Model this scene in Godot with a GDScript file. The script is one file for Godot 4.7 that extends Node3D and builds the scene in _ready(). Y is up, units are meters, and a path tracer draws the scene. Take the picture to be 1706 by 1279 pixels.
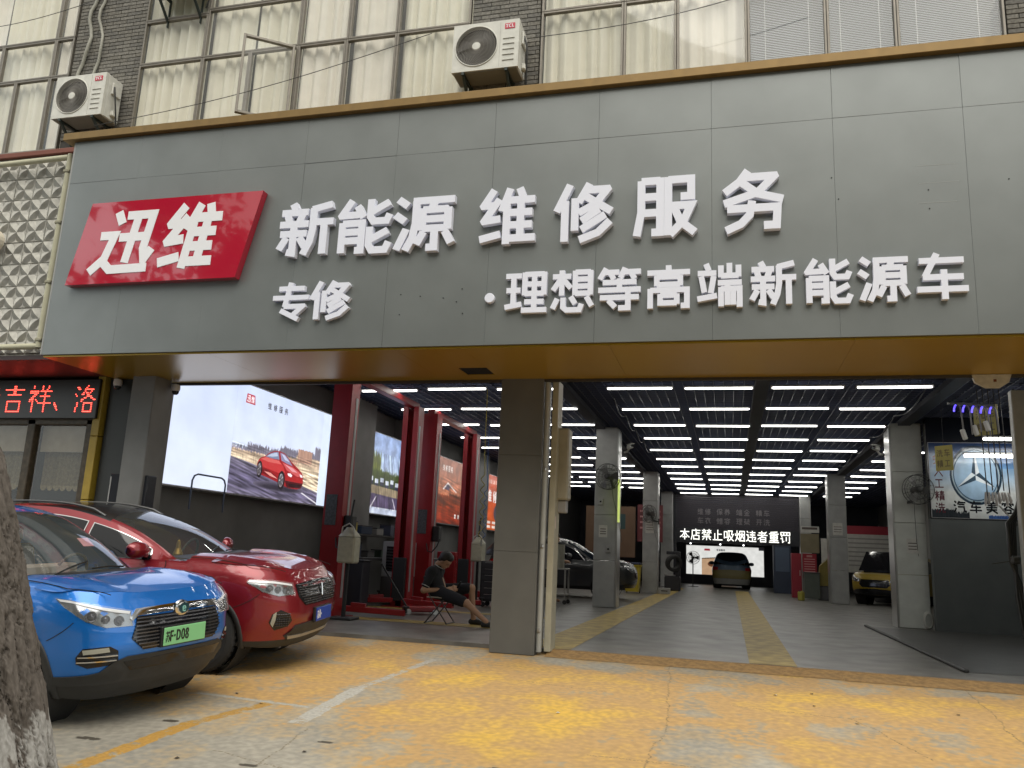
extends Node3D
# A car workshop behind a grey fascia. World: y up, y = 0 is the workshop floor, -z runs into the workshop.

var rng := RandomNumberGenerator.new()
var mats := {}
var taken := {}
var meshes := {}
var noise_tex := {}
const GROUND_KNOTS := [[-10.3, -0.05], [-8.5, -0.15], [-6.2, -0.285], [-4.0, -0.37], [0.0, -0.42], [6.0, -0.45]]
const CEIL := 4.17


func _ready() -> void:
	rng.seed = 7
	make_camera_and_light()
	make_ground()
	make_workshop_shell()
	make_fascia()
	make_upper_storey()
	make_neighbour()
	make_ceiling_lamps()
	make_left_bay()
	make_aisle()
	make_wash_bay()
	make_clutter()
	make_parked_cars()
	make_people()
	make_tree()
	make_street_behind()


func make_camera_and_light() -> void:
	var cam := Camera3D.new()
	cam.name = "camera"
	add_child(cam)
	cam.position = Vector3(0, 1.12, 0)
	cam.rotation_order = EULER_ORDER_YXZ
	cam.rotation = Vector3(0.20457679, 0.26384063, 0.04561252)
	cam.fov = 50.29
	cam.near = 0.05
	cam.far = 400.0
	cam.current = true
	var env := Environment.new()
	env.background_mode = Environment.BG_SKY
	var sky := Sky.new()
	var sm := ProceduralSkyMaterial.new()
	sm.sky_top_color = Color(0.80, 0.83, 0.84)
	sm.sky_horizon_color = Color(0.89, 0.91, 0.90)
	sm.sky_curve = 0.2
	sm.ground_bottom_color = Color(0.35, 0.34, 0.32)
	sm.ground_horizon_color = Color(0.5, 0.5, 0.48)
	sm.sun_angle_max = 1.0
	sky.sky_material = sm
	env.sky = sky
	env.background_energy_multiplier = 1.0
	env.tonemap_mode = Environment.TONE_MAPPER_LINEAR
	env.tonemap_exposure = 2.15
	env.sdfgi_enabled = true
	env.ssao_enabled = true
	env.ssil_enabled = true
	var we := WorldEnvironment.new()
	we.name = "world_environment"
	we.environment = env
	add_child(we)
	var sun := DirectionalLight3D.new()
	sun.name = "sun"
	add_child(sun)
	sun.light_energy = 0.45
	sun.light_angular_distance = 55.0
	sun.light_color = Color(1.0, 0.985, 0.95)
	sun.shadow_enabled = true
	sun.rotation_degrees = Vector3(-58, 18, 0)


# ---------------------------------------------------------------- naming
func numbered(called: String) -> String:
	var n: int = taken.get(called, 0)
	taken[called] = n + 1
	return called if n == 0 else "%s_%03d" % [called, n]


func thing(called: String, label: String, category: String, at := Vector3.ZERO, turn := 0.0, group := "") -> Node3D:
	var o := Node3D.new()
	o.name = numbered(called)
	add_child(o)
	o.position = at
	o.rotation.y = turn
	tag(o, label, category, group)
	return o


func tag(o: Node3D, label: String, category: String, group := "") -> void:
	o.set_meta("label", label)
	o.set_meta("category", category)
	if group:
		o.set_meta("group", group)


func part(called: String, mesh: Mesh, m: Material, parent: Node, at := Transform3D()) -> MeshInstance3D:
	var o := MeshInstance3D.new()
	o.name = called
	o.mesh = mesh
	o.material_override = m
	parent.add_child(o, true)
	o.transform = at
	return o


func solo(called: String, mesh: Mesh, m: Material, label: String, category: String, at := Transform3D(), group := "") -> MeshInstance3D:
	var o := part(numbered(called), mesh, m, self, at)
	tag(o, label, category, group)
	return o


func struct(called: String, mesh: Mesh, m: Material, at := Transform3D()) -> MeshInstance3D:
	var o := part(numbered(called), mesh, m, self, at)
	o.set_meta("kind", "structure")
	return o


func pos(x: float, y: float, z: float) -> Transform3D:
	return Transform3D(Basis(), Vector3(x, y, z))


func turned(x: float, y: float, z: float, ax: float, ay: float, az: float) -> Transform3D:
	return Transform3D(Basis.from_euler(Vector3(ax, ay, az)), Vector3(x, y, z))


# ---------------------------------------------------------------- materials
func noise_texture(key: String, freq: float, lo: float, hi: float, octaves := 4, size := 512, kind := FastNoiseLite.TYPE_SIMPLEX_SMOOTH) -> NoiseTexture2D:
	if not noise_tex.has(key):
		var n := FastNoiseLite.new()
		n.seed = 11 + noise_tex.size() * 5
		n.noise_type = kind
		n.frequency = freq
		n.fractal_octaves = octaves
		var t := NoiseTexture2D.new()
		t.width = size
		t.height = size
		t.seamless = true
		t.noise = n
		var g := Gradient.new()
		g.set_color(0, Color(lo, lo, lo))
		g.set_color(1, Color(hi, hi, hi))
		t.color_ramp = g
		noise_tex[key] = t
	return noise_tex[key]


func mat(key: String, r := 0.5, g := 0.5, b := 0.5, rough := 0.6, metal := 0.0) -> StandardMaterial3D:
	if not mats.has(key):
		var m := StandardMaterial3D.new()
		m.resource_name = key
		m.albedo_color = Color(r, g, b).linear_to_srgb()
		m.roughness = rough
		m.metallic = metal
		mats[key] = m
	return mats[key]


# a worn surface: the colour is broken by soft blotches and a fine grain, in world space
func worn(key: String, r := 0.4, g := 0.4, b := 0.4, rough := 0.6, metal := 0.0, how := "soft", scale := 0.5) -> StandardMaterial3D:
	if mats.has(key):
		return mats[key]
	var m := mat(key, r, g, b, rough, metal)
	m.uv1_triplanar = true
	m.uv1_world_triplanar = true
	m.uv1_scale = Vector3.ONE * scale
	var t: NoiseTexture2D
	if how == "soft":
		t = noise_texture("soft", 0.008, 0.91, 1.0, 6)
	elif how == "hard":
		t = noise_texture("hard", 0.012, 0.68, 1.0, 6)
	elif how == "faint":
		t = noise_texture("faint", 0.006, 0.94, 1.0, 5)
	else:
		t = noise_texture("grain", 0.06, 0.7, 1.0, 3)
	m.albedo_texture = t
	return m


func glass(key: String, r: float, g: float, b: float, a: float) -> StandardMaterial3D:
	if not mats.has(key):
		var m := mat(key, r, g, b, 0.03, 0.0)
		m.transparency = BaseMaterial3D.TRANSPARENCY_ALPHA
		var c := Color(r, g, b).linear_to_srgb()
		m.albedo_color = Color(c.r, c.g, c.b, a)
	return mats[key]


func glow(key: String, r := 1.0, g := 1.0, b := 1.0, energy := 1.0) -> StandardMaterial3D:
	if not mats.has(key):
		var m := mat(key, 0.8, 0.8, 0.8, 0.4)
		m.emission_enabled = true
		m.emission = Color(r, g, b).linear_to_srgb()
		m.emission_energy_multiplier = energy
	return mats[key]


func paint(key: String, r: float, g: float, b: float, metal := 0.35) -> StandardMaterial3D:
	if not mats.has(key):
		var m := mat(key, r, g, b, 0.38, metal)
		m.clearcoat_enabled = true
		m.clearcoat = 1.0
		m.clearcoat_roughness = 0.04
	return mats[key]


# ---------------------------------------------------------------- mesh building
func begin() -> SurfaceTool:
	var st := SurfaceTool.new()
	st.begin(Mesh.PRIMITIVE_TRIANGLES)
	return st


func tri(st: SurfaceTool, a: Vector3, b: Vector3, c: Vector3, n: Vector3) -> void:
	if (b - a).cross(c - a).dot(n) > 0.0:
		var t := b
		b = c
		c = t
	st.set_normal(n)
	st.add_vertex(a)
	st.set_normal(n)
	st.add_vertex(b)
	st.set_normal(n)
	st.add_vertex(c)


func tris(st: SurfaceTool, a: Vector3, b: Vector3, c: Vector3, na: Vector3, nb: Vector3, nc: Vector3) -> void:
	if (b - a).cross(c - a).dot(na + nb + nc) > 0.0:
		var t := b
		b = c
		c = t
		t = nb
		nb = nc
		nc = t
	st.set_normal(na)
	st.add_vertex(a)
	st.set_normal(nb)
	st.add_vertex(b)
	st.set_normal(nc)
	st.add_vertex(c)


func quad(st: SurfaceTool, a: Vector3, b: Vector3, c: Vector3, d: Vector3, n: Vector3) -> void:
	tri(st, a, b, c, n)
	tri(st, a, c, d, n)


func box(st: SurfaceTool, c: Vector3, s: Vector3, bev := 0.0, bas := Basis()) -> void:
	var h := s * 0.5
	if bev <= 0.0:
		for ax in 3:
			var u := (ax + 1) % 3
			var v := (ax + 2) % 3
			for sg in [-1.0, 1.0]:
				var p := []
				for q in [[-1, -1], [1, -1], [1, 1], [-1, 1]]:
					var w := Vector3.ZERO
					w[ax] = h[ax] * sg
					w[u] = h[u] * q[0]
					w[v] = h[v] * q[1]
					p.append(c + bas * w)
				var n := Vector3.ZERO
				n[ax] = sg
				quad(st, p[0], p[1], p[2], p[3], bas * n)
		return
	var b := minf(bev, minf(h.x, minf(h.y, h.z)) * 0.9)
	for ax in 3:
		var u := (ax + 1) % 3
		var v := (ax + 2) % 3
		for sg in [-1.0, 1.0]:
			var p := []
			for q in [[-1, -1], [1, -1], [1, 1], [-1, 1]]:
				var w := Vector3.ZERO
				w[ax] = h[ax] * sg
				w[u] = (h[u] - b) * q[0]
				w[v] = (h[v] - b) * q[1]
				p.append(c + bas * w)
			var n := Vector3.ZERO
			n[ax] = sg
			quad(st, p[0], p[1], p[2], p[3], bas * n)
		# chamfers along axis ax
		for su in [-1.0, 1.0]:
			for sv in [-1.0, 1.0]:
				var p := []
				for q in [[-1, 0], [1, 0], [1, 1], [-1, 1]]:
					var w := Vector3.ZERO
					w[ax] = (h[ax] - b) * q[0]
					w[u] = (h[u] - (b if q[1] == 1 else 0.0)) * su
					w[v] = (h[v] - (0.0 if q[1] == 1 else b)) * sv
					p.append(c + bas * w)
				var n := Vector3.ZERO
				n[u] = su
				n[v] = sv
				quad(st, p[0], p[1], p[2], p[3], bas * n.normalized())
	for sx in [-1.0, 1.0]:
		for sy in [-1.0, 1.0]:
			for sz in [-1.0, 1.0]:
				tri(st, c + bas * Vector3(h.x * sx, (h.y - b) * sy, (h.z - b) * sz), c + bas * Vector3((h.x - b) * sx, h.y * sy, (h.z - b) * sz), c + bas * Vector3((h.x - b) * sx, (h.y - b) * sy, h.z * sz), bas * Vector3(sx, sy, sz).normalized())


# a box given by its two corners
func span(st: SurfaceTool, a: Vector3, b: Vector3, bev := 0.0) -> void:
	box(st, (a + b) * 0.5, (b - a).abs(), bev)


func bar(st: SurfaceTool, a: Vector3, b: Vector3, w: float, t: float, bev := 0.0, up := Vector3.UP) -> void:
	var d := b - a
	var z := d.normalized()
	var x := up.cross(z)
	if x.length() < 0.01:
		x = Vector3.RIGHT.cross(z)
	x = x.normalized()
	box(st, (a + b) * 0.5, Vector3(w, t, d.length()), bev, Basis(x, z.cross(x), z))


func tube(st: SurfaceTool, pts: Array, radius, sides := 8, caps := true) -> void:
	var n := pts.size()
	var rings := []
	var dirs := []
	var last := Vector3.ZERO
	for i in n:
		var d: Vector3 = (pts[mini(i + 1, n - 1)] - pts[maxi(i - 1, 0)])
		d = d.normalized()
		var x := last
		if i == 0:
			x = d.cross(Vector3.UP)
			if x.length() < 0.1:
				x = d.cross(Vector3.RIGHT)
		x = (x - d * x.dot(d)).normalized()
		last = x
		var y := d.cross(x)
		var r: float = radius[i] if radius is Array else radius
		var ring := []
		for k in sides:
			var a := TAU * k / sides
			var o := x * cos(a) + y * sin(a)
			ring.append([pts[i] + o * r, o])
		rings.append(ring)
		dirs.append(d)
	for i in n - 1:
		for k in sides:
			var k2 := (k + 1) % sides
			var a = rings[i][k]
			var b = rings[i][k2]
			var c = rings[i + 1][k2]
			var e = rings[i + 1][k]
			tris(st, a[0], b[0], c[0], a[1], b[1], c[1])
			tris(st, a[0], c[0], e[0], a[1], c[1], e[1])
	if caps:
		for k in sides:
			var k2 := (k + 1) % sides
			tri(st, pts[0], rings[0][k][0], rings[0][k2][0], -dirs[0])
			tri(st, pts[n - 1], rings[n - 1][k][0], rings[n - 1][k2][0], dirs[n - 1])


# profile: array of Vector2(radius, height) turned about y, then moved by at
func lathe(st: SurfaceTool, prof: Array, sides := 20, at := Transform3D()) -> void:
	for i in prof.size() - 1:
		var p: Vector2 = prof[i]
		var q: Vector2 = prof[i + 1]
		var t := q - p
		if t.length() < 1e-6:
			continue
		var nn := Vector2(t.y, -t.x).normalized()
		for k in sides:
			var a := TAU * k / sides
			var b := TAU * (k + 1) / sides
			var ca := Vector3(cos(a), 0, sin(a))
			var cb := Vector3(cos(b), 0, sin(b))
			var na := at.basis * (ca * nn.x + Vector3.UP * nn.y).normalized()
			var nb := at.basis * (cb * nn.x + Vector3.UP * nn.y).normalized()
			var p0 := at * (ca * p.x + Vector3.UP * p.y)
			var p1 := at * (cb * p.x + Vector3.UP * p.y)
			var q0 := at * (ca * q.x + Vector3.UP * q.y)
			var q1 := at * (cb * q.x + Vector3.UP * q.y)
			if p.x > 1e-5:
				tris(st, p0, p1, q1, na, nb, nb)
			if q.x > 1e-5:
				tris(st, p0, q1, q0, na, nb, na)


# an outline in the xy plane pushed out along +z by depth
func prism(st: SurfaceTool, poly: PackedVector2Array, depth: float, at := Transform3D()) -> void:
	var idx := Geometry2D.triangulate_polygon(poly)
	var nz := at.basis * Vector3(0, 0, 1)
	for i in range(0, idx.size(), 3):
		var a := poly[idx[i]]
		var b := poly[idx[i + 1]]
		var c := poly[idx[i + 2]]
		tri(st, at * Vector3(a.x, a.y, depth), at * Vector3(b.x, b.y, depth), at * Vector3(c.x, c.y, depth), nz)
		tri(st, at * Vector3(a.x, a.y, 0), at * Vector3(b.x, b.y, 0), at * Vector3(c.x, c.y, 0), -nz)
	var cw := Geometry2D.is_polygon_clockwise(poly)
	for i in poly.size():
		var a := poly[i]
		var b := poly[(i + 1) % poly.size()]
		var d := (b - a).normalized()
		var n2 := Vector2(d.y, -d.x) * (-1.0 if cw else 1.0)
		quad(st, at * Vector3(a.x, a.y, 0), at * Vector3(b.x, b.y, 0), at * Vector3(b.x, b.y, depth), at * Vector3(a.x, a.y, depth), at.basis * Vector3(n2.x, n2.y, 0))


# a smooth sheet from a grid of points; keep(i, j) can leave cells out
func sheet(st: SurfaceTool, g: Array, out_hint := Vector3.ZERO, keep = null, uvs := false, flip := false, cols = null) -> void:
	var n := g.size()
	var m: int = g[0].size()
	var nor := []
	for i in n:
		var row := []
		for j in m:
			var du: Vector3 = g[mini(i + 1, n - 1)][j] - g[maxi(i - 1, 0)][j]
			var dv: Vector3 = g[i][mini(j + 1, m - 1)] - g[i][maxi(j - 1, 0)]
			var nn := du.cross(dv)
			if nn.length() < 1e-12:
				nn = out_hint if out_hint != Vector3.ZERO else Vector3.UP
			nn = nn.normalized()
			if flip:
				nn = -nn
			if out_hint != Vector3.ZERO and nn.dot(out_hint) < 0.0:
				nn = -nn
			row.append(nn)
		nor.append(row)
	for i in n - 1:
		for j in m - 1:
			if keep != null and not keep.call(i, j):
				continue
			for t in [[0, 0, 1, 0, 1, 1], [0, 0, 1, 1, 0, 1]]:
				var p := []
				for k in 3:
					var a: int = i + t[k * 2]
					var b: int = j + t[k * 2 + 1]
					p.append([g[a][b], nor[a][b], Vector2(float(b) / (m - 1), float(a) / (n - 1)), cols[a][b] if cols != null else Color.WHITE])
				if (p[1][0] - p[0][0]).cross(p[2][0] - p[0][0]).dot(p[0][1] + p[1][1] + p[2][1]) > 0.0:
					var s = p[1]
					p[1] = p[2]
					p[2] = s
				for q in p:
					if cols != null:
						st.set_color(q[3])
					if uvs:
						st.set_uv(q[2])
					st.set_normal(q[1])
					st.add_vertex(q[0])


# a flat card with texture coordinates, facing +z, lower left corner at the origin
func card(w: float, h: float) -> Mesh:
	var st := begin()
	var p := [Vector3(0, 0, 0), Vector3(w, 0, 0), Vector3(w, h, 0), Vector3(0, h, 0)]
	var uv := [Vector2(0, 1), Vector2(1, 1), Vector2(1, 0), Vector2(0, 0)]
	for k in [0, 2, 1, 0, 3, 2]:
		st.set_uv(uv[k])
		st.set_normal(Vector3(0, 0, 1))
		st.add_vertex(p[k])
	return st.commit()


func box_mesh(s: Vector3, bev := 0.0) -> Mesh:
	var key := "box%s/%s" % [s, bev]
	if not meshes.has(key):
		var st := begin()
		box(st, Vector3.ZERO, s, bev)
		meshes[key] = st.commit()
	return meshes[key]


func span_mesh(a: Vector3, b: Vector3, bev := 0.0) -> Mesh:
	var st := begin()
	span(st, a, b, bev)
	return st.commit()


func ground_y(z: float) -> float:
	if z <= -10.3:
		return -0.05
	for i in GROUND_KNOTS.size() - 1:
		var a = GROUND_KNOTS[i]
		var b = GROUND_KNOTS[i + 1]
		if z <= b[0]:
			return lerpf(a[1], b[1], (z - a[0]) / (b[0] - a[0]))
	return -0.45


func letters(text: String, size: float, depth: float, bold := true) -> TextMesh:
	var t := TextMesh.new()
	var f := SystemFont.new()
	f.font_names = PackedStringArray(["Droid Sans"])
	f.font_weight = 700 if bold else 400
	t.font = f
	t.text = text
	t.font_size = 64
	t.pixel_size = size / 46.0
	t.depth = depth
	return t


# ---------------------------------------------------------------- characters built from strokes on a 100 x 100 field, y down
const STROKES := {
	"new": "24,2 30,14;5,19 53,19;16,23 20,37;43,23 38,37;3,41 55,41;5,59 53,59;29,41 29,95 19,93;17,66 5,88;40,66 51,84;95,7 60,15;63,12 63,52 59,76 49,99;63,39 99,39;83,39 83,99",
	"able": "25,2 7,30 46,29;35,13 48,35;10,43 10,99;10,45 46,45 46,95 35,95;10,61 46,61;10,77 46,77;60,2 60,34 66,43 90,43 95,31;93,9 60,27;60,53 60,86 66,96 90,96 96,82;93,61 60,78",
	"source": "5,5 22,18;1,33 18,46;21,60 6,97;30,10 99,10;36,10 36,50 32,76 21,99;67,12 61,26;47,24 47,64;89,24 89,64;47,27 89,27;47,44 89,44;47,61 89,61;68,61 68,95 55,95;50,67 39,89;85,67 96,89",
	"keep": "26,3 8,31 28,31;36,20 10,58 38,55;3,90 39,82;54,2 40,42;49,26 49,100;70,2 77,20;49,23 97,23;49,45 93,45;49,67 93,67;49,90 99,90;73,23 73,90",
	"repair": "27,2 5,48;19,30 19,100;36,26 36,82;60,2 42,34;52,13 90,13 70,38 42,52;54,24 97,52;77,47 47,66;87,57 47,81;95,68 75,87 44,98",
	"serve": "11,6 11,60 4,99;11,7 42,7;42,2 42,94 28,94;11,34 42,34;11,61 42,61;55,2 55,100;55,7 92,7 92,36 75,36;55,51 92,51 80,77 58,99;64,52 75,78 98,97",
	"affair": "43,1 29,19 5,36;33,12 85,12 58,38 4,54;30,18 58,40 98,51;9,63 89,63 87,92 67,92;49,51 45,74 31,88 7,98",
	"special": "19,17 85,17;5,41 97,41;49,1 37,65;35,64 84,64 60,87;27,74 74,98",
	"reason": "1,10 39,10;3,45 37,45;0,86 40,79;20,10 20,82;47,2 47,58;93,2 93,58;47,7 93,7;47,31 93,31;47,54 93,54;70,7 70,94;47,74 93,74;40,94 100,94",
	"think": "3,16 47,16;25,1 25,62;24,20 4,49;26,20 47,45;57,3 57,62;93,3 93,62;57,7 93,7;57,24 93,24;57,41 93,41;57,58 93,58;15,69 4,93;29,67 29,90 37,97 68,97 73,83;47,65 58,83;84,66 97,89",
	"equal": "19,1 4,27;12,11 49,11;29,13 37,28;63,1 52,25;58,11 99,11;77,13 85,28;11,35 89,35;50,26 50,53;1,53 99,53;5,71 95,71;70,55 70,96 48,96;25,77 41,94",
	"high": "50,0 50,15;1,17 99,17;23,27 77,27;23,45 77,45;23,24 23,48;77,24 77,48;8,54 8,100;8,58 92,58 92,95 78,95;31,70 69,70;31,88 69,88;31,67 31,94;69,67 69,91",
	"end": "20,1 26,17;1,23 43,23;9,30 16,67;37,30 30,69;0,82 44,75;53,6 53,33;92,6 92,33;53,30 92,30;72,1 72,30;46,46 99,46;70,46 65,60;53,56 53,100;53,60 94,60 94,96 87,96;67,60 67,97;80,60 80,97",
	"car": "7,16 93,16;42,1 17,51;13,52 91,52;1,78 99,78;54,36 54,100",
	"swift": "21,1 34,21;2,39 27,39 21,76 1,97;17,79 36,94 100,93;39,8 84,8 84,62 91,80 99,63;59,8 59,84;36,43 80,43",
	"root": "5,28 95,28;50,1 50,99;46,30 30,59 3,79;54,30 70,59 97,79;27,76 73,76",
	"shop": "50,0 54,13;13,15 97,15;16,15 16,60 5,98;55,20 55,58;55,38 91,38;31,57 31,98;84,57 84,98;31,60 84,60;31,92 84,92",
	"forbid": "4,14 47,14;25,0 25,46;24,18 4,41;27,18 47,36;53,14 97,14;75,0 75,46;74,18 53,41;77,18 97,36;20,53 80,53;5,69 95,69;50,69 50,99;27,78 9,95;73,78 91,95",
	"stop": "52,3 52,92;52,42 91,42;22,34 22,92;2,92 98,92",
	"inhale": "7,14 7,77;34,14 34,72;7,17 34,17;7,68 34,68;41,10 85,10 78,40 94,40 76,78 44,98;54,10 52,54 37,97;56,46 72,78 98,98",
	"smoke": "4,30 10,51;40,26 31,47;22,3 22,56 16,80 4,97;22,56 38,86;49,7 49,99;94,7 94,99;49,10 94,10;49,93 94,93;55,40 88,40;71,19 70,44 56,81;72,44 88,79",
	"violate": "9,5 22,20;3,38 20,38 20,76 2,95;18,80 36,94 99,94;36,18 92,18;38,38 89,38;31,59 92,59 89,76 77,77;62,2 62,87",
	"who": "12,18 77,18;44,1 44,38;2,38 98,38;89,7 60,40 4,73;30,53 30,99;80,53 80,99;30,57 80,57;30,75 80,75;30,94 80,94",
	"heavy": "85,5 17,10;4,23 96,23;18,34 18,69;82,34 82,69;18,37 82,37;18,51 82,51;18,66 82,66;50,8 50,95;9,81 91,81;2,95 98,95",
	"punish": "8,4 8,34;92,4 92,34;8,7 92,7;8,31 92,31;36,7 36,31;64,7 64,31;12,40 22,51;3,61 22,61 22,92 37,82;58,46 58,82;88,40 88,95 74,95",
	"person": "49,4 46,50 6,97;51,40 94,97",
	"work": "12,15 88,15;50,15 50,86;4,86 96,86",
	"wax": "4,20 4,56;40,20 40,56;4,23 40,23;4,53 40,53;22,3 22,85;2,89 43,83;48,20 99,20;62,3 62,40;84,3 84,40;46,40 100,40;56,52 56,99;90,52 90,99;56,55 90,55;56,75 90,75;56,95 90,95",
	"fine": "6,15 12,33;38,13 30,33;2,42 42,42;22,3 22,99;20,46 4,79;24,46 41,71;50,14 97,14;52,28 95,28;46,42 100,42;73,1 73,42;54,52 54,99;92,52 92,95;54,55 92,55;54,68 92,68;54,81 92,81",
	"wash": "8,5 22,18;2,33 16,46;20,60 6,97;45,7 36,33;40,22 95,22;66,1 66,46;30,46 99,46;54,46 52,74 32,97;76,46 76,90 96,92 98,77",
	"steam": "8,5 22,18;2,33 16,46;20,60 6,97;47,3 32,33;44,16 97,16;40,33 89,33;34,51 84,51 86,90 98,92 99,80",
	"beauty": "30,1 38,15;70,1 62,15;10,20 90,20;16,36 84,36;5,52 95,52;50,20 50,54;8,70 92,70;50,58 44,79 6,98;54,72 95,98",
	"face": "50,0 50,13;8,14 8,33;92,14 92,33;8,17 92,17;34,24 20,39;66,24 82,39;50,34 36,53 4,69;52,36 97,67;30,65 30,99;72,65 72,99;30,68 72,68;30,94 72,94",
	"lucky": "8,16 92,16;50,0 50,36;18,36 82,36;24,55 24,99;76,55 76,99;24,58 76,58;24,94 76,94",
	"omen": "20,1 26,15;5,25 41,25 6,61;24,46 24,99;30,50 42,61;56,1 62,17;88,1 80,17;48,22 98,22;52,42 94,42;44,64 100,64;73,22 73,99",
	"river": "8,5 22,18;2,33 16,46;20,60 6,97;58,2 36,36;52,14 86,14 62,40 32,58;50,24 96,56;48,62 48,99;86,62 86,99;48,65 86,65;48,94 86,94",
	"comma": "14,66 40,97",
	"province": "4,18 96,18;32,3 32,33;68,3 68,33;14,46 82,46 78,91 63,94;46,34 42,70 9,98;14,60 5,81;90,58 97,79",
	"metal": "50,1 30,22 3,42;50,1 70,22 97,42;28,42 72,42;14,62 86,62;50,42 50,95;28,70 34,86;72,70 66,86;4,95 96,95",
	"open": "10,12 90,12;3,48 97,48;32,12 30,60 10,98;70,12 70,99",
	"cloth": "50,1 54,15;6,20 94,20;46,20 26,50 4,66;26,50 26,96 46,84;62,26 72,64 97,94;86,34 66,52",
	"guard": "27,2 5,48;19,30 19,100;42,6 88,6;42,6 42,38;88,6 88,38;42,38 88,38;65,38 65,99;34,56 98,56;62,58 36,88;68,58 96,88",
	"nurture": "30,1 38,13;70,1 62,13;12,16 88,16;18,30 82,30;5,44 95,44;50,16 44,44 4,74;56,44 97,72;36,62 34,82 22,98;66,62 66,99",
	"pretty": "6,14 40,14;22,1 22,60;4,40 42,40;22,42 4,60;50,20 98,20;74,1 74,44;50,44 98,44;6,66 94,66;50,50 50,99;46,68 6,96;54,68 96,96",
}


func stroke_polys(key: String, hw: float, skew := 0.0) -> Array:
	var id := "p%s/%s/%s" % [key, hw, skew]
	if meshes.has(id):
		return meshes[id]
	var polys := []
	for s in STROKES[key].split(";"):
		var pts := PackedVector2Array()
		for q in s.split(" "):
			var c: PackedStringArray = q.split(",")
			var y := 100.0 - float(c[1])
			pts.append(Vector2(float(c[0]) + skew * y, y))
		for poly in Geometry2D.offset_polyline(pts, hw, Geometry2D.JOIN_MITER, Geometry2D.END_BUTT):
			if Geometry2D.is_polygon_clockwise(poly):
				poly.reverse()
			polys.append(poly)
	meshes[id] = polys
	return polys


func sorted_unique(v: Array, eps: float) -> Array:
	v.sort()
	var out := []
	for x in v:
		if out.is_empty() or x - out[-1] > eps:
			out.append(x)
	return out


# solid character: the union of its strokes, cut into level bands; lower left corner at the origin, front at z = depth
func glyph_mesh(key: String, w: float, h: float, depth: float, hw := 6.4, skew := 0.0, back := false) -> Mesh:
	var id := "g%s/%s/%s/%s/%s/%s" % [key, w, h, depth, hw, skew]
	if meshes.has(id):
		return meshes[id]
	var polys := stroke_polys(key, hw, skew)
	var edges := []
	for poly in polys:
		for i in poly.size():
			edges.append([poly[i], poly[(i + 1) % poly.size()]])
	var ys := []
	for e in edges:
		ys.append(e[0].y)
	for i in edges.size():
		for j in range(i + 1, edges.size()):
			var x = Geometry2D.segment_intersects_segment(edges[i][0], edges[i][1], edges[j][0], edges[j][1])
			if x != null:
				ys.append(x.y)
	ys = sorted_unique(ys, 0.02)
	var st := begin()
	var sc := Vector2(w, h) / 100.0
	var prev := []
	for b in ys.size():
		var cur := []
		if b < ys.size() - 1:
			var y0: float = ys[b]
			var y1: float = ys[b + 1]
			var ym := (y0 + y1) * 0.5
			var hits := []
			for e in edges:
				var lo := minf(e[0].y, e[1].y)
				var hi := maxf(e[0].y, e[1].y)
				if lo < ym and hi > ym:
					var k: float = (e[1].x - e[0].x) / (e[1].y - e[0].y)
					hits.append([e[0].x + k * (ym - e[0].y), e[0].x + k * (y0 - e[0].y), e[0].x + k * (y1 - e[0].y), 1 if e[1].y > e[0].y else -1])
			hits.sort_custom(func(p, q): return p[0] < q[0])
			var wind := 0
			var start = null
			for hit in hits:
				var before := wind
				wind += hit[3]
				if before == 0 and wind != 0:
					start = hit
				elif before != 0 and wind == 0:
					cur.append([start[1], start[2], hit[1], hit[2]])
			for c in cur:
				var a0 := Vector2(c[0], y0) * sc
				var a1 := Vector2(c[1], y1) * sc
				var c0 := Vector2(c[2], y0) * sc
				var c1 := Vector2(c[3], y1) * sc
				quad(st, Vector3(a0.x, a0.y, depth), Vector3(c0.x, c0.y, depth), Vector3(c1.x, c1.y, depth), Vector3(a1.x, a1.y, depth), Vector3(0, 0, 1))
				if back:
					quad(st, Vector3(a0.x, a0.y, 0), Vector3(c0.x, c0.y, 0), Vector3(c1.x, c1.y, 0), Vector3(a1.x, a1.y, 0), Vector3(0, 0, -1))
				var d := (a1 - a0).normalized()
				quad(st, Vector3(a0.x, a0.y, 0), Vector3(a1.x, a1.y, 0), Vector3(a1.x, a1.y, depth), Vector3(a0.x, a0.y, depth), Vector3(-d.y, d.x, 0))
				d = (c1 - c0).normalized()
				quad(st, Vector3(c0.x, c0.y, 0), Vector3(c1.x, c1.y, 0), Vector3(c1.x, c1.y, depth), Vector3(c0.x, c0.y, depth), Vector3(d.y, -d.x, 0))
		# level walls where one band is wider than the next
		var y: float = ys[b]
		var xs := []
		for c in prev:
			xs.append(c[1])
			xs.append(c[3])
		for c in cur:
			xs.append(c[0])
			xs.append(c[2])
		xs = sorted_unique(xs, 0.01)
		for i in xs.size() - 1:
			var xm: float = (xs[i] + xs[i + 1]) * 0.5
			var in_p := false
			var in_c := false
			for c in prev:
				in_p = in_p or (xm > c[1] and xm < c[3])
			for c in cur:
				in_c = in_c or (xm > c[0] and xm < c[2])
			if in_p != in_c:
				var xa: float = xs[i] * sc.x
				var xb: float = xs[i + 1] * sc.x
				var yy := y * sc.y
				quad(st, Vector3(xa, yy, 0), Vector3(xb, yy, 0), Vector3(xb, yy, depth), Vector3(xa, yy, depth), Vector3(0, 1 if in_p else -1, 0))
		prev = cur
	meshes[id] = st.commit()
	return meshes[id]


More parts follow.
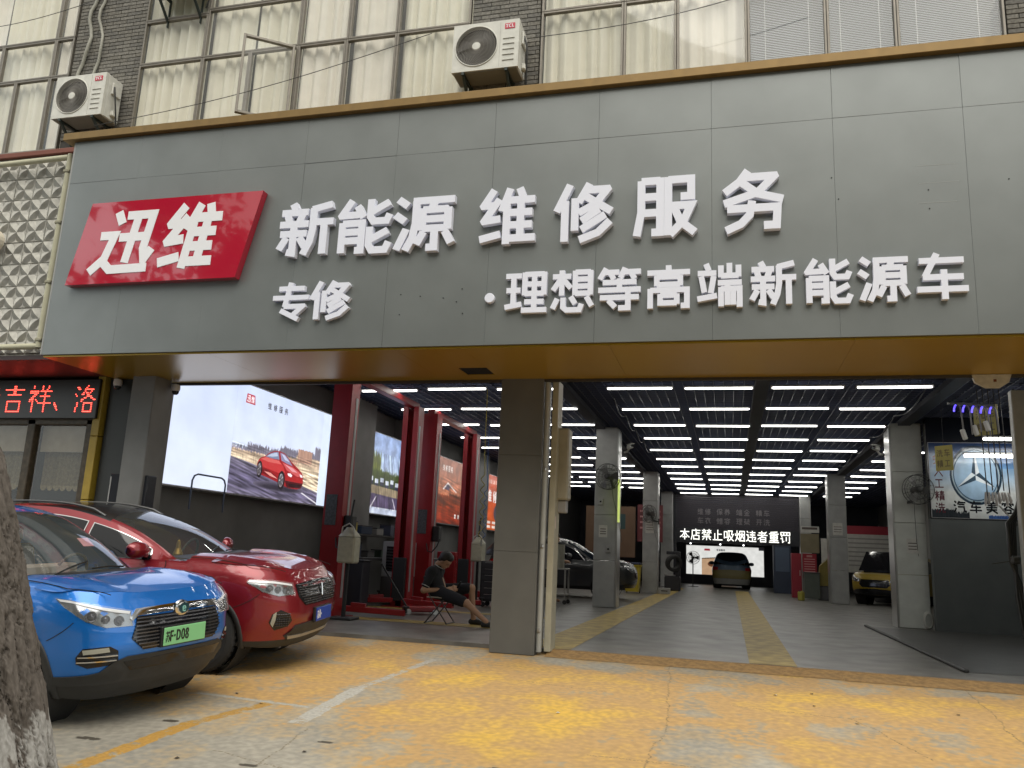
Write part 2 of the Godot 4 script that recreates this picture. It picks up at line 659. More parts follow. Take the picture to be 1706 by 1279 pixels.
# fill polygons (union) into a picture
func fill_polys(img: Image, polys: Array, col: Color) -> void:
	var lo := 1e9
	var hi := -1e9
	for poly in polys:
		for p in poly:
			lo = minf(lo, p.y)
			hi = maxf(hi, p.y)
	for y in range(maxi(0, int(lo)), mini(img.get_height(), int(hi) + 2)):
		var ym := y + 0.5
		for poly in polys:
			var xs := []
			for i in poly.size():
				var a: Vector2 = poly[i]
				var b: Vector2 = poly[(i + 1) % poly.size()]
				if (a.y <= ym) != (b.y <= ym):
					xs.append(a.x + (b.x - a.x) * (ym - a.y) / (b.y - a.y))
			xs.sort()
			for i in range(0, xs.size() - 1, 2):
				var x0 := int(round(xs[i]))
				var x1 := int(round(xs[i + 1]))
				if x1 > x0:
					img.fill_rect(Rect2i(x0, y, x1 - x0, 1), col)


func shape(img: Image, pts: Array, col: Color) -> void:
	var p := PackedVector2Array()
	for i in range(0, pts.size(), 2):
		p.append(Vector2(pts[i], pts[i + 1]))
	fill_polys(img, [p], col)


func oval(img: Image, cx: float, cy: float, rx: float, ry: float, col: Color) -> void:
	var p := PackedVector2Array()
	for k in 36:
		p.append(Vector2(cx + rx * cos(TAU * k / 36), cy + ry * sin(TAU * k / 36)))
	fill_polys(img, [p], col)


func write_glyph(img: Image, key: String, x: float, y: float, w: float, h: float, col: Color, hw := 6.0, skew := 0.0) -> void:
	var out := []
	for poly in stroke_polys(key, hw, skew):
		var p := PackedVector2Array()
		for q in poly:
			p.append(Vector2(x + q.x * w / 100.0, y + h - q.y * h / 100.0))
		out.append(p)
	fill_polys(img, out, col)


func picture(img: Image, key: String, energy := 0.0, rough := 0.35) -> StandardMaterial3D:
	var t := ImageTexture.create_from_image(img)
	var m := mat(key, 1, 1, 1, rough)
	m.albedo_color = Color.WHITE if energy == 0.0 else Color(0.3, 0.3, 0.3)
	m.albedo_texture = t
	m.texture_repeat = false
	if energy > 0.0:
		m.emission_enabled = true
		m.emission = Color.BLACK
		m.emission_texture = t
		m.emission_energy_multiplier = energy
	return m


# soft mottling laid over a finished picture, so that flat print areas carry some tone
func mottle(img: Image, freq: float, amount: float, sd: int) -> void:
	var n := FastNoiseLite.new()
	n.seed = sd
	n.frequency = freq
	for y in img.get_height():
		for x in img.get_width():
			var c := img.get_pixel(x, y)
			var k := 1.0 + amount * n.get_noise_2d(x, y)
			img.set_pixel(x, y, Color(c.r * k, c.g * k, c.b * k))


# ---------------------------------------------------------------- ground and workshop shell
func make_ground() -> void:
	var far_ground := begin()
	for i in range(1):
		var zs := [-10.3, -8.5, -6.2, -4.0, 0.0, 6.0, 60.0]
		for k in zs.size() - 1:
			var za: float = zs[k]
			var zb: float = zs[k + 1]
			var ya := ground_y(za) - 0.006
			var yb := ground_y(zb) - 0.006
			var n := Vector3(0, zb - za, ya - yb).normalized()
			quad(far_ground, Vector3(-90, ya, za), Vector3(90, ya, za), Vector3(90, yb, zb), Vector3(-90, yb, zb), n)
	struct("ground", far_ground.commit(), worn("ground_concrete", 0.21, 0.205, 0.19, 0.85, 0.0, "hard", 0.25))
	# the painted forecourt in front of the workshop
	var x0 := -10.0
	var x1 := 6.0
	var z0 := -10.3
	var z1 := -1.3
	var g := []
	for i in 46:
		var z := lerpf(z0, z1, i / 45.0)
		var row := []
		for j in 2:
			row.append(Vector3(lerpf(x0, x1, float(j)), ground_y(z), z))
		g.append(row)
	var st := begin()
	sheet(st, g, Vector3.UP, null, true)
	struct("forecourt", st.commit(), forecourt_material(x0, x1, z0, z1))
	# thresholds and small litter
	var lip := begin()
	for seg in [[-2.15, 1.2, 0.30], [1.2, 3.3, 0.34]]:
		quad(lip, Vector3(seg[0], 0.002, -10.32), Vector3(seg[1], 0.002, -10.32), Vector3(seg[1], ground_y(-10.3 + seg[2]) + 0.004, -10.3 + seg[2]), Vector3(seg[0], ground_y(-10.3 + seg[2]) + 0.004, -10.3 + seg[2]), Vector3(0, 0.97, 0.2).normalized())
	struct("threshold_ramp", lip.commit(), worn("ramp_paint", 0.42, 0.25, 0.09, 0.75, 0.0, "hard", 1.6))
	var leaf := begin()
	quad(leaf, Vector3(-0.018, 0, -0.008), Vector3(0.012, 0.006, -0.014), Vector3(0.022, 0.0, 0.006), Vector3(-0.006, 0.008, 0.014), Vector3.UP)
	var leaf_mesh := leaf.commit()
	var spots := [[0.42, -8.9, "pale"], [0.75, -8.55, "dark"], [0.78, -9.1, "dark"], [-1.45, -7.4, "pale"], [-4.35, -7.0, "dark"], [-3.95, -6.75, "tan"], [-2.9, -5.6, "dark"], [1.05, -8.0, "tan"], [-3.6, -5.15, "dark"], [2.0, -8.7, "dark"]]
	var where := ["near the threshold right of the yellow lane", "on bare concrete right of the cracked lane", "just below the ramp at the right", "in the middle of the yellow paint", "under the blue car nose", "between the two cars on worn paint", "on bare concrete at the front", "on yellow paint at the right", "beside the tree on grey concrete", "by the wash bay corner of the forecourt"]
	for k in spots.size():
		var s = spots[k]
		solo("fallen_leaf", leaf_mesh, mat("leaf_" + s[2], {"pale": 0.6, "dark": 0.05, "tan": 0.4}[s[2]], {"pale": 0.57, "dark": 0.04, "tan": 0.25}[s[2]], {"pale": 0.5, "dark": 0.03, "tan": 0.08}[s[2]], 0.8), "%s scrap of leaf litter %s" % [s[2], where[k]], "leaf", turned(s[0], ground_y(s[1]) + 0.004, s[1], 0.0, k * 1.3, 0.0), "litter on the forecourt")


func forecourt_material(x0: float, x1: float, z0: float, z1: float) -> StandardMaterial3D:
	var w := 1600
	var h := 900
	# how much paint is left, coarse map
	var cw := 160
	var ch := 90
	var coarse := Image.create_empty(cw, ch, false, Image.FORMAT_RF)
	# x centre, z centre, x radius, z radius, amount of paint, hardness
	var blobs := [
		[1.0, -8.0, 4.6, 4.0, 0.30, 3], [-0.2, -9.75, 3.4, 0.7, -0.16, 2], [-4.4, -8.6, 1.5, 1.6, 0.22, 2], [-1.9, -7.0, 1.15, 1.9, 0.20, 2],
		[-0.35, -7.2, 0.34, 1.1, -0.42, 2], [0.27, -6.8, 0.17, 1.3, -0.36, 2], [1.7, -7.2, 0.8, 0.7, -0.32, 2], [0.9, -7.9, 0.25, 0.8, -0.2, 2], [-1.35, -8.6, 0.4, 0.35, -0.2, 2], [-0.15, -9.2, 0.55, 0.45, -0.2, 2],
		[-3.0, -5.4, 0.95, 1.0, -0.42, 3], [-3.3, -7.7, 0.28, 1.6, -0.3, 2], [-4.6, -5.6, 0.9, 1.1, -0.3, 3], [-6.6, -7.2, 2.0, 3.0, -0.12, 3], [-2.0, -9.7, 0.9, 0.4, -0.2, 2],
		[0.8, -9.0, 1.1, 0.5, 0.1, 2], [-1.5, -5.6, 0.4, 0.3, -0.2, 2], [-2.5, -9.0, 0.9, 0.8, 0.1, 2], [-0.5, -3.0, 6.0, 1.6, -0.25, 3],
	]
	for j in ch:
		for i in cw:
			var x := lerpf(x0, x1, (i + 0.5) / cw)
			var z := lerpf(z0, z1, (j + 0.5) / ch)
			var v := 0.36
			for b in blobs:
				var d := pow(absf((x - b[0]) / b[2]), 2.0) + pow(absf((z - b[1]) / b[3]), 2.0)
				v += b[4] * exp(-pow(d, b[5] * 0.5))
			coarse.set_pixel(i, j, Color(v, 0, 0))
	coarse.resize(w, h, Image.INTERPOLATE_CUBIC)
	coarse.convert(Image.FORMAT_L8)
	var base := coarse.get_data()
	var n := FastNoiseLite.new()
	n.seed = 4
	n.frequency = 0.009
	n.fractal_octaves = 6
	n.fractal_gain = 0.62
	n.domain_warp_enabled = true
	n.domain_warp_amplitude = 24.0
	n.domain_warp_frequency = 0.01
	var low := n.get_image(w, h, false, false, false).get_data()
	var f := FastNoiseLite.new()
	f.seed = 9
	f.frequency = 0.11
	f.fractal_octaves = 4
	var fine := f.get_image(w, h, false, false, false).get_data()
	var q := FastNoiseLite.new()
	q.seed = 21
	q.frequency = 0.006
	q.fractal_octaves = 4
	var slow := q.get_image(w, h, false, false, false).get_data()
	var out := PackedByteArray()
	out.resize(w * h * 3)
	for i in w * h:
		var m := base[i] / 255.0 + (low[i] - 128) / 255.0 * 1.12 + (fine[i] - 128) / 255.0 * 0.36
		var k := 0.4 * smoothstep(0.10, 0.38, m) + 0.6 * smoothstep(0.37, 0.47, m)
		var g := 0.86 + 0.28 * fine[i] / 255.0
		var s := slow[i] / 255.0
		# concrete: grey with warm stains; paint: ochre to orange yellow, dirtier where thin
		var cr := (136.0 + 34.0 * s) * g
		var cg := (131.0 + 32.0 * s) * g
		var cb := (120.0 + 28.0 * s) * g
		var t := clampf((m - 0.6) * 2.2, 0.0, 1.0)
		var pr := (182.0 + 26.0 * t) * (0.88 + 0.2 * fine[i] / 255.0)
		var pg := (147.0 + 21.0 * t) * (0.88 + 0.2 * fine[i] / 255.0)
		var pb := (94.0 - 22.0 * t) * (0.9 + 0.2 * fine[i] / 255.0)
		out[i * 3] = int(clampf(lerpf(cr, pr, k), 0, 255))
		out[i * 3 + 1] = int(clampf(lerpf(cg, pg, k), 0, 255))
		out[i * 3 + 2] = int(clampf(lerpf(cb, pb, k), 0, 255))
	var img := Image.create_from_data(w, h, false, Image.FORMAT_RGB8, out)
	var px := func(x: float, z: float) -> Vector2: return Vector2((x - x0) / (x1 - x0) * w, (z - z0) / (z1 - z0) * h)
	# an old yellow bay line, the pale strip of filler and a white line, all broken by wear
	speckle_line(img, px.call(-4.05, -4.4), px.call(-4.1, -6.0), 8.0, Color8(196, 150, 70), 0.8)
	speckle_line(img, px.call(-4.1, -6.0), px.call(-3.9, -6.8), 7.0, Color8(190, 148, 76), 0.62)
	speckle_line(img, px.call(-3.29, -9.3), px.call(-3.44, -7.6), 5.0, Color8(186, 180, 168), 0.62)
	speckle_line(img, px.call(-3.44, -7.6), px.call(-3.36, -6.3), 8.0, Color8(190, 186, 176), 0.8)
	speckle_line(img, px.call(-4.7, -6.9), px.call(-3.5, -6.8), 3.4, Color8(182, 178, 166), 0.85)
	# cracks and joints
	var r := RandomNumberGenerator.new()
	r.seed = 5
	for c in [[-0.69, -10.0, -0.53, -7.0], [-0.53, -7.0, -0.62, -5.6], [-2.2, -8.6, -1.1, -8.35], [0.0, -8.3, 1.1, -8.2], [1.0, -8.2, 1.45, -7.0], [-3.6, -8.6, -2.9, -9.4], [-2.2, -9.3, -3.2, -9.25], [-9.5, -7.7, -4.5, -7.75], [2.4, -10.2, 2.3, -6.0], [-3.5, -5.4, -2.4, -5.1], [-1.0, -6.3, 0.6, -6.25], [-3.2, -6.2, -3.0, -4.4]]:
		var a: Vector2 = px.call(c[0], c[1])
		var b: Vector2 = px.call(c[2], c[3])
		var steps := int(a.distance_to(b))
		var off := Vector2.ZERO
		for k in steps:
			off += Vector2(r.randf_range(-0.55, 0.55), r.randf_range(-0.55, 0.55))
			off *= 0.995
			var p := a.lerp(b, float(k) / steps) + off
			if r.randf() < 0.62:
				img.fill_rect(Rect2i(int(p.x), int(p.y), 1, 1), Color8(104, 90, 66))
	# oil spots
	for s in [[-4.5, -5.35, 9, 3], [-1.5, -5.72, 12, 4], [-4.3, -6.0, 6, 3], [-2.9, -5.9, 5, 2], [-3.1, -5.2, 6, 2], [0.9, -6.6, 4, 2], [-0.3, -5.6, 5, 2]]:
		var p: Vector2 = px.call(s[0], s[1])
		for k in 60:
			var a := r.randf() * TAU
			var d := sqrt(r.randf())
			img.fill_rect(Rect2i(int(p.x + cos(a) * d * s[2]), int(p.y + sin(a) * d * s[3]), 3, 2), Color8(72, 66, 56))
	img.generate_mipmaps()
	var m := mat("forecourt_paint", 1, 1, 1, 0.78)
	m.albedo_color = Color.WHITE
	m.albedo_texture = ImageTexture.create_from_image(img)
	m.texture_repeat = false
	var hn := noise_texture("relief", 0.05, 0.0, 1.0, 5)
	m.roughness_texture = noise_texture("roughmap", 0.01, 0.75, 1.0, 5)
	m.roughness = 0.85
	return m


func speckle_line(img: Image, a: Vector2, b: Vector2, half: float, col: Color, cover: float) -> void:
	var r := RandomNumberGenerator.new()
	r.seed = int(a.x * 7 + b.y)
	var n := FastNoiseLite.new()
	n.seed = int(a.x)
	n.frequency = 0.05
	n.fractal_octaves = 4
	var d := (b - a)
	var L := d.length()
	d /= L
	var s := Vector2(-d.y, d.x)
	for i in int(L * 1.4):
		for j in int(half * 2.8):
			var p := a + d * (i / 1.4) + s * (j / 1.4 - half)
			var e := 1.0 - absf(j / 1.4 - half) / half
			if 0.5 + 0.75 * n.get_noise_2d(p.x, p.y) + 0.2 * r.randf_range(-1, 1) < cover * minf(1.0, e * 3.0 + 0.25):
				var x := int(p.x)
				var y := int(p.y)
				if x >= 0 and y >= 0 and x < img.get_width() and y < img.get_height():
					var k := 0.9 + 0.14 * n.get_noise_2d(p.x * 6, p.y * 6)
					img.set_pixel(x, y, Color(col.r * k, col.g * k, col.b * k))


func make_workshop_shell() -> void:
	var st := begin()
	span(st, Vector3(-8.3, -0.3, -46.0), Vector3(8.0, 0.0, -10.3))
	var floor_m := worn("floor_concrete", 0.19, 0.183, 0.168, 0.42, 0.0, "hard", 0.22)
	floor_m.roughness_texture = noise_texture("floorrough", 0.012, 0.75, 1.0, 6)
	floor_m.roughness = 0.42
	struct("floor", st.commit(), floor_m)
	var yellow := worn("floor_yellow", 0.48, 0.345, 0.09, 0.55, 0.0, "hard", 0.5)
	for r in [[0.21, 0.74, -10.34, -37.0], [-2.47, -1.9, -10.34, -37.0], [-7.6, -2.9, -12.35, -12.85], [-7.6, -3.2, -15.0, -15.35]]:
		var f := begin()
		quad(f, Vector3(r[0], 0.004, r[2]), Vector3(r[1], 0.004, r[2]), Vector3(r[1], 0.004, r[3]), Vector3(r[0], 0.004, r[3]), Vector3.UP)
		struct("floor_marking", f.commit(), yellow)
	var wet := begin()
	quad(wet, Vector3(2.70, 0.004, -11.1), Vector3(6.8, 0.004, -11.1), Vector3(6.8, 0.004, -18.4), Vector3(2.60, 0.004, -18.4), Vector3.UP)
	struct("wash_floor", wet.commit(), worn("wash_floor", 0.055, 0.055, 0.052, 0.4, 0.0, "hard", 0.4))
	var edge := begin()
	box(edge, Vector3(2.66, 0.018, -14.8), Vector3(0.06, 0.036, 7.5), 0.01)
	struct("wash_floor_curb", edge.commit(), mat("dark_rubber", 0.03, 0.03, 0.03, 0.6))
	# walls
	var dark_wall := worn("inner_wall_grey", 0.16, 0.16, 0.155, 0.6, 0.0, "soft", 0.4)
	var w := begin()
	span(w, Vector3(-8.35, 0.0, -46.0), Vector3(-8.12, 4.6, -9.9))
	struct("wall_left", w.commit(), dark_wall)
	w = begin()
	span(w, Vector3(7.4, 0.0, -46.0), Vector3(7.65, 4.6, -10.3))
	struct("wall_right", w.commit(), worn("inner_wall_pale", 0.3, 0.3, 0.28, 0.6, 0.0, "soft", 0.4))
	w = begin()
	span(w, Vector3(-8.35, 0.0, -46.3), Vector3(7.65, 4.6, -46.0))
	struct("wall_back", w.commit(), worn("inner_wall_navy", 0.03, 0.035, 0.05, 0.5, 0.0, "soft", 0.4))
	w = begin()
	span(w, Vector3(-8.35, 4.6, -46.3), Vector3(8.2, 4.8, -9.95))
	struct("ceiling", w.commit(), mat("ceiling_navy", 0.012, 0.018, 0.045, 0.7))
	# the outer walls of the storeys above keep daylight out
	w = begin()
	span(w, Vector3(-16.0, 6.0, -46.0), Vector3(10.0, 13.0, -9.75))
	struct("wall_upper_mass", w.commit(), mat("upper_mass", 0.12, 0.11, 0.1, 0.8))
	w = begin()
	span(w, Vector3(3.55, -0.1, -10.4), Vector3(9.0, 6.2, -10.0))
	struct("wall_front_right", w.commit(), worn("wall_plain", 0.25, 0.25, 0.23, 0.7))
	# header over the opening, behind the soffit
	w = begin()
	span(w, Vector3(-8.1, 3.37, -10.25), Vector3(3.6, 4.6, -10.02))
	struct("wall_header", w.commit(), mat("header_dark", 0.03, 0.03, 0.035, 0.6))
	# the open ceiling grid
	var gr := begin()
	var x := -8.0
	while x < 7.3:
		box(gr, Vector3(x, CEIL + 0.12, -28.0), Vector3(0.012, 0.035, 35.6))
		x += 0.18
	var z := -10.4
	while z > -45.8:
		box(gr, Vector3(-0.35, CEIL + 0.12, z), Vector3(15.3, 0.034, 0.012))
		z -= 0.18
	var grid := part("ceiling_grid", gr.commit(), mat("grid_grey", 0.055, 0.068, 0.12, 0.5), get_node("ceiling"))
	grid.set_meta("kind", "stuff")
	# dark navy strips filling the empty gaps between the lamp rows
	for bx in [-3.0, 0.57, 3.62]:
		var b := begin()
		span(b, Vector3(bx - 0.12, CEIL + 0.0, -45.9), Vector3(bx + 0.12, CEIL + 0.1, -10.3))
		part("beam", b.commit(), mat("gap_navy", 0.010, 0.012, 0.022, 0.6), get_node("ceiling"))
	# clad columns
	var clad := worn("column_cladding", 0.34, 0.345, 0.335, 0.32, 0.0, "soft", 0.6)
	var pale := worn("column_pale", 0.56, 0.58, 0.54, 0.4, 0.0, "soft", 0.6)
	var trim := mat("steel_trim", 0.45, 0.45, 0.44, 0.3, 0.8)
	var cols := [[-3.1, -2.58, -19.5, -20.05, "second grey clad column on the left of the driving lane"], [3.34, 3.94, -18.8, -19.35, "nearest grey clad column on the right of the driving lane"], [-2.96, -2.45, -29.5, -30.0, "third column on the left of the lane beside the yellow bin"], [3.2, 3.74, -29.2, -29.75, "second column on the right of the lane with a hose reel"], [-3.0, -2.5, -38.0, -38.5, "farthest column on the left beside the dark shutter"], [3.0, 3.42, -38.0, -38.5, "farthest column on the right beside the dark shutter"]]
	for c in cols:
		var t := thing("clad_column", c[4], "column", Vector3((c[0] + c[1]) / 2, 0, (c[2] + c[3]) / 2), 0, "columns along the driving lane")
		var hx: float = (c[1] - c[0]) / 2
		var hz: float = (c[2] - c[3]) / 2
		for k in 4:
			var y0 := k * 1.06 + 0.006
			var y1 := minf((k + 1) * 1.06, CEIL + 0.05)
			part("cladding_panel", span_mesh(Vector3(-hx, y0, -hz), Vector3(hx, y1, hz), 0.008), pale if c[0] > 3.3 else clad, t)
		part("corner_trim", span_mesh(Vector3(hx if c[0] < 0 else -hx - 0.035, 0.0, -hz), Vector3(hx + 0.035 if c[0] < 0 else -hx, CEIL, hz + 0.012)), trim, t)
	# pilasters on the left wall
	for p in [[-9.9, -9.55], [-15.55, -17.0], [-18.95, -19.45], [-20.9, -21.4], [-24.5, -26.3], [-31.0, -31.6]]:
		var pm := span_mesh(Vector3(-8.12, 0, p[1]), Vector3(-7.74, 4.5, p[0]), 0.01)
		part("pilaster", pm, worn("pilaster_grey", 0.2, 0.2, 0.195, 0.5, 0.0, "soft", 0.5), get_node("wall_left"))


# ---------------------------------------------------------------- fascia with its characters
func make_fascia() -> void:
	var t := thing("shop_fascia", "long grey panelled fascia board above the workshop opening", "fascia", Vector3(0, 0, -8.36))
	var grey := worn("fascia_grey", 0.212, 0.226, 0.222, 0.36, 0.45, "faint", 0.35)
	var xs := [-8.55, -7.48, -6.26, -5.04, -3.82, -2.60, -1.38, -0.15, 1.08, 2.31, 3.54, 4.76]
	for i in xs.size() - 1:
		for r in [[3.36, 5.7285], [5.7315, 6.34]]:
			var sx: float = xs[i + 1] - xs[i] - 0.0016
			var wob := rng.randf_range(-0.0035, 0.0035)
			part("panel", box_mesh(Vector3(sx, r[1] - r[0], 0.03), 0.001), grey, t, Transform3D(Basis.from_euler(Vector3(wob * 0.6, wob, 0)), Vector3(xs[i] + 0.0008 + sx / 2, (r[0] + r[1]) / 2, -0.015)))
	part("backing", span_mesh(Vector3(-8.54, 3.38, -0.7), Vector3(4.75, 6.33, -0.036)), mat("backing_dark", 0.06, 0.06, 0.06, 0.8), t)
	var gold := worn("gold_trim", 0.24, 0.15, 0.05, 0.45, 0.4, "soft", 1.0)
	part("top_trim", span_mesh(Vector3(-8.72, 6.345, -0.6), Vector3(4.8, 6.45, 0.07), 0.006), gold, t)
	part("end_trim", span_mesh(Vector3(-8.58, 3.36, -0.7), Vector3(-8.553, 6.34, 0.0), 0.004), mat("trim_grey", 0.3, 0.3, 0.29, 0.4, 0.3), t)
	# gold mirror-like soffit, a slab with an opening for the vent
	var so := mat("soffit_gold", 0.40, 0.25, 0.022, 0.28, 0.3)
	var sx := [-8.55, -6.1, -3.66, -3.22, -2.86, -1.22, 1.22, 3.66, 4.76]
	for i in sx.size() - 1:
		if i == 3:
			part("soffit_panel", span_mesh(Vector3(sx[i], 3.335, -0.98), Vector3(sx[i + 1], 3.358, -0.033)), so, t)
			part("soffit_panel", span_mesh(Vector3(sx[i], 3.335, -1.66), Vector3(sx[i + 1], 3.358, -1.38)), so, t)
		else:
			part("soffit_panel", span_mesh(Vector3(sx[i] + 0.0015, 3.335, -1.66), Vector3(sx[i + 1] - 0.0015, 3.358, -0.033)), so, t)
	var v := begin()
	for k in 6:
		bar(v, Vector3(-3.215, 3.35, -1.0 - k * 0.066), Vector3(-2.865, 3.35, -1.0 - k * 0.066), 0.02, 0.03)
	box(v, Vector3(-3.04, 3.5, -1.18), Vector3(0.36, 0.02, 0.42))
	part("vent_grille", v.commit(), mat("vent_black", 0.02, 0.018, 0.016, 0.7), t)
	var so_edge := begin()
	span(so_edge, Vector3(-8.55, 3.30, -1.70), Vector3(4.76, 3.36, -1.662))
	part("soffit_edge", so_edge.commit(), mat("edge_dark", 0.04, 0.035, 0.03, 0.5), t)
	# holes left by removed letters
	var hol := begin()
	for p in [[-3.63, 3.98], [-3.39, 3.95], [-3.11, 3.92], [-2.95, 3.87], [-3.63, 3.74], [-2.87, 3.73], [1.05, 5.06], [1.11, 4.82], [1.95, 4.86], [1.95, 4.66], [2.67, 4.92], [-2.89, 4.02]]:
		var o := Vector3(p[0], p[1], 0)
		lathe(hol, [Vector2(0.007, 0.0), Vector2(0.007, 0.004), Vector2(0.0, 0.004)], 8, Transform3D(Basis(Vector3.RIGHT, PI / 2), o))
	part("screw_hole", hol.commit(), mat("hole_black", 0.01, 0.01, 0.01, 0.9), t).set_meta("kind", "stuff")
	var marks := mat("tape_mark", 0.26, 0.27, 0.26, 0.5)
	for q in [[1.85, 5.12], [1.87, 4.93], [1.84, 4.72]]:
		part("tape_mark", span_mesh(Vector3(q[0], q[1], -0.0006), Vector3(q[0] + 0.36, q[1] + 0.006, 0.001)), marks, t)
	# raised characters: key, left, bottom, right, top
	var white := mat("letter_white", 0.745, 0.76, 0.85, 0.38)
	var upper := [["new", -5.27, 4.5, -4.53], ["able", -4.48, 4.49, -3.78], ["source", -3.75, 4.48, -3.01], ["keep", -2.72, 4.5, -2.05], ["repair", -1.85, 4.49, -1.19], ["serve", -0.96, 4.5, -0.31], ["affair", -0.05, 4.5, 0.58]]
	var ordinal := ["first", "second", "third", "fourth", "fifth", "sixth", "seventh", "eighth", "ninth", "tenth", "eleventh"]
	for k in upper.size():
		var c = upper[k]
		solo("sign_character", glyph_mesh(c[0], c[3] - c[1], 0.68, 0.07), white, "white raised character, %s from the left in the upper line of the fascia" % ordinal[k], "sign", pos(c[1], c[2], -8.358), "raised fascia characters")
	var lower := [["special", -5.27, -4.76], ["repair", -4.76, -4.24], ["reason", -2.37, -1.9], ["think", -1.85, -1.39], ["equal", -1.34, -0.88], ["high", -0.82, -0.37], ["end", -0.3, 0.15], ["new", 0.22, 0.68], ["able", 0.75, 1.2], ["source", 1.26, 1.72], ["car", 1.78, 2.24]]
	for k in lower.size():
		var c = lower[k]
		solo("sign_character", glyph_mesh(c[0], c[2] - c[1], 0.47, 0.055), white, "smaller white raised character, %s from the left in the lower line" % ordinal[k], "sign", pos(c[1], 3.7, -8.358), "raised fascia characters")
	var d := begin()
	lathe(d, [Vector2(0, 0.05), Vector2(0.052, 0.05), Vector2(0.056, 0.046), Vector2(0.056, 0.0)], 24, Transform3D(Basis(Vector3.RIGHT, PI / 2), Vector3.ZERO))
	solo("sign_dot", d.commit(), white, "round white dot before the lower line of characters", "sign", pos(-2.55, 3.885, -8.358))
	# the red slanted board
	var b := thing("red_sign_board", "glossy red slanted sign board with two white characters", "sign", Vector3(-8.26, 4.25, -8.355))
	var pl := begin()
	prism(pl, PackedVector2Array([Vector2(0, 0), Vector2(2.49, 0), Vector2(2.75, 1.11), Vector2(0.24, 1.11)]), 0.10)
	var red := mat("sign_red", 0.42, 0.012, 0.035, 0.06)
	red.clearcoat_enabled = true
	red.clearcoat_roughness = 0.02
	part("board", pl.commit(), red, b)
	part("character", glyph_mesh("swift", 0.86, 0.84, 0.006, 6.8, 0.2), mat("print_white", 0.8, 0.8, 0.82, 0.12), b, pos(0.33, 0.13, 0.1005))
	part("character", glyph_mesh("keep", 0.80, 0.86, 0.006, 7.2, 0.2), mat("print_white"), b, pos(1.32, 0.15, 0.1005))
	# clad front pier, steel post and door rail beside it
	var p := thing("front_pier", "grey clad pier standing in the middle of the workshop front", "pier", Vector3(-2.56, 0, -10.15))
	for q in [[-0.06, 1.149], [1.151, 2.349], [2.351, 3.36]]:
		part("cladding_panel", span_mesh(Vector3(-0.28, q[0], -0.15), Vector3(0.28, q[1], 0.15), 0.003), worn("pier_grey", 0.125, 0.125, 0.117, 0.42, 0.0, "soft", 0.4), p)
	part("cladding_return", span_mesh(Vector3(-0.29, -0.06, -0.40), Vector3(0.27, 3.36, -0.153), 0.006), worn("pier_grey"), p)
	var rail := thing("door_rail", "pale steel door rail standing against the right side of the grey pier", "rail", Vector3(-2.24, -0.02, -10.08))
	var rs := begin()
	tube(rs, [Vector3(0, 0, 0), Vector3(0, 3.36, 0)], 0.036, 12)
	part("post", rs.commit(), worn("rail_pale", 0.42, 0.43, 0.41, 0.45, 0.3, "soft", 1.0), rail)
	part("channel", span_mesh(Vector3(0.05, 0, -0.34), Vector3(0.13, 3.36, -0.06), 0.005), worn("rail_cream", 0.42, 0.40, 0.31, 0.5, 0.0, "soft", 1.0), rail)
	for y in [0.25, 1.25, 2.2]:
		part("bolt", box_mesh(Vector3(0.05, 0.05, 0.05), 0.012), mat("steel_trim"), rail, pos(0.0, y, 0.03))
	part("label_plate", box_mesh(Vector3(0.002, 0.15, 0.05)), mat("label_pale", 0.6, 0.5, 0.45, 0.5), rail, pos(0.1315, 1.55, -0.12))
	var bxo := thing("control_box", "tall beige metal box on the pier beside the driving lane", "box", Vector3(-2.08, 1.82, -10.38))
	part("casing", span_mesh(Vector3(-0.06, 0, -0.12), Vector3(0.1, 0.92, 0.12), 0.02), worn("box_beige", 0.36, 0.34, 0.27, 0.5, 0.0, "soft", 1.0), bxo)
	part("flap", span_mesh(Vector3(-0.04, -0.16, -0.10), Vector3(0.07, -0.004, 0.06), 0.01), mat("flap_grey", 0.3, 0.3, 0.3, 0.5), bxo)
	# small dark devices under the soffit
	camera_dome("security_camera", Vector3(-8.5, 3.33, -9.7), "white dome security camera under the soffit above the dark end pier")
	camera_dome("security_camera", Vector3(-7.72, 3.30, -9.95), "dark dome security camera at the top of the big light poster")


func camera_dome(called: String, at: Vector3, label: String) -> void:
	var t := thing(called, label, "camera", at, 0.0, "security cameras")
	var s := begin()
	bar(s, Vector3(0, 0, 0), Vector3(0, -0.06, 0.0), 0.07, 0.07)
	bar(s, Vector3(0, -0.05, 0), Vector3(0.1, -0.07, 0.1), 0.03, 0.03)
	part("bracket", s.commit(), mat("plastic_white", 0.6, 0.6, 0.58, 0.5), t)
	s = begin()
	lathe(s, [Vector2(0.0, -0.03), Vector2(0.055, -0.03), Vector2(0.06, -0.06), Vector2(0.06, -0.09), Vector2(0.05, -0.12)], 16, pos(0.08, 0, 0.08))
	part("body", s.commit(), mat("plastic_white"), t)
	s = begin()
	lathe(s, [Vector2(0.05, -0.12), Vector2(0.045, -0.15), Vector2(0.025, -0.17), Vector2(0.0, -0.175)], 16, pos(0.08, 0, 0.08))
	part("lens", s.commit(), mat("dome_black", 0.012, 0.012, 0.014, 0.08), t)


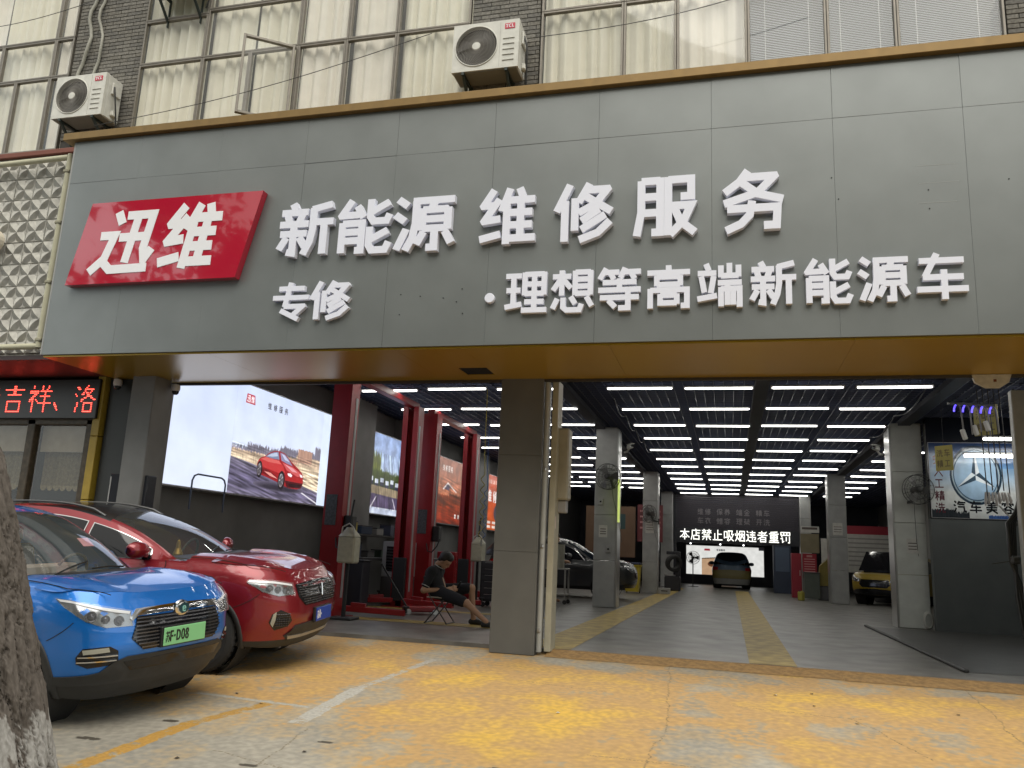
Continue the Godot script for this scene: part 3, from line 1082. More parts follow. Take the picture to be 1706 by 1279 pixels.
# ---------------------------------------------------------------- upper storey: brick piers, window bays, curtains, air conditioners
func make_upper_storey() -> void:
	var zw := -9.1
	var b := thing("window_band", "concrete band and dark rooms behind the upper windows", "facade", Vector3(0, 0, zw))
	var mortar := worn("mortar", 0.11, 0.105, 0.095, 0.9, 0.0, "grain", 2.0)
	var tones := [worn("brick_a", 0.22, 0.205, 0.175, 0.85, 0.0, "hard", 3.0), worn("brick_b", 0.25, 0.235, 0.205, 0.85, 0.0, "hard", 3.3), worn("brick_c", 0.19, 0.18, 0.16, 0.85, 0.0, "hard", 2.7)]
	for pr in [[-9.62, -8.40, 6.35, 9.35, 0.06, 0.25, "wide grey brick pier at the left with two pipes"], [-3.22, -2.30, 6.35, 8.5, 0.06, 0.25, "grey brick pier behind the large air conditioner"], [3.02, 3.6, 6.35, 7.6, 0.06, 0.25, "grey brick pier at the right edge of the picture"]]:
		var pier := thing("brick_pier", pr[6], "pier", Vector3(0, 0, zw), 0.0, "brick piers of the upper storey")
		part("mortar", span_mesh(Vector3(pr[0], pr[2], -0.5), Vector3(pr[1], pr[3], -0.012)), mortar, pier)
		var rows := int((pr[3] - 6.85) / pr[4])
		for r in rows:
			var y: float = 6.85 + r * pr[4]
			var x: float = pr[0] - (pr[5] / 2 if r % 2 else 0.0)
			while x < pr[1] - 0.01:
				var xa := maxf(x, pr[0])
				var xb := minf(x + pr[5] - 0.008, pr[1])
				if xb - xa > 0.04:
					part("brick", box_mesh(Vector3(snappedf(xb - xa, 0.001), pr[4] - 0.008, 0.03), 0.003), tones[rng.randi() % 3], pier, pos((xa + xb) / 2, y + pr[4] / 2, -0.011 + rng.randf_range(-0.002, 0.002)))
				x += pr[5]
	part("sill_band", span_mesh(Vector3(-12.0, 6.3, -0.55), Vector3(4.6, 6.72, -0.16)), worn("sill_concrete", 0.2, 0.19, 0.17, 0.85), b)
	part("room_back", span_mesh(Vector3(-12.5, 6.3, -0.62), Vector3(4.6, 9.9, -0.56)), mat("room_dark", 0.1, 0.09, 0.075, 0.9), b)
	# window bays
	window_bay("aluminium window bay with cream curtains left of the wide brick pier", zw, [[-12.2, -11.05, 6.7, 7.93], [-11.05, -10.62, 6.7, 7.93], [-10.62, -9.98, 6.7, 7.93], [-9.98, -9.64, 6.7, 7.93], [-12.2, -10.98, 7.93, 8.58], [-10.98, -9.98, 7.93, 8.58], [-9.98, -9.64, 7.93, 8.58], [-12.2, -9.98, 8.58, 9.8], [-9.98, -9.64, 8.58, 9.8]], [])
	window_bay("wide aluminium window bay with one casement swung open", zw, [[-8.38, -7.30, 6.7, 7.94], [-7.30, -6.52, 6.7, 7.94], [-5.76, -5.03, 6.7, 7.94], [-5.03, -4.28, 6.7, 7.94], [-4.28, -3.24, 6.7, 7.94], [-8.38, -7.30, 7.94, 8.66], [-7.30, -5.76, 7.94, 8.72], [-5.76, -5.0, 7.94, 9.3], [-5.0, -4.28, 7.94, 9.3], [-4.28, -3.24, 7.94, 9.3], [-8.38, -7.30, 8.66, 9.6], [-7.30, -5.76, 8.72, 9.6]], [-6.52, -5.76, 6.7, 7.94])
	window_bay("aluminium window bay over the right of the fascia, half curtains and half blinds", zw, [[-2.28, -1.22, 6.7, 7.97], [-1.22, -0.57, 6.7, 7.97], [-0.57, 0.26, 6.7, 7.97], [0.26, 1.15, 6.7, 7.97], [1.15, 1.90, 6.7, 7.97], [1.90, 3.0, 6.7, 7.97], [-2.28, -1.22, 7.97, 8.9], [-1.22, 0.26, 7.97, 8.9], [0.26, 1.15, 7.97, 8.9], [1.15, 3.0, 7.97, 8.9]], [])
	# curtains: x from, x to, label
	var where := [[-12.2, -11.1, "at the left edge of the picture"], [-11.05, -10.0, "behind the left bay next to the small air conditioner"], [-9.96, -9.62, "as a narrow strip left of the brick pier"], [-8.36, -7.32, "right of the wide brick pier"], [-7.28, -6.54, "left of the open casement"], [-6.5, -5.78, "behind the open casement"], [-5.74, -5.05, "just right of the open casement"], [-5.0, -4.3, "in the middle bay, second before the brick pier"], [-4.26, -3.24, "behind the large air conditioner"], [-2.26, -1.24, "right of the large air conditioner"], [-1.2, -0.59, "in the second light of the right bay"], [-0.55, 0.24, "in the third light of the right bay"]]
	var cm := worn("curtain_cream", 0.80, 0.77, 0.64, 0.85, 0.0, "faint", 0.8)
	cm.backlight_enabled = true
	cm.backlight = Color(0.35, 0.33, 0.25)
	var cm2 := worn("curtain_ivory", 0.84, 0.80, 0.70, 0.85, 0.0, "faint", 0.8)
	cm2.backlight_enabled = true
	cm2.backlight = Color(0.35, 0.33, 0.27)
	for c in where:
		var st := begin()
		var g := []
		var n := int((c[1] - c[0]) / 0.016)
		var ph := rng.randf() * 9.0
		var fold := rng.randf_range(27.0, 43.0)
		for i in 14:
			var y := lerpf(6.6, 9.75, i / 13.0)
			var row := []
			for j in n + 1:
				var x: float = lerpf(c[0], c[1], float(j) / n)
				var sway := 0.02 * sin(x * 9.0 + y * 0.15 + ph)
				var d := 0.075 * absf(sin((x + sway) * fold * 0.5 + ph)) + 0.024 * sin((x + sway) * fold * 0.43 + ph * 2.0) + 0.006 * sin(x * 71.0 + ph + y * 0.3)
				row.append(Vector3(x, y, d * (0.9 + 0.1 * sin(y * 0.8 + ph))))
			g.append(row)
		sheet(st, g, Vector3(0, 0, 1))
		solo("curtain", st.commit(), cm2 if rng.randf() < 0.4 else cm, "pleated cream curtain " + c[2], "curtain", pos(0, 0, zw - 0.15), "curtains of the upper storey")
	for c in [[0.3, 1.13, "nearest the curtained lights"], [1.17, 1.88, "in the middle light of the right bay"], [1.92, 2.98, "in the last light of the right bay"]]:
		var t := thing("window_blind", "grey venetian blind " + c[2], "blind", Vector3(0, 0, zw - 0.12), 0.0, "venetian blinds")
		var st := begin()
		var y := 6.62
		while y < 8.85:
			quad(st, Vector3(c[0], y, 0.008), Vector3(c[1], y, 0.008), Vector3(c[1], y + 0.021, -0.008), Vector3(c[0], y + 0.021, -0.008), Vector3(0, 0.6, 0.8))
			y += 0.0225
		var o := part("slats", st.commit(), worn("blind_grey", 0.46, 0.49, 0.52, 0.5, 0.0, "faint", 1.0), t)
		o.set_meta("kind", "stuff")
		for x in [lerpf(c[0], c[1], 0.2), lerpf(c[0], c[1], 0.8)]:
			part("ladder_tape", span_mesh(Vector3(x, 6.6, 0.014), Vector3(x + 0.006, 8.9, 0.016)), mat("plastic_white"), t)
	air_conditioner(Vector3(-2.90, 7.0, -8.72), "white outdoor air conditioner unit on the brick pier above the fascia", 0)
	air_conditioner(Vector3(-9.02, 6.98, -8.72), "white outdoor air conditioner unit at the left end of the fascia", 1)
	air_conditioner(Vector3(-7.72, 8.98, -8.72), "outdoor air conditioner unit high above the first curtains, only its underside showing", 2)
	# cables and pipes down the left pier
	var cb := thing("drain_pipes", "two grey drain pipes running down the wide brick pier", "pipe", Vector3(0, 0, zw + 0.04))
	for q in [[-9.42, -9.30, 0.026], [-9.10, -9.22, 0.022]]:
		var st := begin()
		var p := []
		for i in 15:
			var y := lerpf(7.66, 9.7, i / 14.0)
			p.append(Vector3(lerpf(q[0], q[1], i / 14.0) + 0.05 * sin(i * 0.9 + q[0]), y, 0.02 * sin(i * 1.7)))
		tube(st, p, q[2], 8)
		part("pipe", st.commit(), worn("pipe_grey", 0.33, 0.32, 0.27, 0.6, 0.0, "soft", 2.0), cb)
	for q in [[Vector3(-12, 8.75, 0.25), Vector3(-9.3, 9.0, 0.1), "left"], [Vector3(-8.6, 6.75, 0.35), Vector3(-3.6, 7.55, 0.35), "middle"], [Vector3(-2.2, 7.35, 0.3), Vector3(1.0, 7.75, 0.3), "right"]]:
		var w := begin()
		var p := []
		for i in 13:
			p.append(q[0].lerp(q[1], i / 12.0) - Vector3(0, 0.12 * sin(PI * i / 12.0), 0))
		tube(w, p, 0.005, 5)
		solo("overhead_cable", w.commit(), mat("cable_black", 0.03, 0.03, 0.03, 0.6), "thin black cable sagging in front of the %s window bay" % q[2], "cable", pos(0, 0, zw + 0.1), "cables before the upper windows")


func window_bay(label: String, zw: float, panes: Array, open_sash: Array) -> void:
	var t := thing("window_bay", label, "window", Vector3(0, 0, zw), 0.0, "upper storey windows")
	var alu := worn("aluminium", 0.22, 0.20, 0.17, 0.42, 0.45, "soft", 2.0)
	var gl := glass("window_glass", 0.75, 0.8, 0.78, 0.07)
	for p in panes:
		pane_frame(t, p, alu, gl, 0.028, Transform3D())
	if open_sash:
		var p := open_sash
		var fr := begin()
		frame_bars(fr, p[0], p[1], p[2], p[3], 0.03, 0.06)
		part("frame", fr.commit(), alu, t)
		var hinge := Transform3D(Basis(Vector3.UP, 0.62), Vector3(p[1] - 0.03, 0, 0.05))
		pane_frame(t, [-(p[1] - p[0]) + 0.07, 0.0, p[2] + 0.03, p[3] - 0.03], alu, gl, 0.036, hinge)


func frame_bars(st: SurfaceTool, x0: float, x1: float, y0: float, y1: float, w: float, d: float) -> void:
	span(st, Vector3(x0, y0, -d / 2), Vector3(x0 + w, y1, d / 2), 0.004)
	span(st, Vector3(x1 - w, y0, -d / 2), Vector3(x1, y1, d / 2), 0.004)
	span(st, Vector3(x0 + w, y0, -d / 2 + 0.002), Vector3(x1 - w, y0 + w, d / 2 - 0.002), 0.004)
	span(st, Vector3(x0 + w, y1 - w, -d / 2 + 0.002), Vector3(x1 - w, y1, d / 2 - 0.002), 0.004)


func pane_frame(t: Node3D, p: Array, alu: Material, gl: Material, w: float, at: Transform3D) -> void:
	var fr := begin()
	frame_bars(fr, p[0] + 0.002, p[1] - 0.002, p[2] + 0.002, p[3] - 0.002, w, 0.06)
	var f := part("frame", fr.commit(), alu, t, at)
	var g := begin()
	quad(g, Vector3(p[0] + w, p[2] + w, -0.005), Vector3(p[1] - w, p[2] + w, -0.005), Vector3(p[1] - w, p[3] - w, -0.005), Vector3(p[0] + w, p[3] - w, -0.005), Vector3(0, 0, 1))
	part("pane", g.commit(), gl, f)


func air_conditioner(at: Vector3, label: String, kind: int) -> void:
	# at: middle of the underside of the front
	var t := thing("air_conditioner", label, "air conditioner", at, 0.0, "outdoor units on the upper wall")
	var w := 0.86
	var h := 0.66
	var d := 0.34
	var white := worn("unit_white", 0.66, 0.65, 0.59, 0.45, 0.0, "soft", 1.5)
	var dark := mat("unit_dark", 0.05, 0.048, 0.042, 0.6)
	var grey := mat("unit_grille", 0.30, 0.28, 0.25, 0.5)
	var cx := -0.12
	var cy := 0.335
	var rr := 0.275
	# casing: a shell whose front has a round opening
	var st := begin()
	span(st, Vector3(-w / 2, 0.0, -d), Vector3(w / 2, h, -0.06), 0.012)
	var ring := []
	var n := 48
	for k in n:
		var a := TAU * k / n
		var dir := Vector2(cos(a), sin(a))
		var inner := Vector2(cx, cy) + dir * rr
		# outward to the rectangle
		var tx := INF
		if absf(dir.x) > 1e-6:
			tx = ((w / 2 if dir.x > 0 else -w / 2) - cx) / dir.x
		var ty := INF
		if absf(dir.y) > 1e-6:
			ty = ((h if dir.y > 0 else 0.0) - cy) / dir.y
		ring.append([inner, Vector2(cx, cy) + dir * minf(tx, ty)])
	for k in n:
		var a = ring[k]
		var b = ring[(k + 1) % n]
		quad(st, Vector3(a[0].x, a[0].y, 0), Vector3(b[0].x, b[0].y, 0), Vector3(b[1].x, b[1].y, 0), Vector3(a[1].x, a[1].y, 0), Vector3(0, 0, 1))
		# corners of the rectangle between two rays
		if absf(a[1].x - b[1].x) > 1e-4 and absf(a[1].y - b[1].y) > 1e-4:
			var c := Vector2(a[1].x if absf(absf(a[1].x) - w / 2) < 1e-4 else b[1].x, a[1].y if (a[1].y < 1e-4 or a[1].y > h - 1e-4) else b[1].y)
			tri(st, Vector3(a[1].x, a[1].y, 0), Vector3(b[1].x, b[1].y, 0), Vector3(c.x, c.y, 0), Vector3(0, 0, 1))
		var ia := Vector3(cos(TAU * k / n), sin(TAU * k / n), 0)
		quad(st, Vector3(a[0].x, a[0].y, 0), Vector3(b[0].x, b[0].y, 0), Vector3(b[0].x, b[0].y, -0.05), Vector3(a[0].x, a[0].y, -0.05), -ia)
	for sgn in [-1.0, 1.0]:
		quad(st, Vector3(sgn * w / 2, 0, 0), Vector3(sgn * w / 2, h, 0), Vector3(sgn * w / 2, h, -0.06), Vector3(sgn * w / 2, 0, -0.06), Vector3(sgn, 0, 0))
	quad(st, Vector3(-w / 2, 0, 0), Vector3(w / 2, 0, 0), Vector3(w / 2, 0, -0.06), Vector3(-w / 2, 0, -0.06), Vector3.DOWN)
	quad(st, Vector3(-w / 2, h, 0), Vector3(w / 2, h, 0), Vector3(w / 2, h, -0.06), Vector3(-w / 2, h, -0.06), Vector3.UP)
	part("casing", st.commit(), white, t)
	# fan and grille
	st = begin()
	lathe(st, [Vector2(rr - 0.004, -0.056), Vector2(0.0, -0.056)], 32, Transform3D(Basis(Vector3.RIGHT, PI / 2), Vector3(cx, cy, 0)))
	part("shroud", st.commit(), dark, t)
	for k in 3:
		st = begin()
		var a := TAU * k / 3.0 + 0.5
		var g := []
		for i in 7:
			var r := lerpf(0.06, 0.25, i / 6.0)
			var row := []
			for j in 5:
				var aa := a + lerpf(-0.42, 0.42, j / 4.0) + i * 0.05
				row.append(Vector3(cx + r * cos(aa), cy + r * sin(aa), -0.045 + 0.012 * (j - 2) / 2.0))
			g.append(row)
		sheet(st, g, Vector3(0, 0, 1))
		part("fan_blade", st.commit(), mat("fan_grey", 0.09, 0.085, 0.08, 0.5), t)
	st = begin()
	for k in 44:
		var a := TAU * k / 44.0
		var p := []
		for i in 7:
			var r := lerpf(0.05, rr, i / 6.0)
			var aa := a - 0.95 * (1.0 - pow(i / 6.0, 1.3))
			p.append(Vector3(cx + r * cos(aa), cy + r * sin(aa), 0.006))
		tube(st, p, 0.0028, 4, false)
	for r in [0.10, 0.15, 0.195, 0.24]:
		var p := []
		for k in 41:
			p.append(Vector3(cx + r * cos(TAU * k / 40.0), cy + r * sin(TAU * k / 40.0), 0.003))
		tube(st, p, 0.0018, 4, false)
	part("grille", st.commit(), grey, t)
	st = begin()
	var rim := []
	for k in 49:
		rim.append(Vector3(cx + rr * cos(TAU * k / 48.0), cy + rr * sin(TAU * k / 48.0), 0.004))
	tube(st, rim, 0.008, 6, false)
	part("ring", st.commit(), white, t)
	st = begin()
	lathe(st, [Vector2(0, 0.014), Vector2(0.05, 0.013), Vector2(0.056, 0.006), Vector2(0.056, 0.0)], 20, Transform3D(Basis(Vector3.RIGHT, PI / 2), Vector3(cx, cy, 0)))
	part("hub", st.commit(), white, t)
	# right hand panel with pressed slots
	st = begin()
	for k in 5:
		box(st, Vector3(0.30, 0.10 + k * 0.075, 0.004), Vector3(0.15, 0.009, 0.012), 0.003)
	part("pressed_slot", st.commit(), mat("slot_shadow_metal", 0.42, 0.41, 0.37, 0.5), t)  # this grey paints in the shade of the slots and seam
	part("seam", span_mesh(Vector3(0.185, 0.02, 0.0), Vector3(0.19, h - 0.02, 0.002)), mat("slot_shadow_metal"), t)
	var badge := part("badge", box_mesh(Vector3(0.13, 0.075, 0.004)), mat("badge_red", 0.5, 0.03, 0.06, 0.4), t, pos(0.31, h - 0.09, 0.003))
	part("badge_lettering", letters("TCL", 0.045, 0.002), mat("print_white", 0.8, 0.8, 0.82, 0.12), badge, pos(0, 0, 0.0032))
	st = begin()
	span(st, Vector3(w / 2, 0.38, -0.30), Vector3(w / 2 + 0.03, 0.56, -0.12), 0.01)
	part("handle_cover", st.commit(), white, t)
	st = begin()
	span(st, Vector3(w / 2, 0.06, -0.26), Vector3(w / 2 + 0.05, 0.14, -0.16), 0.01)
	part("valve_cover", st.commit(), white, t)
	st = begin()
	tube(st, [Vector3(w / 2 + 0.03, 0.5, -0.15), Vector3(w / 2 + 0.07, 0.35, -0.14), Vector3(w / 2 + 0.06, 0.15, -0.2), Vector3(w / 2 + 0.04, -0.1, -0.28), Vector3(w / 2 - 0.05, -0.25, -0.33)], 0.012, 6)
	part("pipe", st.commit(), mat("cable_black", 0.03, 0.03, 0.03, 0.6), t)
	# brackets: two arms with a strut each
	for x in [-0.28, 0.28]:
		st = begin()
		bar(st, Vector3(x, -0.02, 0.0), Vector3(x, -0.02, -0.38), 0.035, 0.04)
		bar(st, Vector3(x, -0.03, -0.03), Vector3(x, -0.36, -0.37), 0.03, 0.03)
		bar(st, Vector3(x, 0.0, -0.375), Vector3(x, -0.45, -0.375), 0.035, 0.012)
		part("bracket", st.commit(), mat("bracket_green", 0.025, 0.035, 0.03, 0.6), t)
	part("drip_tray", span_mesh(Vector3(-w / 2 + 0.02, -0.012, -d + 0.02), Vector3(w / 2 - 0.02, -0.001, -0.02)), mat("tray_grey", 0.22, 0.21, 0.18, 0.7), t)


# ---------------------------------------------------------------- neighbour at the left
func make_neighbour() -> void:
	var zb := -8.62
	var t := thing("block_wall", "cream wall of patterned breeze blocks at the left", "wall", Vector3(0, 0, zb))
	var cream := worn("block_cream", 0.60, 0.585, 0.53, 0.85, 0.0, "hard", 1.2)
	part("backing", span_mesh(Vector3(-13.0, 3.42, -0.5), Vector3(-8.62, 6.38, -0.05)), cream, t)
	# one block: a square tray with four raised petals meeting in the middle
	var s := 0.318
	var st := begin()
	span(st, Vector3(-s / 2 + 0.004, -s / 2 + 0.004, -0.05), Vector3(s / 2 - 0.004, s / 2 - 0.004, -0.02), 0.004)
	for k in 4:
		var a := PI / 4 + k * PI / 2
		var u := Vector3(cos(a), sin(a), 0)
		var v := Vector3(-sin(a), cos(a), 0)
		var L := s * 0.66
		for i in 8:
			var t0 := i / 8.0
			var t1 := (i + 1) / 8.0
			var w0 := 0.078 * sin(PI * t0)
			var w1 := 0.078 * sin(PI * t1)
			var z0 := 0.026 * sin(PI * t0) - 0.016
			var z1 := 0.026 * sin(PI * t1) - 0.016
			for sg in [-1.0, 1.0]:
				var n: Vector3 = (v * sg * 0.7 + Vector3(0, 0, 0.7))
				quad(st, u * L * t0 + Vector3(0, 0, z0), u * L * t1 + Vector3(0, 0, z1), u * L * t1 + v * sg * w1 + Vector3(0, 0, -0.02), u * L * t0 + v * sg * w0 + Vector3(0, 0, -0.02), n.normalized())
	var block := st.commit()
	for r in 9:
		for c in 9:
			part("block", block, cream, t, turned(-8.98 - c * 0.32, 3.62 + r * 0.32, -0.012 + rng.randf_range(-0.004, 0.004), 0, 0, (rng.randi() % 4) * PI / 2))
	# saw-tooth border at the right
	st = begin()
	prism(st, PackedVector2Array([Vector2(0, 0), Vector2(0.17, 0.02), Vector2(0.10, 0.15), Vector2(0.0, 0.16)]), 0.05)
	var tooth := st.commit()
	for r in 17:
		part("border_block", tooth, cream, t, turned(-8.80, 3.48 + r * 0.168, -0.05, 0, 0.25, 0))
	part("top_band", span_mesh(Vector3(-13, 6.36, -0.2), Vector3(-8.66, 6.44, 0.0), 0.01), worn("band_red", 0.2, 0.07, 0.05, 0.8), t)
	var pp := thing("frame_pipe", "cream pipe frame around the patterned blocks", "pipe", Vector3(0, 0, zb + 0.1))
	st = begin()
	tube(st, [Vector3(-13, 6.16, 0), Vector3(-8.80, 6.22, 0)], 0.04, 10)
	part("top_pipe", st.commit(), worn("pipe_cream", 0.50, 0.48, 0.34, 0.5, 0.0, "soft", 1.5), pp)
	st = begin()
	tube(st, [Vector3(-8.77, 6.26, 0), Vector3(-8.78, 3.5, 0)], 0.042, 10)
	part("upright_pipe", st.commit(), worn("pipe_cream"), pp)
	st = begin()
	tube(st, [Vector3(-8.78, 3.52, 0), Vector3(-13, 3.5, 0)], 0.04, 10)
	part("bottom_pipe", st.commit(), worn("pipe_cream"), pp)
	for y in [6.0, 5.25, 4.4, 3.6]:
		part("clamp", box_mesh(Vector3(0.10, 0.05, 0.10), 0.012), mat("clamp_grey", 0.3, 0.28, 0.2, 0.5, 0.4), pp, pos(-8.775, y, 0))
	# part of the neighbour's shop sign
	var ns := thing("neighbour_sign", "edge of a rounded red sign with pale rim on the breeze blocks", "sign", Vector3(-9.98, 5.05, zb + 0.06))
	st = begin()
	var pts := PackedVector2Array()
	for k in 24:
		pts.append(Vector2(0.28 * cos(TAU * k / 24.0), 0.2 * sin(TAU * k / 24.0)))
	prism(st, pts, 0.16)
	part("rim", st.commit(), mat("sign_rim", 0.62, 0.56, 0.45, 0.5), ns)
	st = begin()
	var pts2 := PackedVector2Array()
	for p in pts:
		pts2.append(p * 0.86)
	prism(st, pts2, 0.012, pos(0, 0, 0.158))
	part("face", st.commit(), mat("sign_face_red", 0.4, 0.03, 0.03, 0.35), ns)
	# ground floor of the neighbour
	var z := -9.75
	var nb := thing("neighbour_shopfront", "dark timber shop front with bamboo blinds left of the workshop", "shop front", Vector3(0, 0, z))
	part("canopy_soffit", span_mesh(Vector3(-13.5, 3.36, -0.3), Vector3(-8.62, 3.42, 1.15)), mat("canopy_red", 0.05, 0.018, 0.016, 0.45), nb)
	part("back_wall", span_mesh(Vector3(-13.5, -0.2, -3.0), Vector3(-8.7, 3.4, -2.9)), mat("shop_dark", 0.02, 0.02, 0.018, 0.8), nb)
	part("plinth", span_mesh(Vector3(-13.5, -0.2, -0.1), Vector3(-8.9, 1.1, 0.02)), worn("plinth_dark", 0.06, 0.045, 0.03, 0.7), nb)
	var wood := worn("frame_wood", 0.10, 0.075, 0.045, 0.55, 0.0, "hard", 1.4)
	for x in [-12.9, -11.4, -9.95, -8.92]:
		part("post", span_mesh(Vector3(x, -0.2, -0.08), Vector3(x + 0.14, 2.74, 0.06), 0.01), wood, nb)
	part("head_rail", span_mesh(Vector3(-13.5, 2.66, -0.08), Vector3(-8.78, 2.76, 0.06), 0.01), wood, nb)
	for p in [[-12.76, -11.4], [-11.26, -9.95], [-9.81, -8.92]]:
		var g := begin()
		quad(g, Vector3(p[0], 1.1, 0), Vector3(p[1], 1.1, 0), Vector3(p[1], 2.66, 0), Vector3(p[0], 2.66, 0), Vector3(0, 0, 1))
		part("pane", g.commit(), glass("shop_glass", 0.06, 0.07, 0.06, 0.04), nb)
		part("valance", span_mesh(Vector3(p[0] + 0.02, 2.28, -0.1), Vector3(p[1] - 0.02, 2.66, -0.08)), worn("valance_tan", 0.36, 0.31, 0.22, 0.8, 0.0, "soft", 1.0), nb)
	for p in [[-11.2, -10.0, "left of the timber post in the dark shop window"], [-9.76, -8.96, "right of the timber post in the dark shop window"]]:
		var bl := thing("bamboo_blind", "woven bamboo blind " + p[2], "blind", Vector3(0, 0, z - 0.16), 0.0, "bamboo blinds")
		st = begin()
		var y := 2.3
		while y > 1.78:
			var hem := 0.0
			tube(st, [Vector3(p[0], y, 0), Vector3(p[1], y, 0.0)], 0.008, 5, false)
			y -= 0.0175
		part("slats", st.commit(), worn("bamboo", 0.26, 0.21, 0.10, 0.7, 0.0, "hard", 2.5), bl).set_meta("kind", "stuff")
		st = begin()
		var nn := 7
		for k in nn:
			var c := lerpf(p[0], p[1], (k + 0.5) / nn)
			var r: float = (p[1] - p[0]) / nn / 2
			var poly := PackedVector2Array([Vector2(c - r, 1.8)])
			for i in 9:
				poly.append(Vector2(c - r * cos(PI * i / 8.0), 1.79 - 0.07 * sin(PI * i / 8.0)))
			poly.append(Vector2(c + r, 1.8))
			prism(st, poly, 0.008)
		part("scalloped_hem", st.commit(), worn("bamboo"), bl)
	# yellow strip and the dark end pier of the workshop
	var ys := thing("yellow_pillar", "narrow yellow panelled strip between the shop front and dark pier", "pillar", Vector3(-8.74, 0, z + 0.04))
	for k in 4:
		part("panel", span_mesh(Vector3(-0.06, -0.2 + k * 0.9, -0.1), Vector3(0.07, 0.692 + k * 0.9, 0.05), 0.006), worn("strip_yellow", 0.45, 0.31, 0.035, 0.5, 0.0, "soft", 1.5), ys)
	var dp := thing("end_pier", "dark charcoal pier at the left end of the workshop front", "pier", Vector3(-8.4, 0, z - 0.05))
	part("cladding", span_mesh(Vector3(-0.25, -0.2, -0.3), Vector3(0.24, 3.34, 0.06), 0.01), worn("pier_charcoal", 0.032, 0.035, 0.035, 0.45, 0.0, "soft", 0.5), dp)
	part("inner_return", span_mesh(Vector3(0.255, -0.1, -0.32), Vector3(0.55, 3.34, -0.02), 0.008), worn("pilaster_grey", 0.2, 0.2, 0.195, 0.5, 0.0, "soft", 0.5), dp)
	part("end_wall", span_mesh(Vector3(-13.7, -0.4, -3.0), Vector3(-13.5, 3.36, 0.06)), worn("plinth_dark"), nb)
	part("floor_slab", span_mesh(Vector3(-13.5, -0.3, -3.0), Vector3(-8.7, 0.0, -0.1)), worn("plinth_dark"), nb)
	var ab := thing("adjoining_building", "plain building continuing the street front to the left of the picture", "building", Vector3(0, 0, z))
	part("ground_floor", span_mesh(Vector3(-42.0, -0.5, -20.0), Vector3(-13.72, 3.4, 0.0)), worn("adjoining_wall", 0.2, 0.19, 0.17, 0.8), ab)
	part("upper_floor", span_mesh(Vector3(-42.0, 3.41, -20.0), Vector3(-12.6, 13.0, 0.5)), worn("adjoining_wall"), ab)
	for k in 6:
		part("window", span_mesh(Vector3(-16.0 - k * 4.2, 6.8, 0.502), Vector3(-13.6 - k * 4.2, 9.0, 0.52)), mat("adjoining_glass", 0.04, 0.05, 0.055, 0.1), ab)
		part("shop_door", span_mesh(Vector3(-17.2 - k * 4.2, -0.3, 0.002), Vector3(-14.2 - k * 4.2, 2.7, 0.02)), mat("adjoining_glass"), ab)
	# scrolling text sign
	var led := thing("led_text_sign", "black dot matrix sign with red glowing characters", "sign", Vector3(-13.0, 2.80, -9.62))
	part("housing", span_mesh(Vector3(0, -0.06, -0.08), Vector3(4.28, 0.52, 0.0), 0.01), mat("led_black", 0.012, 0.01, 0.01, 0.35), led)
	for c in [["able", 2.13, 0.40], ["lucky", 2.60, 0.40], ["omen", 3.05, 0.42], ["comma", 3.49, 0.30], ["river", 3.88, 0.36]]:
		dots(led, c[0], c[1], 0.03, c[2], 0.40)
	var lr := AreaLight3D.new()
	lr.name = "led_sign_light"
	lr.light_color = Color(1, 0.1, 0.06)
	lr.light_energy = 0.025
	lr.area_size = Vector2(1.9, 0.4)
	lr.shadow_enabled = true
	led.add_child(lr)
	lr.transform = turned(3.1, 0.23, 0.03, 0, PI, 0)


# lit dots of a dot matrix: one small square lamp per lit cell
func dots(parent: Node3D, key: String, x: float, y: float, w: float, h: float) -> void:
	var st := begin()
	var polys := stroke_polys(key, 3.2)
	for j in 16:
		for i in 16:
			var p := Vector2((i + 0.5) * 6.25, (j + 0.5) * 6.25)
			for poly in polys:
				if Geometry2D.is_point_in_polygon(p, poly):
					box(st, Vector3(x + p.x * w / 100.0, y + p.y * h / 100.0, 0.003), Vector3(0.0185, 0.013, 0.006), 0.002)
					break
	part("lit_led_dots", st.commit(), glow("led_red", 1.0, 0.05, 0.03, 2.6), parent).set_meta("kind", "stuff")


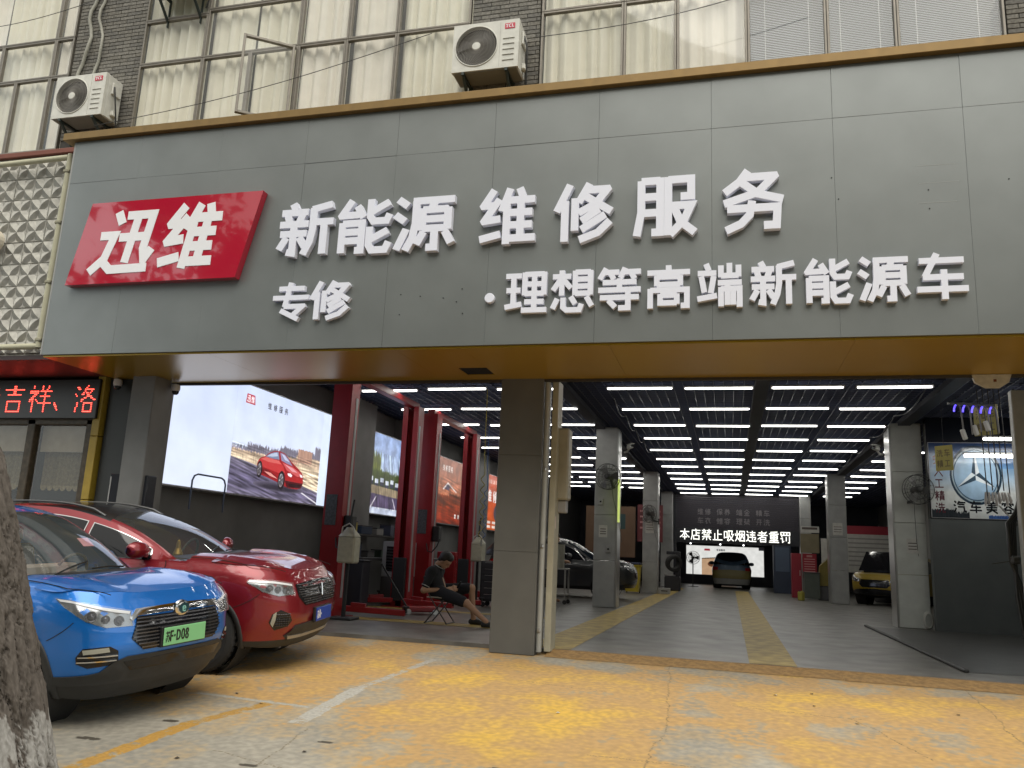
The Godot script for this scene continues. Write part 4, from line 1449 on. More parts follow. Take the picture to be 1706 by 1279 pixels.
# ---------------------------------------------------------------- lamps under the ceiling
func make_ceiling_lamps() -> void:
	var white := glow("lamp_glow", 1.0, 0.99, 0.95, 3.2)
	var st := begin()
	box(st, Vector3(0, 0, 0), Vector3(1.16, 0.03, 0.034), 0.010)
	var tube_mesh := st.commit()
	st = begin()
	box(st, Vector3(0, 0.028, 0), Vector3(1.2, 0.024, 0.044), 0.004)
	var holder := st.commit()
	var cols := [[-1.53, "over the driving lane, first from the left"], [-0.15, "over the driving lane, second from the left"], [1.29, "over the driving lane, third from the left"], [2.68, "over the driving lane, fourth from the left"], [-3.62, "over the left bay, next to the columns"], [-5.02, "over the left bay, in the middle"], [-6.46, "over the left bay, along the poster wall"], [4.5, "right of the right hand columns"]]
	var rows := ["nearest", "second", "third", "fourth", "fifth", "sixth", "seventh", "eighth", "ninth", "tenth", "eleventh", "farthest"]
	var proto: Node3D = null
	for c in cols.size():
		for r in range(-1, 12):  # the foremost row hangs unseen above the soffit, lighting the bay front
			if (c >= 4 and c < 7 and r > 10) or (c == 7 and r < 4):
				continue
			var at := Vector3(cols[c][0], CEIL - 0.02, -14.6 - r * 2.1)
			var label: String = "glowing white tube lamp in the %s row %s" % ["unseen_foremost" if r < 0 else rows[r], cols[c][1]]
			if proto == null:
				proto = thing("ceiling_tube_lamp", label, "lamp", at, 0.0, "tube lamps under the workshop ceiling")
				part("lamp_tube", tube_mesh, white, proto)
				part("holder", holder, mat("plastic_white", 0.6, 0.6, 0.58, 0.5), proto)
				for s in [-1.0, 1.0]:
					part("end_cap", box_mesh(Vector3(0.025, 0.04, 0.042), 0.008), mat("cap_grey", 0.25, 0.25, 0.25, 0.5), proto, pos(0.595 * s, 0.0, 0))
				var l := AreaLight3D.new()
				l.name = "lamp_light"
				l.light_energy = LAMP_ENERGY
				l.light_color = Color(1.0, 0.99, 0.95)
				l.area_size = Vector2(1.14, 0.03)
				l.area_range = 40.0
				l.shadow_enabled = true
				proto.add_child(l)
				l.transform = turned(0, -0.018, 0, -PI / 2, 0, 0)
			else:
				var o := proto.duplicate()
				o.name = numbered("ceiling_tube_lamp")
				add_child(o)
				o.position = at + Vector3(rng.randf_range(-0.03, 0.03), rng.randf_range(-0.012, 0.012), rng.randf_range(-0.03, 0.03))
				o.rotation.y = rng.randf_range(-0.012, 0.012)
				o.set_meta("label", label)


const LAMP_ENERGY := 0.18


func light_panel(parent: Node3D, w: float, h: float, at: Transform3D, energy: float, col: Color) -> void:
	var l := AreaLight3D.new()
	l.name = "panel_light"
	l.light_energy = energy
	l.light_color = col
	l.area_size = Vector2(w, h)
	l.shadow_enabled = true
	parent.add_child(l)
	l.transform = at


# ---------------------------------------------------------------- left bay: light posters, lifts, benches
func vertical_fade(img: Image, y0: int, y1: int, a: Color, b: Color) -> void:
	for y in range(y0, y1):
		img.fill_rect(Rect2i(0, y, img.get_width(), 1), a.lerp(b, float(y - y0) / maxf(1.0, y1 - y0)))


func ragged(img: Image, pts: Array, amp: float, depth: float, col: Color, sd: int) -> void:
	# a strip of treetops or rough ground: upper edge through pts (x, y), ragged, depth thick
	var n := FastNoiseLite.new()
	n.seed = sd
	n.frequency = 0.11
	n.fractal_octaves = 4
	for k in range(0, pts.size() - 2, 2):
		for x in range(int(pts[k]), int(pts[k + 2])):
			var y: float = lerpf(pts[k + 1], pts[k + 3], (x - pts[k]) / (pts[k + 2] - pts[k])) + amp * n.get_noise_1d(x)
			var v := 1.0 + 0.35 * n.get_noise_2d(x * 2.0, y)
			img.fill_rect(Rect2i(x, int(y), 1, int(depth)), Color(col.r * v, col.g * v, col.b * v))


# print softened the way a blown-up photograph is
func soften(img: Image, k: float) -> void:
	var w := img.get_width()
	var h := img.get_height()
	img.resize(int(w / k), int(h / k), Image.INTERPOLATE_LANCZOS)
	img.resize(w, h, Image.INTERPOLATE_CUBIC)


func streaks(img: Image, region: Rect2i, a: Vector2, amount: float, sd: int) -> void:
	# dragged grain of a panning shot: noise stretched along a
	var n := FastNoiseLite.new()
	n.seed = sd
	n.frequency = 0.09
	n.fractal_octaves = 3
	var d := a.normalized()
	for y in range(region.position.y, region.end.y):
		for x in range(region.position.x, region.end.x):
			var u := x * d.x + y * d.y
			var v := -x * d.y + y * d.x
			var k := 1.0 + amount * n.get_noise_2d(u * 0.06, v)
			var c := img.get_pixel(x, y)
			img.set_pixel(x, y, Color(c.r * k, c.g * k, c.b * k))


func road_poster() -> Image:
	var w := 750
	var h := 370
	var img := Image.create_empty(w, h, false, Image.FORMAT_RGB8)
	vertical_fade(img, 0, h, Color8(196, 208, 238), Color8(220, 227, 244))
	# far trees, sandy banks, road
	ragged(img, [0, 212, 90, 196, 300, 180, 450, 176, 560, 150, 605, 110], 16, 120, Color8(112, 108, 122), 3)
	ragged(img, [0, 222, 260, 210, 420, 196, 605, 160], 8, 160, Color8(178, 156, 134), 5)
	ragged(img, [330, 215, 430, 172, 540, 214], 5, 50, Color8(170, 134, 116), 6)
	ragged(img, [0, 236, 200, 232, 605, 215], 3, 140, Color8(198, 178, 152), 8)
	streaks(img, Rect2i(0, 200, 606, 170), Vector2(1, 0.06), 0.55, 4)
	for k in 24:
		var f := k / 23.0
		shape(img, [0, lerpf(250, 366, f), 120, lerpf(260, 368, f), 605, lerpf(322, 370, f), 605, 370, 0, 370], Color8(112, 106, 124).lerp(Color8(92, 86, 110), sin(f * 3.0)))
	streaks(img, Rect2i(0, 255, 606, 115), Vector2(1, 0.16), 0.7, 9)
	shape(img, [470, 327, 605, 362, 605, 367, 460, 330], Color8(214, 212, 218))
	soften(img, 2.4)
	# the red sports car, three quarter view, modelled in many tones
	for k in 8:
		oval(img, 322, 326 + k * 0.6, 176 - k * 9, 17 - k * 1.6, Color8(96, 90, 108).lerp(Color8(48, 44, 56), k / 7.0))
	var hull := [160, 260, 166, 244, 180, 234, 206, 226, 232, 211, 262, 201, 300, 197, 336, 201, 368, 216, 394, 229, 436, 243, 470, 258, 482, 270, 486, 298, 474, 317, 440, 323, 380, 323, 340, 317, 300, 308, 230, 298, 180, 292, 164, 278]
	shape(img, hull, Color8(150, 26, 32))
	shape(img, [166, 248, 182, 236, 210, 228, 300, 231, 332, 248, 350, 270, 300, 275, 210, 266, 172, 260], Color8(186, 52, 54))
	shape(img, [180, 238, 212, 229, 300, 232, 322, 243, 230, 244], Color8(206, 96, 92))
	shape(img, [176, 270, 230, 271, 290, 288, 306, 300, 236, 293, 186, 286], Color8(112, 18, 26))
	shape(img, [206, 278, 250, 280, 306, 298, 250, 292], Color8(222, 150, 140))
	shape(img, [322, 234, 404, 244, 462, 261, 480, 273, 440, 276, 360, 260], Color8(196, 84, 86))
	shape(img, [340, 239, 400, 248, 440, 261, 400, 261], Color8(216, 150, 156))
	shape(img, [348, 270, 420, 280, 484, 278, 486, 298, 400, 302, 360, 293], Color8(160, 30, 34))
	shape(img, [352, 298, 486, 298, 476, 317, 372, 322], Color8(70, 12, 20))
	shape(img, [380, 307, 470, 305, 462, 315, 392, 317], Color8(30, 10, 16))
	shape(img, [207, 228, 236, 213, 264, 204, 292, 201, 302, 228, 260, 229], Color8(120, 130, 156))
	shape(img, [218, 224, 244, 213, 282, 204, 290, 216, 250, 223], Color8(176, 188, 210))
	shape(img, [302, 201, 336, 204, 366, 218, 400, 241, 356, 236, 316, 229], Color8(132, 130, 160))
	shape(img, [312, 204, 336, 208, 374, 228, 340, 224], Color8(188, 190, 214))
	shape(img, [366, 270, 388, 268, 404, 275, 396, 282, 374, 279], Color8(232, 228, 232))
	shape(img, [454, 265, 474, 266, 482, 275, 466, 276], Color8(226, 222, 226))
	for q in [[178, 275, 17, 29], [328, 300, 24, 34]]:
		oval(img, q[0], q[1], q[2], q[3], Color8(24, 20, 26))
		oval(img, q[0] - 2, q[1], q[2] * 0.66, q[3] * 0.74, Color8(128, 120, 124))
		oval(img, q[0] - 2, q[1], q[2] * 0.52, q[3] * 0.6, Color8(70, 64, 70))
		for k in 5:
			var a := TAU * k / 5.0 + 0.4
			shape(img, [q[0] - 2, q[1] - 2, q[0] - 2 + cos(a) * q[2] * 0.6, q[1] + sin(a) * q[3] * 0.68, q[0] + cos(a + 0.3) * q[2] * 0.6, q[1] + sin(a + 0.3) * q[3] * 0.68], Color8(170, 164, 166))
	soften(img, 1.7)
	# the margin and the heading
	img.fill_rect(Rect2i(606, 0, 144, h), Color8(206, 218, 242))
	shape(img, [56, 30, 104, 30, 110, 62, 52, 62], Color8(170, 34, 56))
	write_glyph(img, "swift", 58, 34, 21, 24, Color8(240, 236, 240), 7)
	write_glyph(img, "keep", 82, 34, 21, 24, Color8(240, 236, 240), 7)
	var x := 190
	for g in ["keep", "repair", "serve", "affair"]:
		write_glyph(img, g, x, 36, 24, 24, Color8(60, 60, 72), 5.5)
		x += 38
	soften(img, 1.3)
	mottle(img, 0.006, 0.06, 3)
	return img


func trees_poster() -> Image:
	var w := 256
	var h := 256
	var img := Image.create_empty(w, h, false, Image.FORMAT_RGB8)
	vertical_fade(img, 0, h, Color8(150, 174, 222), Color8(206, 214, 230))
	ragged(img, [0, 70, 90, 120, 140, 128, 256, 96], 34, 100, Color8(92, 100, 42), 12)
	ragged(img, [0, 120, 256, 128], 16, 60, Color8(64, 76, 34), 13)
	for k in 6:
		img.fill_rect(Rect2i(14 + k * 40, 140 + (k % 2) * 6, 26, 16), Color8(206, 214, 236))
		img.fill_rect(Rect2i(12 + k * 40, 154 + (k % 2) * 6, 30, 12), Color8(54, 56, 78))
	shape(img, [0, 166, 256, 172, 256, 200, 0, 196], Color8(150, 134, 108))
	shape(img, [0, 192, 256, 198, 256, 256, 0, 256], Color8(84, 72, 100))
	shape(img, [70, 200, 76, 200, 22, 256, 10, 256], Color8(206, 200, 210))
	shape(img, [196, 200, 202, 200, 248, 256, 238, 256], Color8(190, 184, 196))
	img.fill_rect(Rect2i(0, 236, 256, 20), Color8(208, 216, 238))
	streaks(img, Rect2i(0, 60, 256, 180), Vector2(0.3, 1), 0.5, 14)
	soften(img, 1.8)
	mottle(img, 0.02, 0.3, 8)
	return img


func orange_poster() -> Image:
	var w := 320
	var h := 210
	var img := Image.create_empty(w, h, false, Image.FORMAT_RGB8)
	vertical_fade(img, 0, 120, Color8(150, 100, 84), Color8(186, 112, 78))
	vertical_fade(img, 120, h, Color8(150, 66, 36), Color8(130, 44, 24))
	ragged(img, [20, 122, 130, 112, 270, 124], 9, 34, Color8(112, 50, 26), 15)
	shape(img, [70, 100, 112, 76, 200, 102, 194, 105, 114, 82, 78, 103], Color8(240, 232, 230))
	shape(img, [86, 100, 112, 82, 132, 88, 128, 102], Color8(92, 80, 104))
	var x := 60
	for g in ["keep", "repair", "serve", "affair"]:
		write_glyph(img, g, x, 22, 18, 20, Color8(236, 226, 222), 6)
		x += 24
	for k in 2:
		img.fill_rect(Rect2i(188 + k * 32, 176, 14, 14), Color8(236, 226, 220))
	img.fill_rect(Rect2i(258, 0, 62, h), Color8(222, 228, 242))
	soften(img, 1.6)
	streaks(img, Rect2i(0, 60, 256, 150), Vector2(1, 0.1), 0.5, 19)
	mottle(img, 0.02, 0.35, 18)
	img.fill_rect(Rect2i(258, 0, 62, h), Color8(222, 228, 242))
	return img


func notice_poster() -> Image:
	var img := Image.create_empty(256, 256, false, Image.FORMAT_RGB8)
	vertical_fade(img, 0, 256, Color8(196, 84, 56), Color8(206, 92, 40))
	var x := 10
	for g in ["keep", "repair", "serve", "affair"]:
		write_glyph(img, g, x, 70, 50, 56, Color8(250, 240, 236), 7)
		x += 60
	for k in 5:
		write_glyph(img, ["new", "able", "source", "car", "end"][k], 12 + k * 28, 20, 20, 20, Color8(240, 210, 200), 6)
	oval(img, 120, 175, 34, 40, Color8(74, 70, 84))
	for k in 7:
		img.fill_rect(Rect2i(14 + (k % 4) * 60, 216 + (k / 4) * 20, 44, 12), Color8(244, 226, 216))
	soften(img, 1.5)
	mottle(img, 0.02, 0.2, 28)
	return img


func light_poster(label: String, z0: float, z1: float, faces: Array) -> void:
	# on the left wall, facing +x; z0 nearer than z1; faces: [from, to, material, light colour]
	var t := thing("light_poster", label, "light box", Vector3(-7.86, 1.88, z0), PI / 2, "light boxes on the left wall")
	var L := z0 - z1
	part("housing", span_mesh(Vector3(0, -0.02, -0.24), Vector3(L, 1.88, -0.006), 0.006), mat("alu_edge", 0.35, 0.35, 0.36, 0.4, 0.6), t)
	for f in faces:
		part("lightbox_face", card(f[1] - f[0] - 0.004, 1.84), f[2], t, pos(f[0] + 0.002, 0.01, 0.0))
		light_panel(t, f[1] - f[0] - 0.1, 1.7, turned((f[0] + f[1]) / 2, 0.93, 0.02, 0, PI, 0), 0.12 * (f[1] - f[0]) / 2.0, f[3])


func make_left_bay() -> void:
	var pale := Color(0.85, 0.9, 1.0)
	var blank := Image.create_empty(64, 64, false, Image.FORMAT_RGB8)
	vertical_fade(blank, 0, 64, Color8(196, 208, 238), Color8(216, 224, 243))
	mottle(blank, 0.03, 0.05, 2)
	var bl := picture(blank, "poster_blank_light", 0.58)
	light_poster("long light box poster with a red sports car on a desert road", -9.85, -15.5, [[0.0, 1.86, bl, pale], [1.86, 5.61, picture(road_poster(), "poster_road_light", 0.58), pale]])
	light_poster("light box poster of trees over a road between two pilasters", -17.02, -18.94, [[0.0, 1.92, picture(trees_poster(), "poster_trees_light", 0.42), pale]])
	light_poster("narrow blank light box beside the second lift post", -19.47, -20.88, [[0.0, 1.41, bl, pale]])
	light_poster("brown and orange light box poster with a pale margin", -21.42, -24.5, [[0.0, 3.08, picture(orange_poster(), "poster_orange_light", 0.4), Color(1, 0.8, 0.7)]])
	light_poster("orange light box notice farthest along the left wall", -26.35, -29.6, [[0.0, 3.25, picture(notice_poster(), "poster_notice_light", 0.4), Color(1, 0.7, 0.5)]])
	# lifts: two posts and an overhead beam each, the car drives in sideways
	two_post_lift(Vector3(-6.3, 0, -12.45), 3.3, "red two post car lift nearest the forecourt")
	two_post_lift(Vector3(-6.2, 0, -16.4), 3.1, "red two post car lift further into the left bay")
	# oil drain tanks
	oil_tank(Vector3(-5.86, 0.86, -12.2), "cream oil collecting tank hanging beside the first lift post", 1.0)
	oil_tank(Vector3(-5.35, 0.92, -17.6), "grey white oil tank in front of the rear lift", 0.95)
	# steel frame cabinet with dark glass
	var c := thing("steel_cabinet", "grey metal cabinet with a dark louvred front between the lifts", "cabinet", Vector3(-6.62, 0, -16.3))
	part("lower_case", span_mesh(Vector3(-0.3, 0.06, -0.3), Vector3(0.3, 0.55, 0.3), 0.01), mat("cab_dark", 0.09, 0.09, 0.09, 0.5), c)
	part("upper_case", span_mesh(Vector3(-0.3, 0.555, -0.3), Vector3(0.3, 1.26, 0.3), 0.01), mat("cab_grey", 0.32, 0.33, 0.33, 0.45), c)
	part("glass_panel", span_mesh(Vector3(-0.21, 0.66, 0.301), Vector3(0.21, 1.16, 0.306)), mat("dark_glass", 0.012, 0.012, 0.015, 0.12), c)
	for k in 8:
		part("louvre", span_mesh(Vector3(-0.21, 0.68 + k * 0.06, 0.3065), Vector3(0.21, 0.69 + k * 0.06, 0.314)), mat("cab_dark"), c)
	# bench along the wall, with tools
	var wb := thing("workbench", "long dark workbench under the light posters", "workbench", Vector3(-7.35, 0, -17.6))
	part("bench_top", span_mesh(Vector3(-0.35, 0.86, -2.4), Vector3(0.35, 0.92, 2.4), 0.008), mat("bench_top", 0.05, 0.05, 0.05, 0.5), wb)
	for k in 4:
		part("leg", span_mesh(Vector3(0.25, 0.0, -2.35 + k * 1.55), Vector3(0.31, 0.86, -2.29 + k * 1.55)), mat("bench_leg", 0.08, 0.08, 0.085, 0.5), wb)
	part("back_shelf", span_mesh(Vector3(-0.35, 1.35, -2.4), Vector3(-0.05, 1.39, 2.4), 0.006), mat("bench_top"), wb)
	var tool_colors := [[0.05, 0.06, 0.10], [0.30, 0.24, 0.04], [0.10, 0.10, 0.10], [0.03, 0.05, 0.10], [0.05, 0.08, 0.06], [0.25, 0.25, 0.24], [0.02, 0.02, 0.02]]
	var names := ["tool_box", "parts_bin", "tool_box", "parts_crate", "tool_box", "parts_bin", "tool_box"]
	for k in 14:
		var s := Vector3(rng.randf_range(0.2, 0.4), rng.randf_range(0.1, 0.28), rng.randf_range(0.2, 0.42))
		var y := 0.92 if k % 2 == 0 else 1.39
		var q: Array = tool_colors[k % 7]
		var t := thing(names[k % 7], "%s on the %s of the workbench, %s from the forecourt end" % [["navy tool box", "ochre parts bin", "charcoal tool box", "dark blue parts crate", "dark green tool box", "grey parts bin", "black tool box"][k % 7], "top" if k % 2 == 0 else "back shelf", ["first", "second", "third", "fourth", "fifth", "sixth", "seventh"][k / 2]], "box", Vector3(-7.38 if k % 2 == 0 else -7.52, y, -15.55 - (k / 2) * 0.66), rng.randf_range(-0.2, 0.2), "boxes on the workbench")
		var bs := Vector3(minf(s.x, 0.26), s.y, s.z)
		part("case", box_mesh(bs, 0.01), mat("tool%d" % (k % 7), q[0], q[1], q[2], 0.5), t, pos(0, bs.y / 2, 0))
		part("lid", box_mesh(Vector3(bs.x + 0.01, 0.02, bs.z + 0.01), 0.004), mat("tool_lid", 0.04, 0.04, 0.045, 0.4), t, pos(0, bs.y + 0.011, 0))
	# crates and boxes on the floor by the posters
	for q in [[-7.45, -14.6, 0.5, 0.5, 0.62, "crate_ochre", 0.30, 0.22, 0.05, "ochre crate on the floor under the long light box"], [-7.4, -13.8, 0.45, 0.42, 0.5, "crate_blue", 0.03, 0.05, 0.12, "dark blue crate on the floor under the long light box"], [-6.95, -14.9, 0.4, 0.85, 0.35, "crate_ink", 0.03, 0.03, 0.04, "upright black cabinet behind the first lift"]]:
		var t := thing("parts_crate", q[9], "crate", Vector3(q[0], 0, q[1]))
		part("case", span_mesh(Vector3(-q[2] / 2, 0, -q[4] / 2), Vector3(q[2] / 2, q[3], q[4] / 2), 0.015), mat(q[5], q[6], q[7], q[8], 0.5), t)
		part("rim", span_mesh(Vector3(-q[2] / 2 - 0.015, q[3], -q[4] / 2 - 0.015), Vector3(q[2] / 2 + 0.015, q[3] + 0.03, q[4] / 2 + 0.015), 0.008), mat("tool_lid"), t)
	# tool trolley behind the chair
	var tt := thing("tool_trolley", "black tool trolley with many drawers behind the seated person", "trolley", Vector3(-4.75, 0, -17.3))
	part("carcass", span_mesh(Vector3(-0.36, 0.12, -0.24), Vector3(0.36, 0.95, 0.24), 0.012), mat("trolley_black", 0.025, 0.025, 0.03, 0.4), tt)
	for k in 6:
		part("drawer", span_mesh(Vector3(-0.32, 0.16 + k * 0.13, 0.241), Vector3(0.32, 0.275 + k * 0.13, 0.256), 0.005), mat("drawer_black", 0.04, 0.04, 0.045, 0.35), tt)
		part("handle", span_mesh(Vector3(-0.26, 0.26 + k * 0.13, 0.257), Vector3(0.26, 0.268 + k * 0.13, 0.27)), mat("steel_trim", 0.45, 0.45, 0.44, 0.3, 0.8), tt)
	for s in [[-0.3, -0.18], [0.3, -0.18], [-0.3, 0.18], [0.3, 0.18]]:
		part("caster", wheel_mesh(0.055, 0.03), mat("tyre_black", 0.02, 0.02, 0.02, 0.7), tt, turned(s[0], 0.056, s[1], 0, 0, 0))
	# wall handrail loop and switch cabinet at the left end
	var hr := thing("tube_handle", "bent steel tube loop in front of the long light box", "handle", Vector3(-7.7, 0, -11.0), PI / 2)
	var st := begin()
	tube(st, [Vector3(-0.42, 1.55, 0), Vector3(-0.42, 1.98, 0), Vector3(-0.38, 2.05, 0), Vector3(-0.3, 2.08, 0), Vector3(0.3, 2.08, 0), Vector3(0.38, 2.05, 0), Vector3(0.42, 1.98, 0), Vector3(0.42, 1.55, 0)], 0.014, 8)
	part("tube", st.commit(), mat("loop_blue", 0.09, 0.11, 0.16, 0.4, 0.3), hr)
	var sc := thing("switch_cabinet", "black switch cabinet with a yellow label by the left end pier", "cabinet", Vector3(-7.86, 0, -9.7))
	part("case", span_mesh(Vector3(-0.12, 0.9, -0.1), Vector3(0.16, 1.95, 0.1), 0.01), mat("cabinet_black", 0.02, 0.022, 0.03, 0.35), sc)
	part("warning_label", box_mesh(Vector3(0.11, 0.11, 0.002)), mat("label_ochre", 0.42, 0.28, 0.05, 0.5), sc, pos(0.03, 1.72, 0.1015))
	part("stand", span_mesh(Vector3(-0.1, 0.0, -0.08), Vector3(0.14, 0.897, 0.08)), mat("cabinet_black"), sc)
	var sc2 := thing("display_stand", "dark framed display stand leaning at the left end pier", "stand", Vector3(-8.13, 0, -9.62), 0.15)
	part("board", span_mesh(Vector3(-0.16, 0.3, -0.02), Vector3(0.14, 1.96, 0.02), 0.006), mat("cabinet_black"), sc2)
	part("bright_edge", span_mesh(Vector3(-0.15, 0.3, 0.021), Vector3(-0.135, 1.92, 0.026)), mat("edge_pale", 0.45, 0.46, 0.46, 0.35), sc2)
	part("foot", span_mesh(Vector3(-0.2, 0, -0.15), Vector3(0.18, 0.3, 0.15), 0.01), mat("cabinet_black"), sc2)


func wheel_mesh(r: float, w: float) -> Mesh:
	var key := "whl%s/%s" % [r, w]
	if not meshes.has(key):
		var st := begin()
		lathe(st, [Vector2(0, w / 2), Vector2(r * 0.9, w / 2), Vector2(r, w / 3), Vector2(r, -w / 3), Vector2(r * 0.9, -w / 2), Vector2(0, -w / 2)], 16, Transform3D(Basis(Vector3.RIGHT, PI / 2), Vector3.ZERO))
		meshes[key] = st.commit()
	return meshes[key]


func two_post_lift(at: Vector3, gap: float, label: String) -> void:
	var t := thing("car_lift", label, "car lift", at, 0.0, "car lifts in the left bay")
	var red := worn("lift_red", 0.30, 0.012, 0.016, 0.38, 0.0, "soft", 1.0)
	var black := mat("lift_black", 0.02, 0.02, 0.022, 0.5)
	for k in 2:
		var z := -gap * k
		var s := 1.0 if k == 0 else -1.0
		# a channel open towards the other post
		var st := begin()
		span(st, Vector3(-0.17, 0.02, z + s * 0.02), Vector3(0.17, 4.0, z + s * 0.05))
		span(st, Vector3(-0.17, 0.02, z - s * 0.26), Vector3(-0.14, 4.0, z + s * 0.02))
		span(st, Vector3(0.14, 0.02, z - s * 0.26), Vector3(0.17, 4.0, z + s * 0.02))
		span(st, Vector3(-0.139, 0.02, z - s * 0.26), Vector3(-0.06, 4.0, z - s * 0.245))
		span(st, Vector3(0.06, 0.02, z - s * 0.26), Vector3(0.139, 4.0, z - s * 0.245))
		var post := part("post", st.commit(), red, t)
		part("carriage", span_mesh(Vector3(-0.13, 0.12, z - s * 0.32), Vector3(0.13, 0.95, z - s * 0.02), 0.01), black, post)
		part("base_plate", span_mesh(Vector3(-0.3, 0.0, z - s * 0.4), Vector3(0.3, 0.02, z + s * 0.22)), red, t)
		part("side_strip", span_mesh(Vector3(0.171, 0.3, z - s * 0.2), Vector3(0.176, 3.6, z - s * 0.12)), mat("strip_grey", 0.3, 0.29, 0.3, 0.4), post)
		for a in [-1.0, 1.0]:
			st = begin()
			var tip := Vector3(0.2 * a + a * 1.0, 0.1, z - s * (0.45 if a > 0 else 0.7))
			bar(st, Vector3(0.1 * a, 0.13, z - s * 0.28), tip, 0.11, 0.09, 0.008)
			bar(st, Vector3(0.3 * a, 0.2, z - s * 0.3), tip.lerp(Vector3(0.1 * a, 0.13, z - s * 0.28), 0.6) + Vector3(0, 0.07, 0), 0.09, 0.06, 0.006)
			var arm := part("lift_arm", st.commit(), red, t)
			st = begin()
			lathe(st, [Vector2(0, 0.11), Vector2(0.06, 0.11), Vector2(0.06, 0.08), Vector2(0.025, 0.08), Vector2(0.025, 0.0), Vector2(0, 0)], 14, Transform3D(Basis(), tip + Vector3(0, 0.0, 0)))
			part("lift_pad", st.commit(), black, arm)
	part("overhead_beam", span_mesh(Vector3(-0.08, 3.98, -gap), Vector3(0.08, 4.1, 0.0), 0.006), red, t)
	part("control_plate", span_mesh(Vector3(-0.13, 1.45, 0.0505), Vector3(0.07, 1.95, 0.06), 0.004), worn("plate_grey", 0.1, 0.11, 0.12, 0.5, 0.0, "hard", 3.0), t)
	part("motor", span_mesh(Vector3(0.18, 1.3, -0.18), Vector3(0.34, 1.62, 0.0), 0.02), black, t)
	var st2 := begin()
	tube(st2, [Vector3(0.1, 1.25, 0.06), Vector3(0.16, 1.1, 0.14), Vector3(0.26, 1.08, 0.16), Vector3(0.36, 1.2, 0.14), Vector3(0.4, 1.35, 0.1)], 0.012, 6)
	part("hose", st2.commit(), black, t)


func oil_tank(at: Vector3, label: String, k: float) -> void:
	var t := thing("oil_tank", label, "tank", at)
	var st := begin()
	span(st, Vector3(-0.145 * k, 0, -0.12 * k), Vector3(0.145 * k, 0.42 * k, 0.12 * k), 0.025)
	part("body", st.commit(), worn("tank_cream", 0.55, 0.53, 0.42, 0.45, 0.0, "soft", 2.0), t)
	st = begin()
	var g := []
	for i in 4:
		var r: float = [0.14, 0.12, 0.075, 0.06][i] * k
		var y: float = [0.415, 0.47, 0.53, 0.56][i] * k
		var row := []
		for j in 17:
			var a := TAU * j / 16.0
			var m := maxf(absf(cos(a)), absf(sin(a)))
			row.append(Vector3(r * cos(a) / lerpf(m, 1.0, i / 3.0), y, r * 0.85 * sin(a) / lerpf(m, 1.0, i / 3.0)))
		g.append(row)
	sheet(st, g, Vector3.ZERO)
	part("shoulder", st.commit(), worn("tank_cream"), t)
	st = begin()
	tube(st, [Vector3(-0.11, 0.42, 0.08) * k, Vector3(-0.09, 0.56, 0.09) * k, Vector3(0.0, 0.62, 0.05) * k, Vector3(0.09, 0.56, 0.08) * k, Vector3(0.12, 0.44, 0.09) * k], 0.012, 6)
	part("carry_loop", st.commit(), mat("loop_pale", 0.5, 0.48, 0.45, 0.5), t)
	st = begin()
	tube(st, [Vector3(0, 0.55, 0) * k, Vector3(0.0, 0.75, 0) * k, Vector3(0.02, 1.0, -0.02) * k], 0.015, 6)
	part("filler_pipe", st.commit(), mat("lift_black", 0.02, 0.02, 0.022, 0.5), t)
	if at.y > 0.3:
		st = begin()
		bar(st, Vector3(0, -at.y, 0), Vector3(0, 0, 0), 0.05, 0.05)
		box(st, Vector3(0, -at.y + 0.02, 0), Vector3(0.4, 0.04, 0.35), 0.01)
		part("stand", st.commit(), mat("lift_black"), t)


